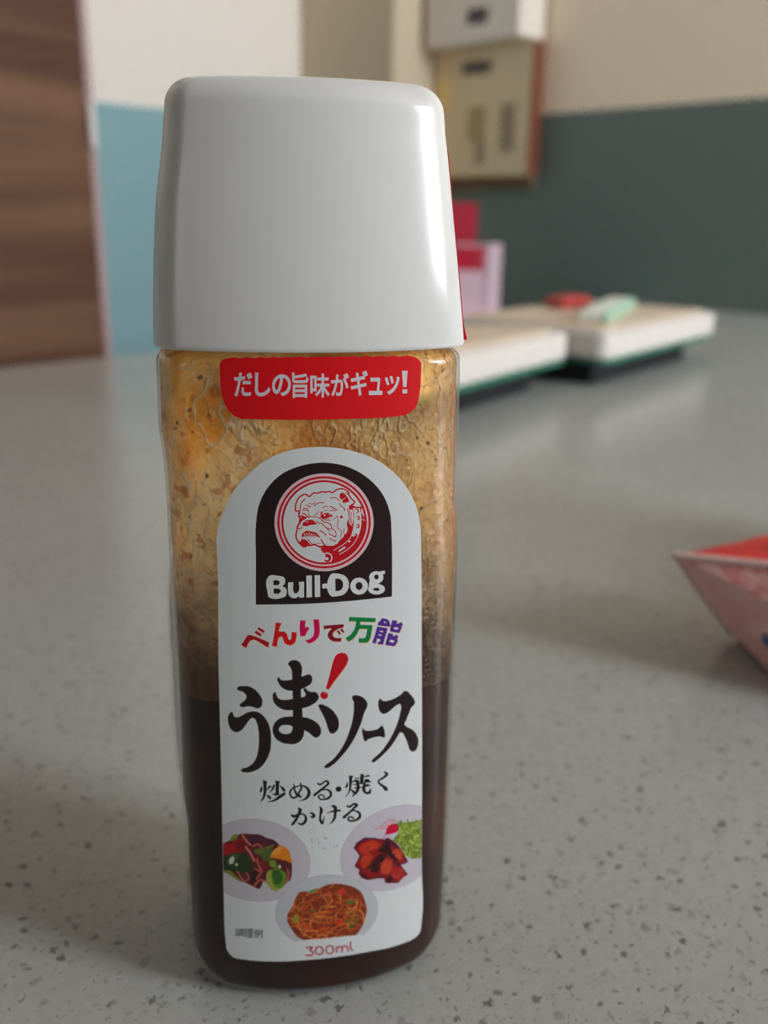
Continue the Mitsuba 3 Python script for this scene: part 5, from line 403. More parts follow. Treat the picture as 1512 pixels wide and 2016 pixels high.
 'food_picture_001': """
182,174,186|2128 4627 -97 56 -73 34 -74 29 -38 13 -38 12 -77 19 -77 15 -77 9 -39 2 -38 2 -77 -1 -77 -6 -76 -11 -74 -16 -36 -10 -37 -11 -71 -25 -69 -31 -67 -34 -33 -19 -32 -20 -62 -42 -58 -47 -28 -24 -28 -25 -52 -54 -49 -56 -22 -29 -23 -29 -41 -62 -37 -63 -16 -32 -17 -33 -28 -67 -24 -67 -19 -69 -14 -70 -10 -69 -5 -70 0 -69 4 -69 10 -68 14 -66 20 -65 24 -64 28 -61 33 -60 38 -57 42 -55 46 -52 50 -49 54 -46 57 -43 61 -39 64 -36 67 -33 69 -29 72 -25 74 -22 76 -18 78 -14 78 -10 80 -7 79 -2 80 1 80 6 80 9 78 13 77 18 76 21 74 25 106 45 -19 324
200,192,204|2096 4631 -70 39 -72 33 -37 15 -36 14 -75 24 -76 19 -76 14 -76 9 -39 3 -38 1 -76 -1 -76 -6 -74 -11 -74 -15 -36 -11 -36 -10 -71 -25 -68 -30 -66 -34 -32 -19 -32 -19 -61 -42 -59 -46 -27 -24 -28 -25 -52 -52 -48 -56 -22 -28 -22 -30 -41 -60 -37 -62 -16 -32 -16 -32 -28 -66 -24 -67 -19 -68 -14 -68 -10 -69 -5 -68 0 -69 4 -67 10 -67 14 -66 19 -64 23 -62 28 -61 33 -59 37 -56 41 -54 46 -51 49 -48 53 -45 57 -42 60 -39 63 -36 67 -32 68 -28 71 -25 73 -22 75 -17 77 -14 77 -10 79 -6 79 -2 79 1 79 6 78 9 78 13 76 18 75 20 73 25 70 29 44 20 -18 304 -40 1482
212,172,184|1194 4333 21 -17 26 -16 29 -13 27 -8 22 -2 16 7 13 15 36 54 15 11 25 4 32 -4 63 -14 22 1 8 12 -4 23 -11 29 -14 25 -16 18 -19 14 -22 12 -23 9 -44 9 -19 -1 -18 -6 -36 -20 -106 -74 -20 -19 -12 -18 -1 -16
186,80,104|1258 4449 -61 -74 -17 -13 -23 -10 -26 -5 -83 -8 -4 -4 1 -6 7 -4 83 8 27 6 12 5 144 -72 4 0 2 6 -3 4 -135 67 20 15 45 57 50 48 37 27 20 6 41 2 22 -4 42 -14 20 -12 18 -14 59 -53 6 0 2 5 -3 6 -79 69 -20 11 -23 10 -45 9 -44 -1 -23 -8 -38 -26;1366 4227 -52 -74 -26 -28 -62 -48 -1 -10 4 -8 6 -4 7 1 45 34 30 27 28 35 39 56 1 11 -4 7 -7 4
194,4,52|1333 4293 -26 -131 2 -14 6 -8 125 -6 85 5 21 5 19 7 16 12 21 27 16 34 3 18 -1 18 -4 15 -8 17 -21 33 -24 27 -16 11 -18 8 -39 9 -37 1 -35 -5 -33 -12 -14 -9 -12 -11 -11 -14
110,10,40|1551 4364 27 -56 9 -22 5 -19 0 -20 -21 -76 3 -6 24 9 18 15 6 9 7 22 0 40 -2 13 -9 20 -15 22 -34 41 -14 12 -6 3
112,134,40|1631 4304 -9 -34 -15 -122 -11 -36 -18 -28 -75 -75 -14 -26 0 -27 10 -19 17 -20 67 -63 19 -22 31 -49 26 -53 47 -110 26 -53 32 -50 45 -58 49 -55 26 -24 25 -20 50 -25 53 -15 56 -5 54 1 41 6 -26 972 -32 5 -44 4 -135 6 -50 8 -106 25 -49 7 -43 -3 -32 -17
198,206,104|2125 3692 2 -15 27 -52 -1 56 -7 11 -8 6 -8 -1
60,92,30|2062 3977 6 -130 2 -8 10 -8 9 2 2 7 -6 126 -3 8 -6 7 -7 2
156,172,66|1696 3601 0 -7 4 -6 35 -30 23 -16 25 -9 33 -8 6 0 3 4 -2 10 -4 5 -57 17 -21 15 -33 28 -6 1
82,110,34|2103 3489 -50 1 -4 -8 2 -8 10 -9 38 -1 20 -4 21 -13 20 -16 -1 27 -13 10 -27 17
176,190,90|1796 4227 1 -9 34 -61 34 -75 5 -5 7 -1 3 4 0 6 -42 90 -29 51 -8 4
198,206,104|2018 3912 -39 -11 -25 -20 -2 -12 5 -9 8 -5 8 0 22 17 36 11 4 6 -2 13 -7 8
60,92,30|1857 3897 1 -6 10 -28 8 -13 7 -9 10 -6 13 -5 6 2 2 5 -4 9 -18 9 -6 5 -16 37 -7 4
156,172,66|2119 3934 -44 -8 -47 23 -7 -5 0 -8 8 -11 27 -16 21 -9 21 0 29 9 4 9 -2 8
82,110,34|1754 3742 -51 -84 1 -9 5 -5 6 -2 4 2 56 90 1 9 -6 8 -6 2
176,190,90|1973 4258 -32 -37 -31 -48 0 -9 8 -11 8 -3 7 3 29 44 30 35 2 8 -5 13 -8 5
198,206,104|1732 4055 -33 -26 -34 -10 -4 -5 2 -12 6 -7 7 -2 37 11 36 28 2 7 -5 12 -7 4
60,92,30|2161 3373 -31 -25 -31 -43 -1 -12 5 -9 11 -6 7 3 22 33 20 22
156,172,66|2075 3954 -4 -56 -9 -46 2 -7 8 -7 6 0 4 4 5 25 8 77 -2 7 -9 7 -5 0
82,110,34|1786 4411 8 -55 13 -49 11 -32 7 -8 8 -2 7 3 2 8 -19 66 -11 62 -6 8 -8 6 -7 -1
176,190,90|1731 3517 1 -7 3 -7 53 -43 23 -26 31 -43 10 -5 5 3 2 6 -2 8 -34 46 -23 26 -56 45 -9 2
60,92,30|2051 4188 -4 -84 2 -8 10 -8 6 0 4 5 5 84 -3 8 -9 8 -7 0
82,110,34|1749 3983 -28 -2 -1 -10 4 -6 6 -4 23 -1 27 -24 6 0 3 4 0 7 -4 7 -23 23
176,190,90|2122 3493 9 -116 5 -9 13 -7 6 3 3 8 -10 111 -6 10 -8 5 -8 0
198,206,104|1767 3700 1 -7 14 -56 21 -66 4 -7 10 -5 7 6 0 7 -18 52 -18 70 -4 7 -6 5 -7 -1
60,92,30|1979 3680 -19 -6 -1 -5 4 -10 8 -4 25 4 25 -22 6 -2 6 5 -1 6 -3 7 -25 22 -9 5
156,172,66|1653 4384 1 -10 24 -38 20 -27 44 -36 6 -1 5 2 1 6 -4 10 -41 34 -15 20 -26 42 -9 4
82,110,34|1828 4030 -20 -44 -13 -22 -31 -30 -2 -6 4 -11 6 -3 6 0 28 25 14 19 25 58 -2 7 -9 7
176,190,90|2019 4002 -19 -19 -10 -5 -32 2 -4 -8 2 -8 9 -8 23 -3 12 0 10 3 25 24 2 6 -5 12 -6 4
198,206,104|1976 3858 1 -9 23 -29 11 -20 22 -58 7 -6 4 0 3 4 0 5 -15 44 -15 30 -29 39 -7 4
60,92,30|1917 3908 -49 -16 -3 -4 1 -12 6 -6 7 -2 30 8 18 7 4 5 0 8 -8 10
156,172,66|1934 3707 -5 -115 5 -12 7 -5 7 0 4 5 5 116 -5 12 -7 5 -7 0
82,110,34|1744 3904 -10 -37 -5 -6 -14 -6 -4 -6 2 -13 6 -7 8 -2 18 7 11 12 5 12 7 30 0 8 -5 9 -7 5 -7 -1
176,190,90|2122 4024 10 -43 6 -49 3 -6 5 -3 -2 71 -10 30 -7 4
198,206,104|1688 3638 0 -6 3 -5 51 -37 50 -56 4 -3 7 1 1 8 -3 6 -51 56 -52 39 -7 1
60,92,30|1701 3825 2 -114 4 -10 6 -4 5 0 4 8 -2 112 -2 6 -5 6 -6 1
156,172,66|1828 3547 0 -6 3 -7 49 -44 49 -65 8 -4 5 2 1 6 -1 6 -52 68 -51 47 -6 2
82,110,34|1769 4293 -17 -2 -25 -8 -3 -4 1 -8 4 -4 5 -1 24 8 15 1 40 -14 4 0 3 3 0 6 -5 7 -28 11
176,190,90|1600 4272 8 -55 10 -40 13 -38 7 -7 8 -2 7 3 2 8 -19 62 -11 62 -5 9 -8 5 -7 -1
198,206,104|1760 3826 -24 -12 -31 14 -5 -2 -1 -10 7 -10 27 -14 8 -1 15 3 17 10 4 8 -5 11 -6 4
60,92,30|2048 4040 -27 -45 -13 -48 2 -13 7 -7 8 -3 6 3 15 51 22 44 -2 9 -11 9
156,172,66|2027 3916 0 -9 26 -75 27 -85 9 -12 8 -3 9 6 0 10 -27 85 -26 75 -5 9 -8 5 -8 0
82,110,34|1810 4040 0 -6 16 -32 11 -36 8 -6 5 0 3 4 0 7 -16 48 -10 19 -5 5 -6 2
176,190,90|1617 3948 0 -10 7 -24 4 -36 9 -12 8 -3 7 4 2 8 -5 39 -7 26 -5 9 -8 5 -7 0
198,206,104|1677 4067 -22 2 -21 -2 -4 -6 2 -13 10 -9 31 0 29 -7 7 1 4 6 -2 13 -6 7
60,92,30|1611 4362 -24 1 -43 -7 -5 -3 -1 -10 4 -7 9 -4 43 7 18 0 47 -10 6 6 -2 11 -5 5
156,172,66|1779 3562 -62 10 -6 -5 0 -6 4 -6 5 -4 59 -8 6 5 0 6
82,110,34|1847 3703 -28 -24 -16 -24 -1 -6 4 -11 10 -4 5 2 16 24 25 22 2 7 -2 7 -9 8
176,190,90|1835 3747 -52 -31 -1 -8 3 -6 5 -3 5 0 31 21 31 15 4 7 -4 8 -5 3
198,206,104|1804 3551 2 -118 2 -8 10 -9 9 3 2 7 -2 113 -3 9 -9 8 -7 0
60,92,30|1998 4118 2 -15 77 -146 11 -10 9 0 5 6 -3 15 -77 146 -11 10 -8 0
82,110,34|1894 3915 -64 -7 -3 -4 2 -10 7 -7 64 8 4 7 -2 6
176,190,90|1765 3690 0 -10 26 -70 16 -72 5 -9 13 -7 7 4 3 8 -17 77 -9 29 -22 51 -13 6
198,206,104|2091 3680 1 -7 4 -7 38 -32 21 -22 -1 28 -50 43 -6 2
60,92,30|1572 4369 2 -10 19 -27 12 -13 8 -6 27 -11 7 2 1 9 -3 6 -31 15 -10 11 -18 25 -8 4
156,172,66|2014 4285 2 -13 20 -25 15 -13 19 -4 21 3 5 6 -3 13 -6 8 -9 2 -22 -2 -26 29 -12 2
176,190,90|1720 4174 -5 -43 -12 -29 4 -10 6 -4 8 2 10 19 5 20 3 35 -4 11 -6 3 -6 0
198,206,104|1873 3863 1 -8 23 -54 18 -31 41 -48 7 -5 7 0 4 6 -2 12 -39 45 -17 31 -22 50 -10 8 -6 0
156,172,66|1986 3894 -23 -32 -14 -35 2 -11 6 -6 7 -3 5 3 14 34 19 28 2 7 -2 8 -9 8
82,110,34|1597 3904 2 -12 18 -29 16 -20 9 -7 29 -14 9 3 2 11 -5 7 -32 18 -10 11 -20 33 -10 5
176,190,90|1764 3731 -37 9 -52 26 -6 -1 -4 -8 2 -7 5 -5 43 -21 26 -11 30 -5 39 -3 5 2 2 6 -5 10 -6 4
198,206,104|1864 3822 1 -8 4 -7 48 -32 70 -43 7 0 4 5 -2 11 -6 7 -112 70 -10 2
60,92,30|1940 4285 0 -6 4 -6 56 -58 58 -74 9 -4 4 2 2 6 -2 6 -60 77 -60 60 -5 2
156,172,66|1631 4148 -9 -59 4 -9 5 -3 6 0 3 4 9 59 -2 7 -4 5 -9 1
176,190,90|2143 3440 13 -75 6 -9 -2 85 -10 5
198,206,104|1860 3732 -94 -80 -1 -6 4 -9 8 -4 5 2 89 78 1 9 -6 8
60,92,30|2082 3475 3 -14 23 -25 24 -21 29 -17 -1 30 -27 17 -34 33 -8 3
156,172,66|2082 4272 0 -9 5 -9 52 -55 -1 33 -40 43 -8 3
82,110,34|1859 3909 2 -15 45 -62 42 -51 13 -7 6 4 3 8 -3 10 -45 56 -42 58 -12 6
176,190,90|1670 4315 1 -6 38 -92 7 -6 5 0 3 4 0 6 -38 92 -7 6 -5 0
198,206,104|1994 3568 -60 4 -3 -4 2 -10 8 -8 43 -3 24 -5 25 -12 44 -29 6 0 4 5 -2 10 -5 6 -56 34
60,92,30|1816 4005 1 -10 28 -41 22 -29 49 -45 6 -2 4 3 2 5 -4 10 -47 42 -18 23 -29 45 -8 4
156,172,66|1619 3972 0 -9 5 -8 36 -40 29 -28 23 -16 42 -24 7 0 5 6 0 9 -5 9 -64 41 -62 65 -8 2
82,110,34|1813 3684 0 -5 21 -52 13 -55 3 -6 7 -3 4 1 2 5 -18 72 -19 44 -8 4
176,190,90|2025 4125 -110 20 -8 -7 0 -9 5 -9 8 -5 41 -10 65 -8 9 7 0 9
198,206,104|1710 4398 0 -7 4 -6 29 -23 14 -15 29 -46 6 -4 7 2 2 6 -2 6 -21 35 -18 24 -38 31 -9 1
60,92,30|1982 3991 0 -9 39 -87 8 -8 13 -2 5 6 -1 10 -39 87 -7 8 -9 3
82,110,34|2036 3788 -8 -54 -3 -54 5 -12 7 -5 7 1 4 5 4 57 7 51 -3 8 -6 7 -10 1
60,92,30|1968 3580 -4 -63 2 -8 10 -9 7 0 4 5 5 63 -3 9 -6 7 -7 2
156,172,66|1632 3983 -18 -13 -1 -5 3 -9 5 -3 5 1 16 11 7 3 27 -19 5 0 3 4 0 5 -3 6 -25 19 -11 4
82,110,34|1927 3537 0 -7 4 -8 60 -44 57 -63 7 -5 9 2 2 7 -5 12 -59 65 -61 45 -10 1
176,190,90|2003 4254 14 -155 8 -12 8 -2 7 3 2 7 -14 151 -5 8 -8 6 -8 -1
198,206,104|1835 3554 0 -7 26 -75 17 -72 4 -7 9 -5 6 5 0 7 -17 72 -9 30 -18 49 -8 7 -6 0
60,92,30|1656 4069 0 -8 23 -83 4 -8 11 -5 6 3 2 12 -23 83 -5 8 -7 4 -7 0
156,172,66|1947 4143 -71 -80 -2 -6 5 -11 9 -5 6 3 34 42 34 35 2 7 -5 11 -6 4
176,190,90|1791 4109 -15 -2 -25 -9 -4 -4 2 -11 5 -5 6 -2 37 9 36 -12 6 0 4 4 0 7 -7 10 -27 11
198,206,104|1860 3840 1 -10 24 -64 15 -67 5 -9 12 -6 7 3 2 8 -15 72 -9 26 -21 48 -12 6
60,92,30|1840 3977 6 -48 9 -47 7 -9 7 -3 5 3 2 6 -9 45 -7 46 -4 7 -6 5 -6 -1
156,172,66|1634 4132 6 -102 9 -12 8 -3 7 4 2 8 -7 97 -5 9 -8 5 -7 0
82,110,34|1669 3784 10 -55 15 -61 3 -5 7 -3 5 4 0 5 -25 111 -3 5 -5 3 -4 0
176,190,90|1857 3948 1 -7 9 -21 3 -38 8 -10 6 -2 6 2 2 7 -2 29 -6 23 -7 14 -6 7 -7 2
198,206,104|1800 4068 0 -9 5 -9 43 -38 44 -24 8 0 4 6 0 9 -5 8 -43 26 -40 35 -12 1
60,92,30|1984 4338 0 -8 14 -39 17 -38 23 -37 7 -4 6 0 4 5 0 7 -26 46 -25 65 -6 7 -7 2
156,172,66|1978 3691 2 -13 6 -6 57 -35 88 -50 7 0 4 5 -2 12 -6 7 -71 40 -70 43 -7 3
82,110,34|1713 3549 85 -25 5 4 0 6 -3 5 -5 4 -82 24 -5 0 -3 -6 3 -9
176,190,90|1974 3764 2 -14 102 -132 13 -6 6 3 3 8 -3 10 -102 132 -13 6
198,206,104|1997 4246 0 -5 3 -6 40 -36 18 -23 41 -68 5 -4 7 2 1 5 -2 6 -28 50 -23 34 -51 48 -8 1
60,92,30|2093 3555 0 -6 4 -6 24 -20 11 -14 23 -50 4 -5 -1 37 -12 25 -15 19 -27 22 -8 2
156,172,66|1607 3913 -7 -35 -13 -25 0 -8 8 -10 9 -1 11 16 6 15 7 35 0 7 -7 10 -7 2
82,110,34|1880 3770 1 -7 4 -8 51 -54 51 -62 11 -5 5 3 2 6 -2 8 -65 77 -44 46 -7 2
176,190,90|1644 4230 20 -138 4 -8 10 -4 5 2 2 7 -19 135 -5 8 -6 4 -7 -1
198,206,104|1966 3939 2 -8 4 -5 31 -24 24 -14 23 -4 31 1 4 1 1 5 -2 6 -6 6 -34 0 -18 3 -18 11 -32 24 -7 2
60,92,30|1854 3777 4 -73 3 -6 8 -4 4 2 1 5 -4 71 -3 6 -5 3 -5 0
156,172,66|1586 4137 1 -10 26 -38 18 -20 18 -13 28 -14 7 2 1 9 -3 6 -42 24 -15 17 -26 38 -8 4
82,110,34|2146 3921 -39 -1 -5 -10 3 -9 11 -10 31 -1
176,190,90|2097 4141 -32 -10 -29 7 -5 -4 0 -5 3 -6 5 -3 32 -7 31 11 4 6 -2 5
198,206,104|1768 4286 -31 -76 0 -6 6 -8 6 -2 4 2 29 75 0 6 -6 8
60,92,30|1833 3578 -13 -55 -13 -38 0 -10 9 -13 9 -2 9 7 13 38 13 54 0 10 -9 13 -9 3
156,172,66|1742 4294 2 -13 27 -31 24 -35 7 -5 10 2 2 8 -2 9 -37 50 -14 16 -8 5 -7 0
82,110,34|1975 4222 2 -11 25 -33 16 -18 17 -12 26 -14 9 2 2 11 -5 7 -39 23 -14 16 -22 30 -10 5
176,190,90|1894 4118 -14 -114 5 -12 7 -4 7 0 4 5 14 114 -3 9 -6 6 -7 2
198,206,104|2010 4000 11 -77 5 -8 5 -1 4 2 2 4 -12 75 -3 6 -5 3 -4 0
60,92,30|1640 4336 -76 -5 -6 -3 -2 -12 5 -8 8 -5 47 1 65 9 6 3 2 8 -3 8 -10 9
156,172,66|1701 4131 -29 -127 0 -6 6 -7 5 -2 5 5 29 127 0 6 -5 7 -6 2
82,110,34|1652 4418 -37 -18 -21 -16 -35 -42 -2 -8 5 -13 8 -4 7 0 38 44 16 12 37 18 5 10 -6 13 -7 5
198,206,104|1983 3906 3 -48 5 -39 4 -6 8 -5 5 3 2 5 -8 84 -4 7 -6 4 -5 -1
60,92,30|1756 3721 -21 -102 2 -6 7 -6 5 0 3 4 21 102 -2 6 -4 5 -5 1
82,110,34|1995 3775 -8 -34 -4 -45 5 -12 7 -4 7 0 4 5 4 41 8 37 -2 9 -6 6 -11 2
176,190,90|1560 4442 1 -7 13 -44 14 -32 27 -43 6 -4 6 0 4 5 0 7 -22 36 -10 20 -20 61 -6 5 -6 2
198,206,104|1745 3547 1 -9 59 -103 6 -6 5 1 3 3 -2 9 -58 103 -7 6 -5 -1
60,92,30|1675 4412 -33 -25 -33 -12 -4 -5 2 -11 6 -5 6 -2 29 10 14 7 25 21 4 8 -2 8 -8 7
156,172,66|1869 3580 7 -31 8 -28 8 -20 4 -5 5 -1 4 2 1 7 -10 29 -11 42 -4 5 -4 3 -5 0
82,110,34|1858 4066 12 -74 19 -70 9 -13 9 -3 7 3 2 9 -19 75 -12 64 -6 10 -8 5 -8 0
176,190,90|2059 3539 -20 3 -34 -2 -5 -4 0 -6 3 -5 8 -4 42 1 43 -11 6 4 -1 5 -5 8
92,16,42|606 3965 1 -6 51 -75 80 -154 -113 -242 116 -116 -25 -89 68 -124 148 -95 217 -8 138 -33 43 -135 3 -5 291 -83 126 118 103 37 0 6 -175 298 120 10 46 30 1 7 -125 272 -88 183 -115 157 -151 139 -4 1 -93 -22 -216 93 -213 49 -170 -97
140,16,18|673 3927 11 -38 18 -41 23 -40 26 -33 27 -22 14 -6 79 -13 62 -33 59 -53 114 -126 58 -53 61 -35 45 -8 46 3 94 13 46 -3 44 -16 22 -17 64 -69 21 -19 21 -12 26 -5 29 -1 28 5 26 8 20 13 11 16 0 22 -8 29 -14 32 -73 134 -47 69 -77 94 -68 69 -164 140 -100 74 -55 35 -27 15 -28 12 -44 15 -46 9 -46 4 -46 0 -43 -6 -41 -10 -71 -27 -36 -19 -31 -21 -22 -25 -10 -29
134,14,18|684 3492 71 -73 13 -21 7 -25 1 -111 7 -24 18 -29 26 -26 31 -23 34 -21 67 -34 55 -13 60 3 120 17 52 -8 40 -33 11 -21 35 -102 12 -20 35 -34 46 -23 51 -13 53 -5 51 2 44 6 35 10 37 15 36 19 30 23 21 27 8 29 -6 34 -19 39 -26 43 -33 43 -32 42 -53 62 -120 112 -149 150 -37 36 -146 116 -56 40 -56 32 -55 22 -52 8 -33 -2 -34 -6 -33 -9 -31 -14 -29 -17 -26 -21 -47 -53 -22 -32 -17 -34 -8 -33 3 -32
188,48,26|727 3899 16 -43 23 -41 11 -16 30 -20 36 -5 40 4 42 11 200 59 36 17 23 20 6 24 -8 22 -16 26 -22 28 -26 27 -26 24 -25 17 -31 14 -34 6 -35 1 -35 -5 -64 -19 -64 -30 -32 -21 -26 -24 -18 -27 -4 -30
184,50,28|781 3666 -8 -26 -6 -28 -3 -30 0 -30 3 -29 5 -25 16 -53 11 -25 11 -20 11 -13 20 -4 22 11 24 21 24 28 83 108 20 29 15 29 7 30 -4 29 -8 17 -12 18 -30 36 -31 24 -27 8 -30 -4 -31 -12 -28 -19 -25 -23 -18 -25
190,60,34|1227 3286 1 -47 2 -23 5 -21 8 -18 15 -17 20 -16 23 -13 24 -10 23 -7 20 -2 24 6 23 15 20 22 18 27 14 29 9 29 6 29 2 34 0 35 -4 35 -9 33 -12 28 -18 23 -23 23 -26 21 -27 17 -25 12 -21 5 -27 -9 -22 -29 -18 -41 -13 -49 -8 -52
188,66,34|1490 3669 4 -30 10 -35 15 -37 17 -35 18 -30 36 -50 43 -45 20 -14 15 -4 11 7 10 15 8 21 6 24 5 47 -5 37 -12 42 -17 43 -21 40 -24 31 -24 18 -18 5 -21 0 -43 -8 -17 -9 -11 -11
162,26,30|1481 3208 -17 -40 -12 -49 -4 -51 5 -46 15 -34 17 -16 24 -14 28 -12 30 -10 56 -10 30 0 33 5 32 9 27 13 21 16 11 20 -2 32 -15 43 -23 47 -30 47 -32 38 -31 26 -22 10 -25 7 -26 4 -25 0 -23 -4 -19 -7
56,8,16|929 3364 20 -34 30 -34 32 -30 21 -16 50 -28 24 -10 23 -5 18 3 14 11 9 20 21 81 8 24 13 24 128 211 7 22 -2 19 -13 15 -23 14 -29 12 -31 8 -30 5 -25 0 -26 -8 -24 -16 -22 -23 -61 -77 -95 -89 -26 -33 -15 -33
52,8,18|1244 3927 -41 -50 -18 -30 -14 -31 -7 -30 2 -26 15 -23 29 -20 116 -58 32 -25 26 -31 24 -35 43 -76 23 -37 26 -32 24 -24 54 -50 48 -37 16 -10 11 12 -22 54 -142 269 -36 81 -15 50 -23 114 -12 50 -16 38 -22 19 -17 1 -21 -6 -44 -25
70,10,24|758 3263 7 -19 27 -50 32 -43 21 -21 28 -20 29 -19 27 -14 20 -7 10 3 -1 12 -6 20 -22 49 -26 42 -23 23 -31 22 -32 19 -30 14 -23 6 -9 -5
60,10,20|1355 2914 18 -15 22 -15 23 -12 21 -7 17 -1 14 7 14 13 12 17 9 20 5 21 0 18 -7 19 -13 21 -16 22 -35 34 -15 9 -20 -4 -21 -18 -20 -28 -15 -33 -8 -30 4 -24
214,96,56|1121 3900 -48 -33 -1 -3 3 -6 6 -2 47 31 2 5 -1 4 -3 3
150,22,20|804 3564 -5 -4 0 -5 5 -6 4 -1 56 16 2 8 -4 6 -4 1
206,70,40|1349 3357 -3 -5 4 -5 61 -12 4 4 -4 6
214,96,56|1594 3572 -46 -36 0 -7 2 -5 5 -3 4 0 44 35 3 3 -1 8 -4 4
150,22,20|1622 3064 -3 -2 -2 -5 4 -8 4 -3 63 -3 4 1 1 5 -3 8 -5 3
206,70,40|937 3806 -52 -25 -3 -3 2 -7 5 -4 4 0 50 24 2 8 -4 6
214,96,56|825 3647 -38 -43 -1 -5 2 -3 6 -2 40 44 0 5 -1 4 -3 2
150,22,20|1399 3491 -3 -3 0 -4 4 -5 3 -1 56 14 2 7 -4 5 -3 1
206,70,40|1613 3545 1 -9 5 -5 62 -19 4 0 3 6 -2 5 -5 4 -62 20
214,96,56|1470 3069 -4 -2 -1 -5 1 -6 7 -5 63 -7 4 2 1 5 -1 5 -7 6
150,22,20|907 3927 -3 -6 5 -5 58 -10 4 4 -4 6
206,70,40|633 3735 2 -20 13 5 3 5 -2 8 -4 4 -4 1
214,96,56|1209 3439 -4 -3 0 -4 6 -6 60 -14 3 1 2 4 -2 6 -3 3
150,22,20|1638 3407 -50 -35 0 -7 3 -6 4 -3 5 0 47 34 1 8 -5 7
206,70,40|1742 3129 -45 -36 -1 -6 2 -5 8 -2 44 35 2 3 -1 6 -5 5
214,96,56|956 3893 0 -5 3 -4 60 -27 4 3 0 3 -3 5 -60 27
150,22,20|982 3625 -40 -48 -2 -5 4 -8 7 -3 4 2 36 46 1 5 -3 8
206,70,40|1400 3298 -57 -18 0 -5 3 -4 3 -1 56 16 1 6 -3 5
150,22,20|1675 3087 -4 -2 -1 -8 4 -6 4 -3 63 -2 4 2 2 5 -2 6 -7 6
206,70,40|918 3973 -3 -6 5 -5 59 1 3 4 -5 7
214,96,56|987 3355 -37 -45 1 -7 6 -1 37 46 -1 7
150,22,20|1355 3244 -64 3 -1 -5 5 -5 62 -5 3 5 -2 5
206,70,40|1462 3645 -5 -4 0 -5 5 -7 5 -2 57 6 5 4 0 6 -5 7 -5 1
214,96,56|1701 3142 -44 -37 1 -7 5 -2 43 36 1 7
150,22,20|964 3957 -38 -42 -2 -4 3 -6 7 -2 40 44 1 4 -2 6 -4 2
206,70,40|784 3770 -5 -4 1 -5 6 -7 60 0 5 6 -3 8 -4 2
214,96,56|1362 3314 -51 -31 -2 -5 4 -8 4 -3 5 0 47 30 3 3 0 6 -3 5
150,22,20|1600 3399 -47 -33 -1 -6 2 -4 8 -2 45 32 2 3 -1 6 -5 5
206,70,40|1653 3021 -46 -35 -1 -4 3 -7 7 -2 45 34 2 5 -1 5 -3 4
214,96,56|970 3888 -4 -6 1 -4 5 -4 60 -1 4 6 -1 4 -5 5
150,22,20|811 3743 -4 -2 -1 -5 1 -6 6 -5 60 4 3 3 2 5 -2 5 -6 5
206,70,40|1265 3413 -53 -20 -1 -6 6 -3 52 19 2 5
214,96,56|1472 3804 -1 -7 5 -6 19 -6 -18 21
150,22,20|1330 3074 0 -7 4 -7 63 -26 7 4 -1 7 -4 4 -63 26
206,70,40|1245 3899 -39 -46 -1 -5 2 -3 5 -2 3 1 36 44 1 6 -2 3
214,96,56|804 3687 -4 -6 1 -4 5 -4 59 -10 3 0 3 6 -1 4 -6 4
150,22,20|1278 3484 -3 -4 5 -7 62 -9 3 4 -5 7
206,70,40|1562 3537 -1 -8 5 -8 64 -26 5 0 3 4 -2 9 -4 4 -64 27
214,96,56|1526 3005 -1 -7 5 -8 64 -27 5 1 3 3 -2 8 -4 5 -64 27
150,22,20|739 3892 -1 -5 3 -4 59 -24 5 3 0 4 -3 4 -59 24
206,70,40|907 3616 0 -7 4 -3 59 -16 3 1 2 4 -2 5 -3 2 -59 16
214,96,56|1275 3347 -60 -6 -1 -7 2 -4 6 -2 58 4 3 1 1 7 -3 4
206,70,40|1656 3110 -1 -6 7 -7 62 -21 4 0 3 5 -2 5 -5 5 -63 21
214,96,56|1039 3977 -52 -29 -1 -4 3 -6 6 -1 49 27 2 7 -4 5
150,22,20|951 3577 -3 -3 -1 -6 7 -7 60 -5 5 6 -1 5 -6 5
206,70,40|1234 3197 -4 -6 1 -5 5 -4 63 -11 4 6 -1 5 -6 4
150,22,20|1496 3360 -41 -40 -1 -5 3 -8 5 -4 5 1 43 41 1 5 -4 9 -5 3
206,70,40|901 4012 -1 -6 6 -5 59 -15 4 2 0 8 -5 3 -58 15
214,96,56|969 3596 -48 -31 1 -8 6 -1 47 30 1 8
150,22,20|1372 3477 -1 -8 5 -7 62 -30 4 1 3 3 0 6 -5 6 -62 30
206,70,40|1662 3537 -62 -4 -1 -7 2 -5 7 -3 59 2 3 2 1 7 -3 5
214,96,56|1780 3012 -1 -5 4 -5 14 2 4 11
150,22,20|907 3909 -42 -44 -1 -7 3 -4 7 -1 40 43 1 7 -3 4
206,70,40|981 3490 -40 -46 -1 -5 2 -4 5 -2 3 2 37 45 0 5 -2 3
214,96,56|1442 3460 -2 -1 -1 -5 5 -6 61 -16 3 1 3 4 -3 5 -3 2
150,22,20|1596 3639 -38 -42 1 -8 7 -1 38 42 -1 8
206,70,40|1647 2926 -53 -29 -1 -5 3 -9 5 -3 5 0 49 27 3 4 0 5 -3 6""",
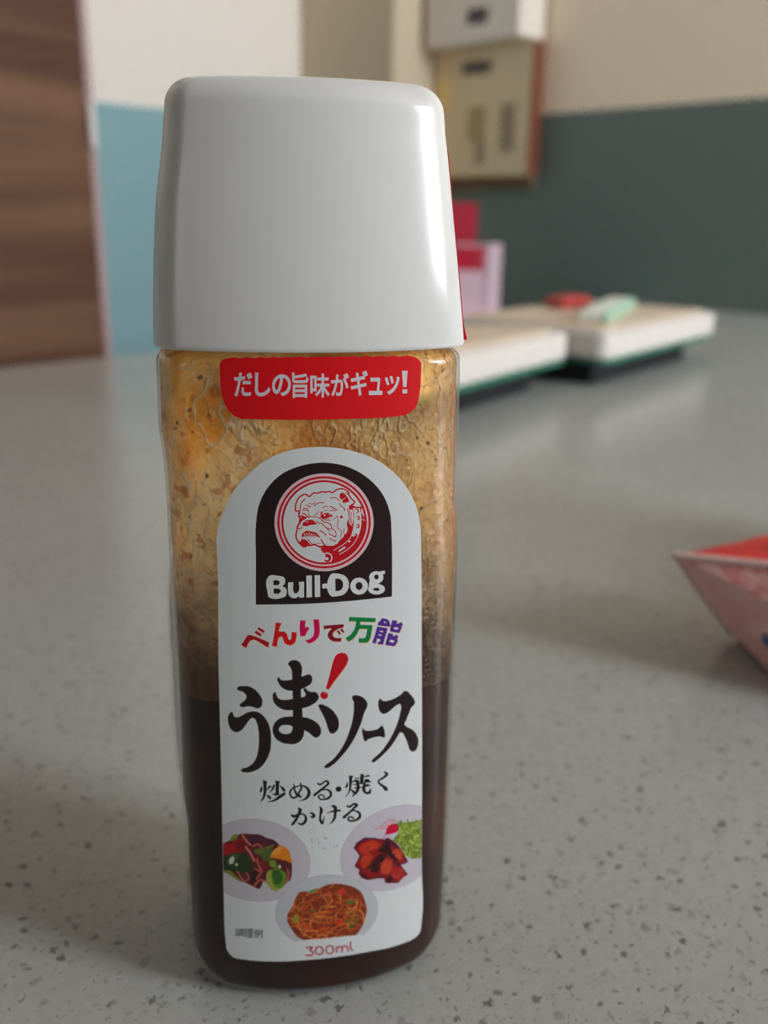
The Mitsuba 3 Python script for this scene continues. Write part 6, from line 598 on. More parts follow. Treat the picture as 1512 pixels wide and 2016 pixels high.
 'food_picture_002': """
176,176,184|1144 2464 -19 66 -24 65 -28 64 -33 64 -37 62 -41 60 -45 59 -49 56 -52 53 -55 51 -59 47 -61 44 -63 41 -33 18 -32 18 -67 33 -69 28 -70 24 -36 10 -35 10 -72 15 -71 11 -73 6 -35 1 -36 0 -72 -3 -70 -7 -70 -13 -34 -8 -34 -8 -67 -21 -65 -25 -62 -29 -31 -17 -30 -16 -58 -37 -55 -40 -52 -44 -48 -47 -46 -49 -41 -52 -38 -55 -34 -56 -30 -58 -26 -60 -21 -61 -17 -62 -12 -62 -7 -63 -3 -63 1 -63 7 -62 11 -61 15 -60 21 -60 25 -57 29 -57 33 -54 38 -52 42 -50 45 -47 50 -45 76 -60 197 11 197 6 198 1 199 -4 200 -10 202 -14 204 -20 137 -17 42 32 47 41 44 45 39 48 35 50 31 53 26 55 21 58 16 59 11 62 6 62 0 64 -4 65 -9 65
192,194,200|1131 2464 -19 64 -24 64 -27 64 -33 62 -36 61 -41 60 -45 57 -48 55 -51 53 -55 49 -57 47 -60 43 -63 40 -32 18 -33 18 -66 32 -68 28 -69 23 -35 10 -35 10 -71 15 -71 10 -71 6 -36 1 -35 1 -71 -3 -69 -8 -69 -12 -34 -8 -34 -8 -65 -21 -65 -24 -62 -29 -29 -16 -30 -16 -57 -37 -55 -39 -51 -43 -49 -46 -44 -49 -42 -51 -37 -53 -34 -56 -29 -57 -25 -59 -21 -60 -17 -60 -12 -62 -8 -61 -2 -62 1 -62 7 -61 10 -60 16 -60 20 -58 24 -57 29 -55 33 -53 38 -52 41 -49 45 -47 49 -44 52 -42 39 -27 190 10 191 5 192 1 192 -4 194 -9 196 -14 197 -19 133 -15 56 41 47 41 43 44 39 47 35 49 30 52 25 55 21 56 16 59 11 60 6 62 0 62 -4 64 -9 64
128,48,22|-827 2315 5 -58 10 -56 9 -36 13 -36 31 -70 89 -171 41 -64 23 -28 37 -36 41 -31 54 -32 188 6 127 1 254 -4 191 -8 129 -9 260 -23 24 27 31 38 28 41 49 86 31 72 37 117 33 148 9 74 0 38 -2 32 -11 66 -38 152 -31 107 -19 52 -23 48 -26 45 -24 32 -27 30 -60 55 -62 48 -55 34 -87 40 -89 33 -62 18 -63 14 -61 7 -61 1 -59 -6 -36 -9 -36 -13 -105 -49 -105 -40 -70 -24 -36 -8 -35 -4 -26 2 -77 20 -25 2 -22 -4 -25 -14 -22 -22 -21 -27 -20 -31 -34 -64 -17 -38 -13 -43 -33 -131 -15 -42 -18 -34 -64 -96 -17 -34 -9 -36
112,38,20|-31 2861 -2 17 -6 15 -14 22 -19 19 -21 14 -19 6 -12 0 -10 -8 -3 -15 8 -24 14 -21 19 -19 21 -14 19 -7 8 0 10 3
92,28,18|-180 2738 15 -7 13 0 20 6 19 14 15 18 8 21 2 19 -5 12 -11 10 -17 4 -19 -5 -24 -16 -15 -18 -9 -21 -1 -10 1 -13
112,38,20|241 2202 10 -9 19 -7 23 0 24 7 21 13 15 17 6 14 -1 18 -10 14 -13 7 -11 3 -23 0 -24 -7 -26 -17 -12 -18 -4 -19
92,28,18|533 2123 -3 11 -7 10 -9 8 -12 4 -10 0 -9 -4 -5 -8 -2 -8 3 -14 7 -10 10 -8 11 -4 11 0 9 5 5 8
112,38,20|161 2019 13 -1 12 6 8 10 3 14 -2 15 -7 14 -11 11 -17 7 -9 0 -12 -5 -8 -10 -3 -14 2 -15 7 -15 11 -11
92,28,18|-208 2877 3 9 1 14 -4 17 -8 17 -11 13 -11 9 -9 2 -9 -2 -6 -9 -1 -18 4 -17 8 -16 10 -14 12 -8 13 -2
112,38,20|306 2726 -4 15 -13 17 -18 18 -16 11 -21 12 -19 5 -14 -2 -5 -5 0 -13 9 -16 20 -22 21 -16 22 -11 23 -6 11 3
92,28,18|-626 2278 14 -5 14 3 13 9 9 14 4 17 -2 18 -7 16 -11 11 -14 5 -14 -2 -13 -9 -9 -14 -4 -18 2 -18 7 -16
112,38,20|-306 1969 0 17 -5 16 -13 26 -17 26 -14 17 -18 17 -15 8 -10 -3 -4 -11 5 -20 10 -25 21 -32 19 -22 18 -15 17 -6
92,28,18|-240 2188 11 -12 16 -6 17 1 12 5 13 12 8 16 2 18 -4 17 -11 13 -14 8 -17 1 -16 -6 -16 -16 -7 -17 0 -18
112,38,20|-260 2690 13 3 16 12 16 19 12 18 12 25 7 23 1 18 -3 8 -10 2 -19 -11 -16 -18 -16 -23 -13 -25 -7 -24 -1 -17 2 -6
92,28,18|-419 2001 -2 12 -6 13 -11 11 -13 7 -13 2 -12 -2 -8 -8 -3 -7 0 -13 6 -13 13 -13 13 -7 13 -3 12 3 8 7
112,38,20|-541 2239 13 -11 15 -5 15 4 13 10 8 16 3 18 -4 19 -9 17 -13 11 -15 4 -15 -4 -13 -10 -8 -16 -3 -18 4 -19
92,28,18|-60 1847 11 3 9 9 12 17 11 22 7 23 3 21 -1 13 -6 10 -4 2 -8 -2 -12 -10 -12 -17 -11 -22 -7 -24 -3 -21 3 -18
112,38,20|-416 2741 6 3 8 11 6 15 3 18 0 19 -4 15 -6 11 -6 3 -11 -3 -7 -10 -6 -15 -3 -19 0 -18 5 -19 6 -9
92,28,18|147 2491 5 -10 11 -8 24 -7 22 5 8 8 2 9 -3 10 -11 11 -13 6 -14 3 -14 -2 -12 -7 -6 -8
112,38,20|109 2523 -9 15 -17 14 -22 10 -19 5 -18 2 -21 -3 -15 -9 -6 -12 2 -11 5 -7 15 -14 21 -11 25 -7 29 -1 19 5 10 11
92,28,18|383 2187 -3 11 -7 11 -18 12 -11 2 -10 -3 -7 -7 -3 -10 2 -11 5 -11 10 -9 11 -6 14 -1 9 4 6 8
112,38,20|139 2153 14 -10 17 -3 13 3 15 10 10 16 5 19 -2 19 -8 17 -13 12 -16 5 -17 -3 -15 -10 -11 -16 -5 -19 2 -19
92,28,18|-69 2396 -10 10 -13 8 -24 8 -26 6 -25 1 -21 -3 -10 -4 -6 -9 5 -10 19 -12 23 -9 27 -5 25 -1 21 2 13 7 2 4
112,38,20|-26 2795 8 -6 16 -5 21 0 22 6 20 9 15 12 7 10 1 13 -7 10 -15 6 -26 1 -22 -6 -24 -12 -14 -13 -5 -13
92,28,18|75 2393 11 -9 20 -6 25 2 24 9 21 16 12 14 8 20 -2 18 -11 15 -18 8 -24 0 -31 -10 -21 -16 -17 -24 -3 -20
112,38,20|-526 2287 5 14 -1 25 -9 28 -15 26 -14 17 -20 14 -19 4 -15 -6 -9 -16 -1 -24 7 -28 18 -33 19 -20 10 -8 15 -6 17 1
92,28,18|314 1836 13 8 9 17 3 15 -1 23 -7 22 -12 17 -15 11 -16 2 -14 -7 -10 -15 -5 -20 2 -23 9 -26 13 -16 16 -9
112,38,20|326 1969 -1 15 -10 24 -17 24 -23 22 -25 16 -22 7 -14 0 -12 -10 -2 -17 5 -17 6 -12 17 -25 23 -21 30 -19 22 -5 16 5
92,28,18|246 1925 1 18 -6 25 -9 22 -17 28 -19 24 -15 12 -18 8 -12 -3 -6 -13 4 -29 12 -28 16 -28 20 -24 24 -18 15 -3
112,38,20|164 2035 -3 10 -9 14 -16 15 -18 12 -19 7 -13 2 -13 -3 -6 -8 0 -12 11 -18 15 -15 19 -11 23 -9 16 0 10 5
92,28,18|295 2682 7 11 2 14 0 23 -4 25 -8 23 -10 19 -8 9 -10 3 -5 -2 -5 -7 -4 -17 0 -23 5 -25 7 -24 10 -18 14 -12
112,38,20|308 2470 5 10 1 13 -1 20 -6 21 -8 20 -10 16 -9 8 -7 1 -6 -6 -3 -19 2 -20 5 -21 8 -20 10 -16 10 -8
92,28,18|596 1918 2 15 -2 19 -8 30 -11 34 -24 50 -13 16 -10 4 -5 -9 1 -21 6 -29 14 -42 13 -31 15 -24 14 -15 5 0
112,38,20|274 2306 6 11 3 15 2 27 -3 30 -5 28 -7 24 -9 14 -6 3 -6 -3 -4 -6 -4 -19 -1 -26 2 -30 5 -28 8 -24 8 -14 7 -3
92,28,18|156 2772 11 8 9 18 7 25 2 22 0 28 -2 18 -7 19 -10 8 -5 0 -8 -5 -9 -16 -8 -23 -4 -28 0 -28 4 -24 8 -17 7 -5
112,38,20|520 1771 10 9 6 14 5 24 1 29 -4 28 -8 23 -10 16 -8 4 -11 -3 -11 -20 -5 -24 0 -29 3 -28 10 -28 11 -13
92,28,18|-283 2550 1 19 -4 19 -10 16 -14 11 -16 4 -16 -4 -12 -11 -8 -16 -1 -19 4 -19 10 -16 14 -11 16 -3 16 3 12 11
52,132,42|-338 2962 17 -16 19 -13 19 -11 19 -6 18 -1 16 4 18 10 18 14 15 16 11 15 5 15 -4 19 -14 21 -10 10 -110 -39 -34 -8 -23 -2
124,152,44|-725 2253 8 -35 12 -33 14 -24 14 -12 15 2 19 10 21 18 19 21 16 24 10 22 3 23 0 27 -3 29 -5 27 -7 22 -9 14 -17 4 -25 -6 -27 -13 -27 -19 -21 -22 -13 -22 -2 -25
200,40,28|268 2862 31 -42 17 -17 16 -10 22 -4 26 4 28 9 24 13 17 15 6 16 -5 15 -12 19 -17 21 -20 19 -20 16 -19 9 -19 1 -23 -3 -23 -8 -21 -11 -15 -13 -6 -14 3 -15
206,38,32|255 2048 5 -33 5 -15 6 -11 10 -11 27 -15 15 -4 26 -3 18 6 18 12 17 17 14 19 9 19 2 17 -6 18 -13 21 -18 20 -20 19 -19 13 -18 6 -14 -2 -16 -7 -16 -11 -14 -14 -11 -16 -6 -17
178,34,24|-467 2032 36 -55 20 -26 20 -20 23 -16 55 -30 26 -9 21 -3 12 7 3 15 -1 22 -13 53 -18 46 -27 27 -40 21 -44 14 -43 6 -31 -2 -13 -11 4 -16
180,40,26|-192 1975 5 -36 5 -17 5 -12 16 -15 24 -8 27 -1 28 4 25 8 19 14 9 14 15 40 7 41 0 14 -16 18 -33 11 -43 2 -42 -7 -34 -15 -16 -24
84,86,34|419 2101 3 -29 5 -30 7 -30 19 -47 25 -43 14 -19 15 -16 15 -11 25 -6 29 4 30 11 27 17 21 19 10 21 -2 24 -11 31 -17 33 -21 34 -23 28 -22 22 -23 14 -26 12 -29 8 -27 4 -22 -2 -14 -9 -6 -16
92,96,36|460 2532 30 -20 29 -13 33 -1 37 12 37 20 31 24 18 24 0 21 -23 22 -37 22 -18 8 -17 4 -30 -2 -34 -13 -34 -20 -27 -24 -15 -24 1 -21
84,88,34|479 2326 19 -40 11 -18 11 -13 17 -10 21 -6 22 -3 21 1 18 5 11 10 4 14 0 20 -2 23 -11 44 -8 15 -18 14 -28 7 -32 0 -30 -5 -22 -11 -10 -15 1 -14
88,88,32|598 2171 6 -23 17 -47 10 -19 13 -18 18 -19 38 -31 16 -8 10 -2 7 12 3 24 -2 32 -5 34 -8 31 -12 23 -15 14 -21 13 -23 11 -23 7 -18 2 -10 -5 -3 -12
88,94,30|-309 2463 8 -29 13 -24 21 -16 26 -10 12 -1 9 1 9 11 7 18 4 23 1 24 -1 21 -4 14 -12 8 -20 5 -24 1 -23 -3 -18 -8 -9 -11
224,112,42|621 2255 -34 -84 -16 -55 -8 -38 2 -8 5 -5 9 0 3 5 24 90 31 73 12 44 5 39 1 36 -6 65 -7 9 -9 0 -4 -9 6 -61 -3 -56
196,80,28|-487 2977 0 -36 -8 -36 2 -18 7 -29 11 -31 4 -3 4 -1 4 3 1 8 -12 36 -6 34 7 35 1 37 3 21 -15 2
238,148,70|586 2330 -31 -9 -34 -4 -51 3 -73 16 -6 -3 -1 -8 3 -6 4 -2 73 -17 36 -3 37 1 34 7 32 13 27 17 14 13 18 23 16 30 8 30 4 36 -3 36 -4 16 -32 69 -4 5 -7 0 -3 -4 0 -6 30 -66 6 -30 0 -33 -6 -29 -10 -26 -26 -36 -24 -19
212,96,34|242 2639 3 -5 53 -39 32 -36 11 -21 7 -23 2 -20 -1 -8 -13 -29 -14 -12 -9 -4 -24 -4 -23 2 -49 17 -6 -3 -2 -5 2 -5 3 -4 40 -14 25 -5 26 1 26 8 17 16 15 33 2 14 -1 13 -11 39 -11 22 -9 13 -37 37 -45 31 -6 0 -3 -4
182,62,28|-338 2093 19 -31 16 -46 4 -30 -4 -31 -11 -29 -7 -11 -11 -9 -14 -6 -56 -11 -3 -8 1 -6 4 -4 59 10 16 6 15 11 9 15 13 34 5 37 -4 37 -5 17 -14 35 -21 34 -25 27 -16 11 -17 8 -21 7 -19 2 -21 -2 -18 -7 -11 -9 -12 -15 -27 -48 0 -6 3 -6 5 -2 4 2 37 59 9 8 14 5 16 1 20 -2 33 -13 24 -21
224,112,42|-176 2389 -14 -27 -8 -28 -1 -20 8 -29 15 -31 20 -28 45 -44 7 -2 5 6 -1 9 -36 35 -18 22 -16 27 -11 25 -1 12 3 24 4 14 12 21 20 16 54 19 57 8 80 -5 6 6 0 6 -3 5 -5 3 -47 4 -31 1 -47 -5 -29 -7 -42 -16 -14 -9
196,80,28|-423 2011 -20 -59 -2 -24 2 -35 6 -22 11 -23 15 -20 39 -30 6 -1 6 7 -1 10 -30 24 -15 14 -10 18 -7 18 -4 28 1 21 3 17 14 39 29 99 0 7 -6 8 -8 -1 -4 -5
238,148,70|-561 2273 -3 -3 -2 -5 3 -7 4 -2 65 5 49 -6 61 -20 62 -25 80 -25 47 -20 30 -17 68 -51 6 1 2 4 0 5 -2 5 -56 43 -44 26 -46 20 -80 25 -62 25 -66 21 -49 6
212,96,34|-721 2095 -62 -12 10 -21 36 8 50 2 85 -9 64 -14 33 -13 14 -8 23 -21 38 -41 8 1 4 6 0 7 -4 6 -47 51 -30 21 -33 12 -69 17 -86 8
182,62,28|-33 1856 -41 -15 -42 -20 -49 -31 -3 -7 1 -5 4 -4 5 0 75 43 69 25 119 21 93 2 76 7 4 3 1 8 -3 5 -4 2 -78 -7 -78 -1 -105 -16
224,112,42|499 2018 -13 -13 -8 -16 -3 -18 1 -17 8 -40 8 -19 12 -20 14 -16 34 -27 16 -9 20 -7 22 -3 37 4 18 7 14 10 39 54 0 5 -2 5 -5 3 -4 -1 -39 -52 -11 -8 -14 -6 -19 -3 -36 2 -32 14 -30 25 -13 15 -10 16 -10 32 -3 16 1 29 7 12 25 20 29 11 17 2 17 -1 59 -11 3 2 1 8 -2 5 -4 2 -58 11 -20 2 -33 -8
196,80,28|223 2384 48 -59 15 -11 18 -9 33 -7 36 -1 30 6 31 12 36 23 23 22 28 32 15 28 4 17 -1 17 -21 65 -5 4 -5 1 -4 -3 -2 -5 20 -64 1 -11 -8 -22 -17 -23 -27 -30 -22 -18 -25 -15 -26 -10 -30 -6 -48 4 -29 11 -10 8 -48 55 -5 1 -4 -3
238,148,70|-573 2226 -47 -104 -4 -13 -2 -16 1 -17 11 -31 13 -25 12 -14 27 -19 44 -19 90 -13 44 -4 7 4 2 9 -6 7 -62 7 -73 11 -40 18 -23 16 -8 10 -14 23 -8 25 -1 11 6 22 46 101 0 7 -3 5 -5 3
212,96,34|-782 2485 63 -18 29 -15 77 -62 25 -23 16 -25 24 -62 35 -72 23 -80 7 -6 8 5 1 10 -23 82 -35 74 -24 62 -21 29 -77 67 -44 30 -31 13 -40 11
182,62,28|124 2045 -16 -9 -41 -16 -44 -26 -3 -5 1 -9 4 -4 5 -1 45 27 50 20 39 32 48 19 39 31 46 24 3 4 -2 10 -4 4 -5 1 -39 -19 -47 -37 -49 -19
224,112,42|498 1957 -11 -94 3 -18 10 -18 18 -24 25 -26 8 -3 5 5 -1 10 -37 43 -12 18 -2 10 12 95 4 6 30 14 2 5 -4 10 -8 3 -30 -13 -7 -7
196,80,28|-347 2614 -75 0 -18 -2 -16 -6 -13 -11 -7 -13 -15 -53 1 -10 8 -6 7 5 16 53 5 8 8 6 25 6 59 1 27 -4 13 -5 21 -14 21 -20 18 -33 7 -27 2 -22 -12 -53 2 -7 5 -5 9 1 3 5 9 40 3 29 -5 32 -12 30 -17 27 -22 21 -26 18
238,148,70|-494 2792 13 -104 2 -49 -3 -19 -11 -17 -39 -47 -20 -30 -24 -58 1 -9 4 -4 6 -1 4 4 18 45 11 20 28 39 31 36 7 14 3 26 -1 37 -14 122 -5 7 -6 1 -4 -4
212,96,34|758 2434 -5 -56 -4 -18 -42 -81 2 -12 5 -5 6 -2 5 4 34 62 13 32 4 55 17 80 3 25 -4 26 -9 34 -3 7 -6 3 -9 -3 -2 -7 13 -56 -2 -17
182,62,28|-786 2479 38 -58 25 -44 6 -4 4 1 3 5 -1 8 -31 56 -35 50
224,112,42|-189 2247 -8 -55 0 -29 3 -23 8 -20 9 -11 22 -23 8 -2 6 6 -1 11 -29 31 -4 7 -3 14 -1 37 9 61 5 16 14 20 18 18 32 24 1 10 -3 6 -6 3 -5 -2 -30 -22 -21 -21 -17 -26
196,80,28|-296 2334 -19 -30 -8 -19 -3 -20 1 -17 6 -21 8 -21 19 -31 16 -16 18 -14 18 -9 39 -13 18 -2 20 2 56 11 4 3 2 6 -2 6 -7 5 -73 -12 -34 6 -35 16 -14 10 -22 26 -16 33 -5 17 -1 13 3 14 5 14 19 29 24 21 14 7 35 8 17 0 14 -4 70 -44 5 1 3 5 0 6 -3 6 -53 36 -17 8 -19 6 -20 0 -37 -8 -19 -9 -14 -11
238,148,70|-319 1822 -8 -15 -6 -24 -2 -15 3 -18 5 -11 20 -23 23 -16 14 -5 54 -2 4 4 2 11 -4 6 -5 3 -38 0 -21 5 -28 22 -9 15 0 17 6 21 9 13 18 9 24 5 34 -1 21 -9 7 -5 36 -41 9 1 4 9 -4 11 -34 39 -12 9 -26 10 -26 2 -38 -6 -25 -13
212,96,34|-637 2602 -34 1 -18 -4 -16 -8 -23 -19 -15 -28 -25 -38 -12 -40 1 -10 6 -4 7 4 16 48 11 25 19 24 12 11 24 15 14 3 16 1 32 -5 31 -12 28 -16 25 -22 31 -35 9 -14 7 -25 -1 -65 6 -8 8 1 3 9 1 67 -4 17 -15 30 -34 40 -29 24 -44 23
182,62,28|562 1801 -5 -42 5 -44 14 -59 15 -1 -9 34 -10 54 0 26 9 52 -3 8 -4 3 -6 -3
224,112,42|-704 2643 40 -48 37 -22 12 -10 25 -24 21 -26 7 -1 4 3 2 6 -2 6 -28 34 -32 28 -37 22 -44 52
196,80,28|17 2850 24 -66 10 -22 14 -20 11 -10 51 -29 73 -65 50 -53 4 -3 6 3 1 5 -2 7 -42 45 -27 25 -67 57 -32 17 -18 13 -11 17 -10 21 -22 64 -6 4 -4 -1 -3 -4
238,148,70|-235 2378 -46 -27 -27 -22 -24 -28 -30 -41 -1 -7 1 -6 4 -4 8 1 52 66 41 32 44 23 51 15 33 4 75 -5 74 8 17 -2 15 -5 68 -41 8 0 4 8 -2 7 -4 4 -51 33 -35 15 -20 3 -74 -9 -74 5 -21 -1 -52 -12
212,96,34|-29 2364 -8 -21 -4 -20 -1 -24 2 -12 5 -14 11 -19 16 -20 20 -18 19 -13 12 -4 22 -4 14 1 21 5 11 5 35 29 0 6 -3 5 -7 3 -34 -26 -17 -6 -20 -2 -20 3 -27 15 -29 32 -11 17 -4 16 1 19 3 18 22 44 -2 9 -4 4 -7 -1
182,62,28|-502 2595 62 -31 65 -25 43 -19 4 -1 5 5 0 6 -4 6 -43 20 -66 25 -63 31 -9 2 -17 -3 -23 -10 -3 -7 1 -5 6 -4 30 10
224,112,42|324 1869 -91 -96 -9 -14 -5 -17 -1 -19 3 -21 5 -21 16 -1 -7 25 -2 16 0 14 4 13 18 25 80 81 1 5 -1 6 -4 4;410 1670 14 64 -2 5 -6 5 -4 -1 -3 -4 -16 -68
196,80,28|-573 2915 8 -33 3 -29 1 -35 -5 -25 -8 -9 -12 -8 -51 -23 -3 -5 0 -7 5 -7 6 0 51 23 14 9 14 18 4 13 2 20 -2 51 -6 37 -17 52 -13 -16
238,148,70|613 2413 -24 -8 -15 -2 -28 3 -24 11 -47 48 -7 0 -4 -7 4 -9 46 -48 14 -10 18 -6 15 -2 34 2 28 9 22 14 49 47 14 22 15 40 2 30 -5 16 -8 17 -32 45 -5 1 -5 -3 -1 -9 35 -55 4 -11 0 -10 -6 -24 -15 -33 -16 -20 -36 -34
212,96,34|-331 2184 -14 -47 -5 -49 5 -34 6 -18 13 -30 21 -28 30 -22 60 -32 47 -20 7 1 4 7 -2 6 -4 4 -63 27 -44 25 -26 18 -10 12 -14 26 -10 29 -3 15 -1 28 4 28 7 29 10 27 15 23 10 9 56 28 3 8 -1 5 -4 4 -5 1 -58 -29 -21 -24
182,62,28|21 2602 5 -7 49 -13 35 -16 20 -14 8 -15 7 -92 -4 -17 -11 -17 -13 -14 -19 -13 -33 -16 -1 -5 1 -6 4 -4 5 0 33 15 19 12 16 18 13 21 6 24 -9 97 -4 13 -9 12 -24 18 -24 11 -26 10 -37 9 -6 -3
224,112,42|642 2408 33 -41 49 -52 58 -75 16 -18 31 -25 31 -19 46 -20 6 2 1 7 -5 7 -55 26 -30 20 -17 15 -16 17 -57 75 -42 44 -38 44 -4 3 -5 -1 -2 -4
196,80,28|511 2676 5 -7 56 -32 39 -14 36 -7 85 2 23 3 43 16 46 27 -7 20 -49 -29 -38 -15 -23 -3 -80 -1 -24 3 -35 11 -22 11 -48 27 -6 -3
238,148,70|33 1803 -15 -30 -8 -32 -1 -20 5 -33 17 0 -6 31 1 15 8 30 12 25 9 10 14 9 44 21 3 5 0 6 -6 7 -5 1 -46 -23 -13 -9
212,96,34|-432 2988 13 -30 6 -29 1 -27 -2 -27 -5 -17 -9 -16 -16 -25 -25 -31 -1 -10 6 -7 8 1 32 41 20 34 7 22 3 43 -5 44 -10 27
182,62,28|-340 1800 4 -5 69 -62 26 -18 25 -12 38 -13 37 4 17 -4 40 0 -29 18 -20 8 -45 -3 -33 10 -25 13 -21 14 -71 63 -6 1 -4 -4
224,112,42|197 2279 27 -65 22 -30 28 -25 17 -11 17 -8 16 -2 18 1 32 9 45 15 30 15 23 22 17 25 7 16 3 17 -3 17 -8 18 -28 49 -5 3 -4 -1 -3 -4 0 -6 27 -50 6 -12 2 -12 -2 -10 -13 -25 -17 -20 -25 -17 -72 -26 -31 -5 -14 2 -13 6 -27 19 -24 27 -8 12 -28 64 -5 3 -4 -1 -3 -5
196,80,28|-473 2710 -14 -27 -3 -20 3 -30 4 -17 7 -21 9 -15 26 -31 9 -3 6 7 -1 11 -29 36 -11 30 -3 32 4 19 12 19 12 9 33 10 47 -1 5 4 1 10 -3 6 -6 3 -37 2 -30 -5 -27 -13
238,148,70|-86 2541 -18 -19 -23 -48 -18 -59 0 -6 5 -6 5 -1 3 3 20 62 20 42 15 16 11 6 34 13 39 5 27 -3 36 -17 86 -54 7 0 3 7 -3 8 -50 34 -51 30 -28 11 -27 3 -30 -3 -38 -11
212,96,34|-785 2194 5 -7 54 -11 37 -14 36 -19 57 -37 119 -29 25 -12 47 -30 7 1 4 5 0 7 -3 5 -61 38 -42 15 -90 20 -57 37 -61 29 -69 16 -7 -5
182,62,28|29 2862 33 -48 9 -15 5 -14 1 -13 -10 -66 10 -68 0 -15 -3 -14 -12 -28 -34 -55 -40 -51 -44 -48 -1 -9 5 -7 7 1 34 35 53 65 33 56 14 33 4 15 0 20 -10 68 10 66 -2 19 -6 19 -9 16 -34 48 -5 2 -5 -1 -3 -5
224,112,42|-75 2270 -11 -14 -16 -37 -4 -21 1 -19 7 -20 13 -19 14 -16 32 -26 20 -7 19 -3 20 0 40 7 34 11 18 9 14 11 13 15 7 17 10 72 -1 6 -5 5 -5 0 -4 -3 -11 -72 -5 -11 -9 -12 -14 -10 -30 -13 -35 -9 -37 -3 -18 3 -15 6 -14 9 -28 28 -9 15 -5 13 0 14 3 15 13 31 8 11 12 7 16 2 60 -1 6 6 0 6 -3 6 -5 2 -60 2 -20 -3
196,80,28|-455 2574 19 -40 15 -38 57 -103 11 -16 25 -25 5 -2 4 2 3 4 -1 9 -26 27 -9 11 -57 103 -14 39 -18 37 -4 4 -5 0 -4 -3
238,148,70|7 2847 -61 -14 -3 -6 1 -5 4 -4 4 -1 56 13 28 -2 30 -6 14 -6 20 -18 15 -24 16 -39 8 -29 1 -23 -7 -22 -23 -30 -22 -16 -37 -19 -3 -4 0 -5 5 -6 4 -1 39 20 22 16 26 33 10 28 1 16 -6 31 -9 28 -14 31 -16 26 -11 12 -15 11 -32 11
212,96,34|422 2204 5 -41 1 -28 -2 -28 -9 -48 -3 -39 7 -33 13 -32 5 -5 6 3 1 7 -15 40 -3 17 3 38 9 46 2 31 -1 30 -5 40 5 48 -5 9 -6 -1 -3 -3
182,62,28|-282 2739 -23 -14 -14 -14 -20 -38 0 -6 3 -4 4 -3 6 4 14 29 15 17 27 16 26 6 25 0 17 -3 15 -7 31 -21 42 -21 6 0 3 4 -1 8 -4 4 -41 21 -31 22 -17 7 -20 4 -18 0 -20 -2
224,112,42|-543 2128 -12 -20 -8 -31 -2 -21 4 -36 9 -18 13 -15 45 -37 5 -1 4 4 2 5 -2 7 -44 38 -10 11 -6 12 -3 29 4 31 4 13 8 13 24 23 27 12 14 1 33 -9 50 -23 31 -18 26 -23 9 -11 35 -65 7 -2 6 6 -1 9 -25 48 -21 30 -30 26 -64 34 -38 15 -18 4 -19 -2 -31 -15
196,80,28|-20 1689 34 6 17 0 57 -9 87 -3 -71 21 -73 12 -21 0 -34 -6 -34 -12 -13 -8
238,148,70|-838 2329 109 -59 45 -16 4 1 3 5 0 5 -5 7 -52 20 -103 57
212,96,34|431 2299 21 -26 26 -26 44 -38 23 -14 37 -13 34 -5 19 1 31 8 6 5 -1 11 -8 6 -34 -7 -22 -1 -25 4 -32 11 -22 14 -33 28 -53 54 -5 1 -5 -3
182,62,28|-484 2282 -50 -26 -3 -4 1 -9 3 -3 5 -1 36 20 24 9 27 1 26 -6 26 -11 23 -15 9 -10 6 -9 4 -21 -1 -26 -6 -24 -11 -22 -14 -17 -9 -5 -57 -4 -4 -4 -1 -5 3 -8 4 -2 44 2 15 3 14 7 17 21 8 14 9 26 4 43 -2 16 -5 14 -8 15 -11 10 -39 24 -16 6 -28 6 -31 -1
224,112,42|22 2906 2 -5 42 -32 17 -19 20 -32 8 -20 6 -24 4 -34 -3 -32 -12 -45 -30 -74 1 -7 4 -4 4 -1 4 3 18 44 22 65 6 49 -4 39 -7 24 -10 26 -13 22 -17 23 -20 18 -34 25 -4 1 -3 -3
196,80,28|-306 2799 -9 -10 -5 -11 -11 -39 -27 -45 0 -6 6 -8 5 -1 5 4 22 34 9 22 11 35 13 12 18 8 31 8 42 -1 23 -4 19 -7 48 -33 8 1 4 9 -4 9 -40 29 -21 10 -37 9 -33 1 -25 -3 -31 -11
238,148,70|-173 1769 -16 -33 -4 -18 -4 -28 19 0 7 36 13 27 10 11 31 17 33 7 18 -1 76 -28 6 1 4 9 -2 7 -5 5 -60 24 -19 5 -18 1 -21 -3 -36 -12 -18 -11
212,96,34|-500 2138 14 -42 10 -18 48 -60 23 -22 39 -24 43 -17 32 -4 34 0 5 3 1 10 -5 8 -46 2 -20 4 -39 14 -34 21 -23 22 -43 55 -10 18 -15 41 -5 3 -6 -2 -3 -5
182,62,28|-523 2127 28 -51 17 -25 80 -96 38 -42 41 -39 24 -20 63 -36 5 -1 4 3 2 6 -3 9 -53 30 -21 15 -32 29 -39 40 -99 118 -14 20 -29 50 -4 2 -5 -1 -3 -5
224,112,42|580 2028 -107 16 -5 -3 -1 -10 3 -6 6 -3 103 -16 46 -28 41 -17 19 -11 34 -26 45 -40 8 -1 4 5 0 7 -4 7 -54 48 -36 26 -51 22
196,80,28|280 2740 3 -41 5 -31 17 -44 15 -25 23 -26 90 -72 30 -12 18 -2 30 3 26 7 49 27 4 6 -2 10 -4 5 -6 2 -48 -27 -25 -7 -28 -2 -14 1 -24 10 -85 68 -20 21 -14 24 -14 38 -4 23 -3 44 -4 7 -8 3 -5 -4
238,148,70|-269 2251 -36 -51 -20 -46 -6 -34 -3 -47 1 -7 4 -4 8 1 3 5 5 64 4 14 10 26 34 53 19 22 23 19 12 7 32 9 64 8 34 -1 33 -7 67 -27 7 4 2 6 -2 6 -4 4 -67 27 -36 7 -34 2 -53 -6 -48 -13 -29 -17
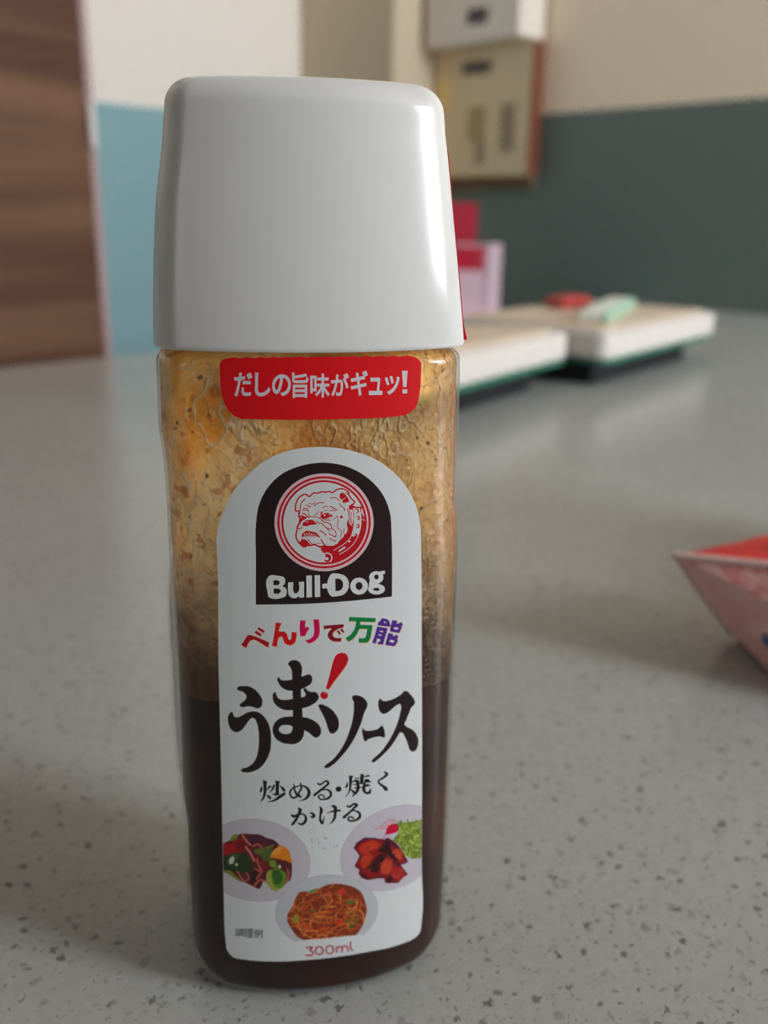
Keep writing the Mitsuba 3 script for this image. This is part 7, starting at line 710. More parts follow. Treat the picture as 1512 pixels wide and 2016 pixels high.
212,96,34|335 2032 -8 -13 -6 -22 -1 -17 4 -30 7 -16 10 -15 20 -23 13 -10 15 -7 14 -4 43 -5 7 4 2 6 -2 7 -8 6 -42 4 -24 9 -27 27 -11 22 -3 21 1 13 4 18 15 14 11 4 24 4 12 -2 25 -9 13 -8 17 -17 28 -52 9 -3 5 6 -1 10 -28 50 -10 13 -27 21 -31 11 -16 2 -26 -4 -15 -6
182,62,28|-802 2258 -14 -12 -12 -19 6 -32 11 27 7 10 10 8 14 4 51 7 48 11 30 0 31 -5 30 -14 11 -9 7 -10 23 -61 7 -5 5 2 3 5 0 6 -18 50 -15 26 -17 15 -31 14 -35 7 -16 1 -67 -13 -52 -7
224,112,42|150 1940 -12 -29 -3 -18 0 -31 2 -19 8 -32 15 -33 11 -15 15 -11 19 -6 54 -9 5 4 2 6 -2 7 -5 5 -54 9 -13 5 -11 7 -6 9 -12 27 -8 31 -1 42 5 24 14 21 33 25 26 8 46 8 72 22 6 7 0 7 -3 6 -9 3 -71 -23 -61 -11 -16 -7 -24 -16
196,80,28|51 2374 -13 -13 -6 -12 -3 -18 8 -36 14 -33 11 -17 25 -26 30 -21 15 -7 70 -17 6 3 1 8 -5 6 -68 16 -29 16 -25 21 -11 13 -15 28 -10 31 -2 24 5 9 24 18 28 10 31 3 34 -7 29 -13 56 -44 6 0 3 4 0 5 -3 5 -58 46 -14 8 -36 11 -34 2 -18 -3 -30 -11
238,148,70|261 2824 3 -6 35 -27 10 -14 17 -56 5 -26 -2 -25 -8 -24 -22 -25 -42 -27 -2 -6 2 -6 7 -6 38 20 28 28 14 27 4 22 1 19 -3 23 -11 39 -8 23 -9 18 -17 19 -29 22 -6 0 -4 -3
212,96,34|-666 2701 -8 -21 -8 -33 -29 -29 0 -7 5 -7 8 1 18 15 12 14 16 52 26 54 2 36 23 31 0 6 -3 6 -6 2 -5 -2 -21 -25 -6 -17 -1 -30
182,62,28|72 2782 6 -8 42 -23 14 -15 16 -27 2 -9 -1 -16 -15 -48 -22 -34 -13 -13 -16 -10 -20 -5 -38 -4 -3 -5 0 -7 6 -8 51 4 13 5 17 11 18 17 17 26 10 22 13 41 1 24 -3 14 -13 25 -16 21 -22 17 -36 18 -7 -4
224,112,42|766 2489 4 -5 69 -75 58 -58 31 -41 -3 33 -19 22 -58 58 -69 75 -5 3 -5 -1 -3 -5
196,80,28|-614 2607 -16 -32 -4 -19 2 -28 32 -109 23 -37 3 -4 5 0 5 5 0 6 -19 33 -6 13 -29 98 -2 14 2 13 5 16 6 13 20 26 2 6 -1 5 -7 4 -4 -1
238,148,70|-67 2852 17 -46 33 -39 22 -40 23 -79 6 -55 5 -6 6 0 3 7 -4 48 -26 93 -24 42 -32 38 -16 44 -6 4 -4 -1 -3 -4
212,96,34|418 1914 -78 -30 -21 -5 -58 5 -4 -3 -1 -8 3 -5 5 -2 35 -5 25 -1 21 6 72 27 36 20 41 31 54 49 1 5 -1 6 -6 5 -5 -1 -44 -41 -40 -31
182,62,28|-419 2984 12 -34 28 -36 12 -39 19 -45 4 -5 8 1 4 5 0 7 -18 42 -14 46 -24 30 -11 23
224,112,42|-143 3013 26 -43 11 -41 12 -28 3 -12 -33 -74 -35 -27 -2 -6 2 -6 7 -6 28 17 14 14 18 41 17 33 2 11 -2 12 -14 35 -9 36 -8 20 -26 36 -6 1 -4 -4
196,80,28|-539 2155 -7 -4 -1 -6 1 -7 4 -4 39 -2 14 -6 55 -46 45 -32 75 -59 5 -1 6 6 0 7 -3 5 -73 58 -45 32 -59 50 -19 7
238,148,70|-612 2176 24 -87 37 -83 14 -72 7 -19 10 -17 28 -31 43 -37 65 -44 76 -64 8 1 3 8 -3 8 -75 63 -79 56 -29 25 -24 27 -9 16 -5 13 -15 72 -36 84 -25 89 -4 4 -5 1 -6 -7
212,96,34|608 2250 6 -8 52 -28 32 -21 27 -25 27 -29 35 -45 30 -48 44 -96 8 24 -28 65 -29 50 -49 65 -41 44 -34 26 -72 39 -7 -3
182,62,28|-45 2168 29 -50 10 -12 13 -11 24 -15 52 -25 29 -10 13 -2 15 0 26 5 74 22 34 19 30 22 3 7 -3 7 -7 3 -42 -30 -19 -10 -74 -22 -37 -5 -38 11 -64 32 -20 16 -8 9 -29 48 -4 2 -4 -1 -3 -4
224,112,42|-113 1942 -22 -4 -39 4 -27 -4 -48 -21 -4 -5 0 -7 3 -5 8 -3 34 16 23 7 50 -3 16 1 56 24 37 6 36 0 40 -6 28 0 50 9 4 3 2 10 -3 6 -6 2 -62 -10 -52 8 -42 -1 -37 -6
196,80,28|310 2410 232 -57 154 -56 8 3 1 7 -2 7 -5 6 -157 57 -246 59 -65 8 -5 -4 -2 -6 2 -8 8 -6
238,148,70|-428 1933 -11 -9 -19 -23 -14 -24 -6 -17 -2 -30 5 -43 2 -7 4 -4 9 1 3 5 -4 60 1 10 9 22 16 22 18 17 23 13 13 4 25 4 15 -2 73 -19 41 -16 63 -44 8 1 4 9 -3 10 -66 46 -28 11 -77 22 -30 5 -17 -1 -27 -7
212,96,34|56 2952 31 -53 10 -13 23 -21 15 -11 27 -13 16 -3 17 0 83 16 28 10 22 13 20 16 18 21 21 50 0 6 -6 7 -7 0 -18 -39 -11 -19 -16 -17 -22 -14 -34 -14 -83 -15 -25 2 -24 11 -34 29 -14 20 -24 41 -5 2 -5 -1 -3 -5
182,62,28|-593 2926 39 -25 7 4 2 7 -4 10 -31 22
224,112,42|228 2799 43 -74 42 -57 14 -13 30 -20 18 -9 33 -9 18 -2 32 4 61 13 32 11 11 8 10 12 23 60 -2 6 -4 5 -6 1 -4 -3 -22 -53 -6 -10 -11 -7 -26 -9 -62 -13 -30 -4 -14 2 -30 8 -16 8 -28 18 -22 24 -17 25 -53 87 -5 3 -5 -1 -4 -5
196,80,28|-30 2869 -26 -20 -38 -38 -1 -8 3 -5 5 -2 4 1 48 47 28 17 34 13 16 2 16 -1 36 -12 18 -10 13 -12 7 -12 2 -11 -3 -34 -11 -27 -10 -8 -16 -5 -37 -1 -38 3 -73 20 -5 -1 -3 -4 1 -8 4 -4 76 -21 58 -3 22 1 19 6 14 12 8 16 9 38 1 18 -3 18 -12 20 -18 15 -38 19 -21 6 -17 0 -37 -8
238,148,70|-247 2337 5 -6 37 -17 52 -39 22 -11 74 -11 42 2 4 5 -1 8 -5 4 -48 -1 -63 10 -20 10 -60 43 -32 14 -6 -3
212,96,34|-663 2182 -17 -14 -17 -19 -12 -22 -2 -23 2 -34 1 -6 4 -3 5 0 5 5 -2 47 5 16 20 23 25 18 81 38 21 0 36 -6 56 -18 5 2 3 7 -2 6 -3 3 -34 12 -49 12 -23 2 -24 -5 -41 -22
182,62,28|-197 2371 -97 -31 -31 -18 -22 -26 -26 -41 -2 -7 2 -7 5 -4 8 1 37 55 9 10 26 15 97 31 30 3 18 -1 34 -7 16 -5 16 -9 26 -18 14 -13 21 -26 14 -28 18 -52 4 -5 6 -1 6 7 0 7 -17 49 -16 34 -25 32 -14 12 -31 23 -37 15 -17 5 -36 3
224,112,42|-30 1847 -7 -14 -8 -27 -1 -35 3 -14 12 -31 24 -37 27 -1 -14 14 -15 22 -17 38 -2 12 1 24 2 13 9 21 19 16 12 5 25 4 25 -7 46 -24 5 1 4 8 -2 7 -4 5 -43 23 -17 7 -14 2 -17 -1 -27 -10 -15 -9
196,80,28|-709 2339 -6 -16 -7 -35 0 -32 3 -19 9 -31 15 -32 11 -16 22 -25 25 -22 32 -20 31 -14 19 -5 35 1 50 11 4 4 1 9 -3 5 -4 2 -67 -13 -30 5 -15 6 -31 16 -37 31 -21 23 -16 27 -15 44 -2 28 3 29 7 28 16 22 38 35 2 5 -2 6 -4 4 -7 -1 -36 -32 -12 -14
238,148,70|70 2523 -77 -15 -6 -7 0 -6 3 -6 8 -3 70 13 43 17 80 -8 41 -1 8 3 1 6 -3 9 -6 3 -41 2 -74 7 -18 -2
212,96,34|-123 1844 -11 -16 -6 -18 -7 -35 -1 -21 2 -19 8 -21 15 -24 21 0 -14 18 -9 16 -5 15 -2 31 2 15 10 30 17 25 27 21 28 19 61 32 3 7 -1 6 -4 4 -5 1 -63 -33 -42 -29;82 1693 2 6 -2 6 -4 4 -5 1 -24 -22 27 -1
182,62,28|-75 3024 -4 -9 2 -7 4 -4 48 -3 32 -16 25 -25 26 -36 3 -6 1 -9 -8 -19 -9 -8 -36 -8 -4 -9 4 -9 5 -3 30 4 11 4 14 13 11 27 1 12 -2 11 -11 20 -31 40 -13 13 -19 13 -26 12 -21 3
224,112,42|-8 1736 22 -48 17 0 -28 56 -4 3 -4 -1 -3 -4;283 1678 44 14 13 11 8 12 22 61 0 5 -2 5 -7 2 -3 -2 -17 -47 -12 -22 -11 -9 -44 -14 -29 -14
196,80,28|385 2243 29 -55 30 -39 36 -32 13 -9 31 -13 58 -17 43 -6 32 -1 42 4 26 5 41 12 3 8 -3 10 -8 3 -65 -16 -28 -3 -40 0 -43 5 -57 17 -40 20 -31 29 -26 33 -29 54 -5 3 -5 -1 -4 -4
238,148,70|-325 2938 -37 -7 -19 -10 -32 -34 -2 -6 2 -6 6 -4 5 1 30 33 24 9 27 5 39 3 54 11 38 0 51 -7 4 3 2 5 -3 9 -5 2 -58 8 -42 -2 -46 -10
212,96,34|-28 2393 -21 -37 -25 -34 -5 -12 -3 -24 2 -33 1 -6 4 -4 8 0 3 5 0 46 4 15 24 33 16 28 10 14 17 9 76 20 20 0 50 -9 6 5 0 7 -6 7 -38 9 -23 2 -25 -3 -77 -23
182,62,28|177 2538 -7 -16 -7 -31 -1 -31 5 -34 12 -33 23 -44 41 -57 8 -3 5 6 -1 9 -31 41 -17 28 -14 29 -10 28 -3 15 -2 28 3 27 4 13 14 23 41 38 50 31 68 32 3 7 -1 6 -5 4 -5 1 -57 -25 -38 -22 -25 -17 -22 -19
224,112,42|13 2240 -8 -8 -7 -16 -4 -27 6 -22 13 -24 6 -4 6 2 1 8 -17 33 -1 13 6 20 7 9 63 21 26 5 33 -3 35 -14 6 2 1 5 -1 6 -4 4 -26 10 -20 6 -18 2 -37 -5
196,80,28|-247 3004 54 -26 14 -11 12 -13 18 -29 11 -32 3 -15 0 -16 -6 -32 -12 -27 -10 -12 -28 -20 -30 -13 -18 -4 -76 -2 -4 -4 -2 -7 2 -7 4 -4 60 -1 22 2 18 4 32 14 18 11 16 14 11 13 15 34 7 39 0 20 -9 36 -18 37 -12 17 -13 15 -35 24 -14 6
238,148,70|161 3106 -9 -24 -12 -20 -20 -14 -40 -16 -4 -7 4 -8 7 -2 39 15 14 7 12 11 14 22 6 15 6 26 0 16 -16 1
212,96,34|-640 2351 6 -8 43 -10 25 -11 29 -28 22 -33 30 -74 16 -52 7 -51 -1 -71 6 -8 9 1 4 10 2 54 -6 57 -14 53 -37 94 -26 39 -20 20 -14 10 -26 12 -46 11 -7 -4
182,62,28|172 2137 -83 -109 -18 -21 -26 -16 -45 -20 -3 -7 1 -6 4 -4 5 -1 46 20 27 17 22 24 26 39 57 71 59 88 13 30 1 34 -5 52 -3 5 -5 3 -5 -1 -3 -8 6 -64 -6 -26
224,112,42|827 2092 28 -59 10 -13 14 -11 4 17 -15 16 -27 56 -4 4 -5 1 -4 -2
196,80,28|-195 2412 -64 -11 -3 -5 1 -10 8 -6 46 8 27 1 45 -7 57 -23 23 -16 6 -9 3 -21 -3 -27 -9 -22 -17 -20 -21 -11 -11 -2 -64 18 -5 -3 -1 -7 1 -6 5 -5 49 -16 15 -3 17 1 14 7 22 18 11 14 8 15 7 31 -1 33 -4 16 -8 12 -17 15 -59 28 -33 9
238,148,70|-674 2710 4 -24 4 -44 7 -40 1 -21 -4 -9 -27 -31 -14 -24 -23 -52 0 -7 5 -6 5 -1 4 4 28 62 35 42 6 15 2 16 -1 13 -8 44 -5 55 -10 29 -12 22 -6 -23
182,62,28|815 2010 4 -7 30 -34 6 -15 2 -14 12 34 -4 7 -37 42 -6 1 -5 -3;787 1817 -43 0 -6 -7 0 -7 4 -7 6 -4 41 0 16 28
224,112,42|223 2239 2 -43 -12 -49 -2 -25 0 -37 3 -6 6 -4 6 2 4 5 2 56 13 54 -2 55 5 39 6 16 6 8 59 59 2 7 -4 10 -6 4 -6 -2 -31 -28 -36 -41 -6 -13 -6 -20
196,80,28|292 2005 -84 -66 -52 -22 -3 -5 1 -9 4 -4 5 -1 55 23 78 61 16 17 23 35 37 22 9 10 10 21 10 32 0 6 -3 6 -8 3 -4 -3 -10 -35 -8 -16 -6 -6 -38 -23
212,96,34|-23 2093 -15 -23 -7 -16 -3 -16 0 -17 7 -29 12 -31 7 -14 21 -28 21 -22 28 -22 43 -22 33 -8 46 -4 7 3 1 8 -5 8 -65 7 -27 10 -28 16 -23 18 -22 23 -17 23 -13 26 -10 40 0 12 7 22 15 23 16 18 48 29 3 8 -3 8 -7 2 -38 -22 -12 -8
182,62,28|-600 1805 170 -17 56 -1 41 3 53 12 86 30 53 20 3 5 0 6 -3 6 -8 3 -136 -50 -35 -8 -35 -5 -56 -1 -38 3 -132 13 -71 12 18 -25
224,112,42|-546 2699 -18 -10 -14 -15 -6 -16 -3 -20 -3 -55 2 -5 3 -4 6 1 3 4 3 58 3 15 4 11 10 11 14 8 19 6 54 7 39 -5 35 -11 36 -15 31 -20 11 -13 7 -15 10 -33 3 -17 0 -16 -3 -14 -31 -63 0 -5 2 -5 4 -2 6 3 26 49 7 16 3 19 0 20 -8 37 -15 35 -14 17 -17 14 -18 10 -36 15 -39 12 -38 4 -19 -1 -40 -6
196,80,28|-344 2662 -53 -87 -31 -41 -22 -24 -54 -48 -1 -7 3 -5 4 -2 4 2 52 46 25 27 31 41 54 87 52 67 35 76 20 28 32 38 1 8 -2 4 -4 2 -5 -1 -44 -53 -17 -29 -27 -62
238,148,70|745 2316 52 -86 24 -49 11 -33 4 -30 4 -52 17 -126 15 44 -12 78 -3 51 -6 38 -13 39 -25 51 -50 82 -5 5 -6 2 -5 -4
212,96,34|-451 2424 -31 -20 -20 -20 -6 -11 -8 -28 -4 -38 4 -8 4 -3 7 4 8 52 3 9 12 17 19 16 32 18 23 6 11 0 10 -2 24 -13 30 -24 19 -19 12 -19 3 -9 8 -53 6 -5 7 4 2 6 -5 41 -7 26 -16 25 -29 28 -37 26 -26 9 -28 -3
182,62,28|422 2918 17 -72 15 -38 18 -37 25 -32 19 -15 19 -8 122 -30 23 -1 36 3 35 10 18 10 15 13 8 13 11 29 -13 22 -13 -37 -7 -11 -12 -10 -30 -14 -35 -7 -17 -1 -39 6 -99 24 -17 8 -15 11 -20 27 -18 36 -12 33 -19 74 -5 5 -5 1 -4 -3""",
}

# ------------------------------------------------------------------ sauce bottle
BX, BY, BANG = -0.0112, 0.163, math.radians(9.9)        # front apex of the bottle on the table, turned about the vertical
R_FRONT, DEPTH = 0.0726, 0.044
def bw(x, y, z):
    return np.stack([BX + x * math.cos(BANG) - y * math.sin(BANG), BY + x * math.sin(BANG) + y * math.cos(BANG), TZ + z + 0 * x], -1)
def section(hw, depth, rc, n=360):
    f = Point(0, R_FRONT).buffer(R_FRONT, 720); b = Point(0, depth - R_FRONT).buffer(R_FRONT, 720)
    p = f.intersection(b).intersection(sbox(-hw, -1, hw, 1)).buffer(-rc, 64).buffer(rc, 64)
    e = p.exterior; L = e.length
    q = np.array([e.interpolate(L * i / n).coords[0] for i in range(n)])
    if not e.is_ccw: q = q[::-1]
    return q
def interp(tab, z): tab = np.array(sorted(tab)); return [np.interp(z, tab[:, 0], tab[:, k]) for k in range(1, tab.shape[1])]
BODY = section(0.030, DEPTH, 0.008)
BODY_W = [(0.0, -29.6, 29.4), (0.016, -29.6, 29.4), (0.030, -29.7, 29.5), (0.043, -29.4, 29.4), (0.056, -29.3, 29.3), (0.080, -29.0, 29.0), (0.102, -29.2, 29.0), (0.107, -29.3, 28.8), (0.116, -29.2, 28.0), (0.122, -29.3, 28.0), (0.129, -29.9, 27.9), (0.1415, -29.6, 27.6), (0.16, -29.5, 27.5)]
def body_ring(z, inset=0.0, front_inset=0.0, extra=0.0):
    """outline of the bottle at height z; extra = distance inside the wall"""
    xl, xr = interp(BODY_W, z)
    q = BODY.copy()
    k = np.clip((q[:, 1] - 0.014) / 0.018, 0, 1); k = k * k * (3 - 2 * k)
    ridge = math.exp(-((z - 0.066) / 0.034) ** 4) * 0.0030          # the back half bulges out at the sides of the lower body
    waist = 1 - 0.06 * math.exp(-((z - 0.115) / 0.012) ** 2)
    hl, hr = -xl / 1e3 - inset - extra, xr / 1e3 - inset - extra
    x = np.where(q[:, 0] < 0, q[:, 0] / 0.030 * hl, q[:, 0] / 0.030 * hr)
    x = x + np.sign(q[:, 0]) * np.abs(q[:, 0] / 0.030) ** 3 * ridge * k
    x = np.where(k > 0, x * (1 - (1 - waist) * k), x)
    y0, y1 = front_inset + extra, DEPTH - front_inset - extra
    y = y0 + (q[:, 1] / DEPTH) * (y1 - y0) if (front_inset + extra) > 0 else q[:, 1]
    return bw(x, y, np.full(len(x), z))
def ease(z, h, r): return r * (1 - math.sqrt(max(0, 1 - (1 - z / h) ** 2))) if z < h else 0.0
def body_levels(z0, z1, step=0.0015): return np.linspace(z0, z1, max(2, int((z1 - z0) / step)))
BODY_TOP = 0.1415
rings = []
for z in list(np.linspace(0.0003, 0.010, 14)) + list(body_levels(0.0115, BODY_TOP, 0.002)):
    rings.append(body_ring(z, ease(z, 0.011, 0.010), ease(z, 0.004, 0.0035)))
for a in np.linspace(0.2, 1.0, 6):                                   # shoulder and neck inside the cap
    rings.append(body_ring(BODY_TOP + 0.0025 * math.sin(a * math.pi / 2), 0.004 * (1 - math.cos(a * math.pi / 2)), 0.004 * (1 - math.cos(a * math.pi / 2))))
punt = [rings[0].mean(0) + (rings[0] - rings[0].mean(0)) * k + [0, 0, h] for k, h in ((0.72, 0.0025), (0.85, 0.0006), (0.95, 0.0))]
shell = loft(punt + rings, True, False)
scene['clear_pet'] = {'type': 'thindielectric', 'int_ior': 1.32}
put('sauce_bottle__shell', shell, 'clear_pet', smooth=True)

# sauce in the lower half, and the film of sauce left on the wall above it
FILL = 0.0745
def inner_ring(z, extra): return body_ring(z, ease(z, 0.011, 0.010), ease(z, 0.004, 0.0035), extra)
mat('dark_sauce', proc(lambda p, n, uv: mix(lin(30, 9, 5), lin(60, 22, 13), smoothstep(0.4, 0.7, fbm(p.x * 40, p.y * 40, p.z * 60)) * 0.6)), 0.5, 0.08)
sr = [inner_ring(z, 0.0009) for z in list(np.linspace(0.0022, 0.010, 10)) + list(body_levels(0.012, FILL, 0.003))]
put('sauce_bottle__sauce', loft(sr, True, True), 'dark_sauce', smooth=40); tag('sauce_bottle__sauce', 'dark brown sauce filling the lower half')

SX0 = BX * math.cos(BANG) + BY * math.sin(BANG)
def film_coords(p):
    """across the bottle, through it, and up, in metres"""
    return p.x * math.cos(BANG) + p.y * math.sin(BANG) - SX0, -p.x * math.sin(BANG) + p.y * math.cos(BANG), p.z - TZ
def veins(u, v, z):
    a = fbm(u * 150 + 5, v * 150, z * 75, octaves=4); b = fbm(u * 360 + 1, v * 360, z * 210 + 4, octaves=3)
    return dr.maximum(1 - dr.abs(a - 0.5) / 0.028, 0.7 * (1 - dr.abs(b - 0.5) / 0.035))
def residue(p, n, uv):
    u, v, z = film_coords(p)
    w = fbm(u * 110 + 3, v * 110, z * 60, octaves=4)
    fine = fbm(u * 520, v * 520, z * 380, octaves=3)
    left = 1 - smoothstep(-0.020, -0.004, u)
    amber = mix(lin(244, 212, 150), lin(224, 172, 98), smoothstep(0.38, 0.62, w))
    amber = mix(amber, lin(238, 222, 186), left * smoothstep(0.42, 0.60, fbm(u * 90 + 7, v * 90, z * 42, octaves=4)) * 0.9)
    amber = mix(amber, lin(226, 206, 168), smoothstep(0.010, 0.022, u) * 0.65)
    amber = mix(amber, lin(255, 246, 222), dr.clip(veins(u, v, z), 0, 1) * (0.35 + 0.55 * left))
    amber = mix(amber, lin(176, 104, 40), smoothstep(0.62, 0.72, fine) * (0.3 + 0.35 * left))
    low = 1 - smoothstep(0.080, 0.104, z + 0.030 * (w - 0.5) + 0.014 * (fine - 0.5))
    return mix(amber, lin(92, 55, 37), low * 0.92)
def cover(p, n, uv):
    u, v, z = film_coords(p)
    w = fbm(u * 130 + 9, v * 130, z * 70, octaves=3)
    c = 0.66 + 0.9 * (w - 0.45) - 0.34 * smoothstep(0.008, 0.022, u) + 0.35 * dr.clip(veins(u, v, z), 0, 1) + 0.5 * (1 - smoothstep(0.080, 0.108, z + 0.02 * (w - 0.5)))
    return dr.clip(c, 0.22, 0.98)
def lumps(p, n, uv):
    u, v, z = film_coords(p)
    return 0.5 * fbm(p.x * 480, p.y * 480, p.z * 400, octaves=3) + 0.35 * noise(p.x * 1500, p.y * 1500, p.z * 1500) + 0.35 * dr.clip(veins(u, v, z), 0, 1)
scene['residue_opaque'] = {'type': 'bumpmap', 'arbitrary': {**proc(lumps, 2e-4)}, 'scale': 0.0014,
                           'bsdf': {'type': 'principledthin', 'base_color': proc(residue), 'roughness': 0.18, 'spec_trans': 0.2, 'eta': 1.45, 'diff_trans': 1.15}}
scene['sauce_film'] = {'type': 'blendbsdf', 'weight': proc(cover), 'a': {'type': 'thindielectric', 'int_ior': 1.35}, 'b': {'type': 'ref', 'id': 'residue_opaque'}}
fr_ = [inner_ring(z, 0.0007) for z in body_levels(FILL + 0.0001, BODY_TOP, 0.001)]
fr_ += [body_ring(BODY_TOP + 0.0022 * math.sin(a * math.pi / 2), 0.004 * (1 - math.cos(a * math.pi / 2)), 0.004 * (1 - math.cos(a * math.pi / 2)), 0.0007) for a in np.linspace(0.3, 1, 4)]
put('sauce_bottle__sauce_film', loft(fr_, False, False), 'sauce_film', smooth=True); tag('sauce_bottle__sauce_film', 'amber film of sauce on the inside wall')
# drops and bubbles that hang on the inside wall
mat('sauce_drop', lin(150, 82, 28), 0.12, 0.6)
mat('film_bubble', lin(236, 208, 158), 0.1, 0.7)
rng = np.random.default_rng(11); ico = trimesh.creation.icosphere(1, 1.0)
def droplets(count, r0, r1, power, top):
    out = []
    for i in range(count):
        z = rng.uniform(FILL + 0.003, BODY_TOP + 0.0005) if rng.random() > top else BODY_TOP - 0.003 * rng.random(); ring = inner_ring(z, 0.0011); k = rng.integers(len(ring))
        r = r0 + r1 * rng.random() ** power
        m = ico.copy(); m.apply_scale([r, r, r * rng.uniform(1, 1.6)]); m.apply_translation(ring[k]); out.append(m)
    return cat(out)
put('sauce_bottle__drops', droplets(330, 0.00009, 0.0003, 3, 0.0), 'sauce_drop', smooth=True); tag('sauce_bottle__drops', 'small brown drops of sauce inside the wall', kind='stuff')
put('sauce_bottle__bubbles', droplets(700, 0.0001, 0.0003, 2, 0.3), 'film_bubble', smooth=True); tag('sauce_bottle__bubbles', 'tiny pale bubbles inside the wall', kind='stuff')

# cap
CAPW = [(0.1436, -29.8, 28.0), (0.1505, -29.5, 27.2), (0.1593, -28.9, 26.1), (0.1679, -28.1, 25.0), (0.1721, -27.4, 24.5), (0.1762, -26.7, 24.0), (0.1802, -26.2, 23.4), (0.1827, -25.9, 23.2), (0.19, -25.2, 22.4)]
CAP = section(0.030, 0.0452, 0.0075)
CAP_Z0, CAP_Z1 = 0.1444, 0.1896
def cap_ring(z, inset=0.0, zz=None):
    xl, xr = interp(CAPW, z - 0.001); q = CAP.copy()
    t = (z - CAP_Z0) / (CAP_Z1 - CAP_Z0)
    taper = 0.0048 * t ** 1.6
    x = np.where(q[:, 0] < 0, q[:, 0] / 0.030 * (-xl / 1e3 - inset), q[:, 0] / 0.030 * (xr / 1e3 - inset))
    y0, y1 = -0.0008 + taper + inset, 0.0444 - taper - inset
    y = y0 + q[:, 1] / 0.0452 * (y1 - y0)
    return bw(x, y, np.full(len(x), z if zz is None else zz))
mat('white_plastic', lin(208, 208, 207), 0.16, 0.5)
RT = 0.0046
cr = [cap_ring(CAP_Z0 + 0.008, 0.0016), cap_ring(CAP_Z0 + 0.0004, 0.0014), cap_ring(CAP_Z0, 0.0009), cap_ring(CAP_Z0, 0.0003), cap_ring(CAP_Z0 + 0.0004)]
cr += [cap_ring(z) for z in np.linspace(CAP_Z0 + 0.001, CAP_Z1 - RT, 34)]
for a in np.linspace(0.1, 1.0, 12) * math.pi / 2: cr.append(cap_ring(CAP_Z1 - RT + RT * math.sin(a), RT * (1 - math.cos(a))))
last = cr[-1]; lc = last.mean(0)
for k in (0.92, 0.8, 0.6, 0.35): cr.append(lc + (last - lc) * k + [0, 0, 0.0011 * (1 - k * k)])
put('sauce_bottle__cap', loft(cr, True, True), 'white_plastic', smooth=45); tag('sauce_bottle__cap', 'white plastic cap')
# red seal strip on the right-hand side of the cap
mat('red_seal', lin(196, 22, 36), 0.35)
idx = np.nonzero((CAP[:, 0] > 0) & (CAP[:, 1] > 0.0105) & (CAP[:, 1] < 0.030))[0]
def outward(z, off):
    c = cap_ring(z); m = c.mean(0); e = np.roll(c, -1, 0) - np.roll(c, 1, 0)
    nn = np.stack([e[:, 1], -e[:, 0], 0 * e[:, 0]], 1); nn /= np.linalg.norm(nn, axis=1)[:, None]
    return (c + nn * off)[idx], (c + nn * 0.0001)[idx]
sv = []
for z in np.linspace(CAP_Z0 + 0.0008, CAP_Z0 + 0.0345, 24): 
    o, i_ = outward(z, 0.00022 + 0.0006 * max(0, 1 - (z - CAP_Z0) / 0.004)); sv.append(np.vstack([o, i_[::-1]]))
put('sauce_bottle__seal_strip', loft(sv, True, True), 'red_seal', smooth=40); tag('sauce_bottle__seal_strip', 'red seal strip on the side of the cap')

# printed labels, drawn in millimetres on the front of the bottle (x across, z up)
def surf(x, z, off):
    """a point of the label plane laid on the curved front of the bottle, off metres in front of it"""
    x = np.asarray(x) / 1e3; z = np.asarray(z) / 1e3
    a = np.arcsin(np.clip(x / (R_FRONT + off), -1, 1)); y = R_FRONT - (R_FRONT + off) * np.cos(a)
    return bw(x, y, z)
def decode(text):
    out = []
    for row in text.strip().split('\n'):
        c, body = row.split('|'); col = tuple(int(v) for v in c.split(',')); polys = []
        for ptxt in body.split(';'):
            rr = [np.cumsum(np.array(r.split(), int).reshape(-1, 2), 0) / 100.0 for r in ptxt.split('/')]
            p = Polygon(rr[0], rr[1:]); polys.append(p if p.is_valid else p.buffer(0))
        out.append((col, unary_union(polys)))
    return out
def triangulate(g, step=2.0):
    """flat pieces of a shape, cut into narrow upright strips so that they follow the curve"""
    import mapbox_earcut
    for q in getattr(g, 'geoms', [g]):
        if q.geom_type != 'Polygon' or q.area < 1e-4: continue
        x0, _, x1, _ = q.bounds
        for k in range(int(math.floor(x0 / step)), int(math.ceil(x1 / step))):
            s = q.intersection(sbox(k * step, -10, (k + 1) * step, 400)) if (x1 - x0) > step else q
            for w in getattr(s, 'geoms', [s]):
                if w.geom_type != 'Polygon' or w.area < 1e-5: continue
                rings = [np.array(r.coords)[:-1] for r in (w.exterior, *w.interiors)]
                v = np.vstack(rings); ends = np.cumsum([len(r) for r in rings]).astype(np.uint32)
                f = mapbox_earcut.triangulate_float64(v, ends).reshape(-1, 3)
                if len(f): yield v, f
            if (x1 - x0) <= step: break
def sheet(items, off):
    """coloured shapes of one print layer as one mesh with a colour per vertex; later shapes cover earlier ones"""
    V, F, Cc, n = [], [], [], 0
    above = None; todo = []
    for col, g in reversed(items):
        vis = g if above is None else g.difference(above)
        above = g if above is None else above.union(g)
        todo.append((col, vis))
    for col, g in todo:
        for v, f in triangulate(g):
            p = surf(v[:, 0], v[:, 1], off)
            nrm = np.cross(p[f[:, 1]] - p[f[:, 0]], p[f[:, 2]] - p[f[:, 0]]); flip = (nrm @ np.array([math.sin(BANG), -math.cos(BANG), 0])) < 0
            f = f.copy(); f[flip] = f[flip][:, ::-1]
            V.append(p); F.append(f + n); Cc.append(np.tile(np.array(lin(*col)) * INK_TONE, (len(v), 1))); n += len(v)
    return np.vstack(V), np.vstack(F), np.vstack(Cc)
PAPER, INK = 0.00022, 0.000018
INK_TONE = 0.80
scene['label_print'] = {'type': 'twosided', 'bsdf': {'type': 'principled', 'base_color': {'type': 'mesh_attribute', 'name': 'vertex_color'}, 'roughness': 0.3, 'specular': 0.4}}
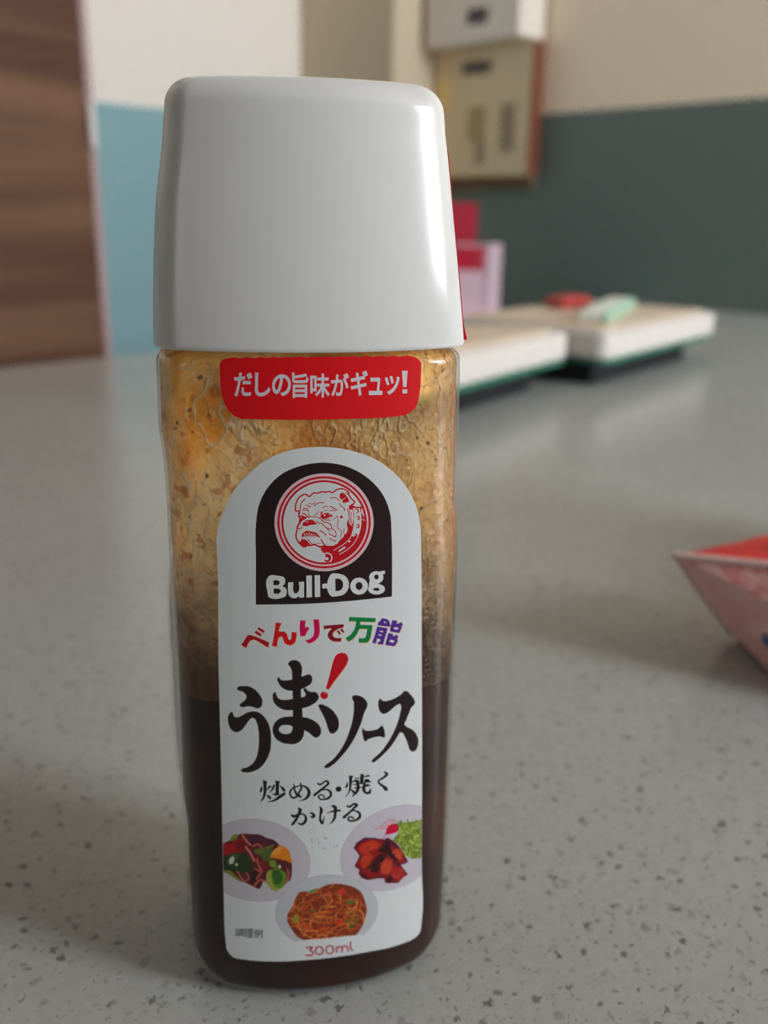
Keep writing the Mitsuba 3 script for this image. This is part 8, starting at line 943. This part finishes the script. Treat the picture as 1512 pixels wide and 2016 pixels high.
def print_layer(key, name, level, label=None):
    v, f, c = sheet(decode(PRINT[name]), PAPER + INK * level)
    k = put(key, (v, f), 'label_print', smooth=True, color=c)
    if label: tag(k, label)
    return k
def paper(key, name, m, label):
    """the label's own sheet: front, back and cut edge"""
    g = decode(PRINT[name])[0][1]
    V, F, n = [], [], 0
    for v, f in triangulate(g):
        for off, flip in ((PAPER, 0), (0.00006, 1)):
            p = surf(v[:, 0], v[:, 1], off); ff = f.copy()
            nrm = np.cross(p[ff[:, 1]] - p[ff[:, 0]], p[ff[:, 2]] - p[ff[:, 0]]); bad = (nrm @ np.array([math.sin(BANG), -math.cos(BANG), 0])) < 0
            ff[bad] = ff[bad][:, ::-1]
            V.append(p); F.append(ff[:, ::-1] + n if flip else ff + n); n += len(p)
    e = np.array(g.exterior.coords)[:-1]; k = len(e)
    p = np.vstack([surf(e[:, 0], e[:, 1], PAPER), surf(e[:, 0], e[:, 1], 0.00006)]); i = np.arange(k); j = (i + 1) % k
    V.append(p); F.append(np.vstack([np.stack([i, i + k, j], 1), np.stack([j, i + k, j + k], 1)]) + n)
    put(key, trimesh.Trimesh(np.vstack(V), np.vstack(F), process=False), m, smooth=30); tag(key, label)
mat('label_paper', lin(198, 202, 203), 0.3, 0.4)
mat('red_label_film', lin(200, 8, 20), 0.3, 0.4)
paper('sauce_bottle__front_label', 'front_label', 'label_paper', 'white arched front label')
paper('sauce_bottle__red_label', 'red_label', 'red_label_film', 'red label with white lettering below the cap')
print_layer('sauce_bottle__red_label__lettering', 'red_label_lettering', 1, 'white Japanese lettering')
print_layer('sauce_bottle__front_label__panel', 'brand_panel', 1, 'dark brown arched panel')
print_layer('sauce_bottle__front_label__emblem', 'emblem', 2, 'round red dog head emblem')
print_layer('sauce_bottle__front_label__lettering', 'brand_lettering', 2, 'white lettering on the dark panel')
print_layer('sauce_bottle__front_label__lettering', 'heading_lettering', 1, 'many-coloured Japanese lettering')
print_layer('sauce_bottle__front_label__lettering', 'brush_lettering', 1, 'large dark brush lettering')
print_layer('sauce_bottle__front_label__exclamation_mark', 'exclamation_mark', 2, 'red exclamation mark')
print_layer('sauce_bottle__front_label__lettering', 'small_lettering', 1, 'two lines of small black lettering')
print_layer('sauce_bottle__front_label__lettering', 'caption_lettering', 1, 'tiny black caption')
print_layer('sauce_bottle__front_label__date_code', 'date_code', 1, 'worn grey stamped code')
print_layer('sauce_bottle__front_label__lettering', 'volume_lettering', 3, 'red lettering at the bottom of the label')
print_layer('sauce_bottle__front_label__food_picture', 'food_picture', 1, 'printed plate of meat and peppers')
print_layer('sauce_bottle__front_label__food_picture', 'food_picture_001', 1, 'printed plate of glazed meat and shredded greens')
print_layer('sauce_bottle__front_label__food_picture', 'food_picture_002', 2, 'printed plate of fried noodles')
tag('sauce_bottle', 'half-empty bottle of brown sauce with a white cap and white front label', 'bottle')
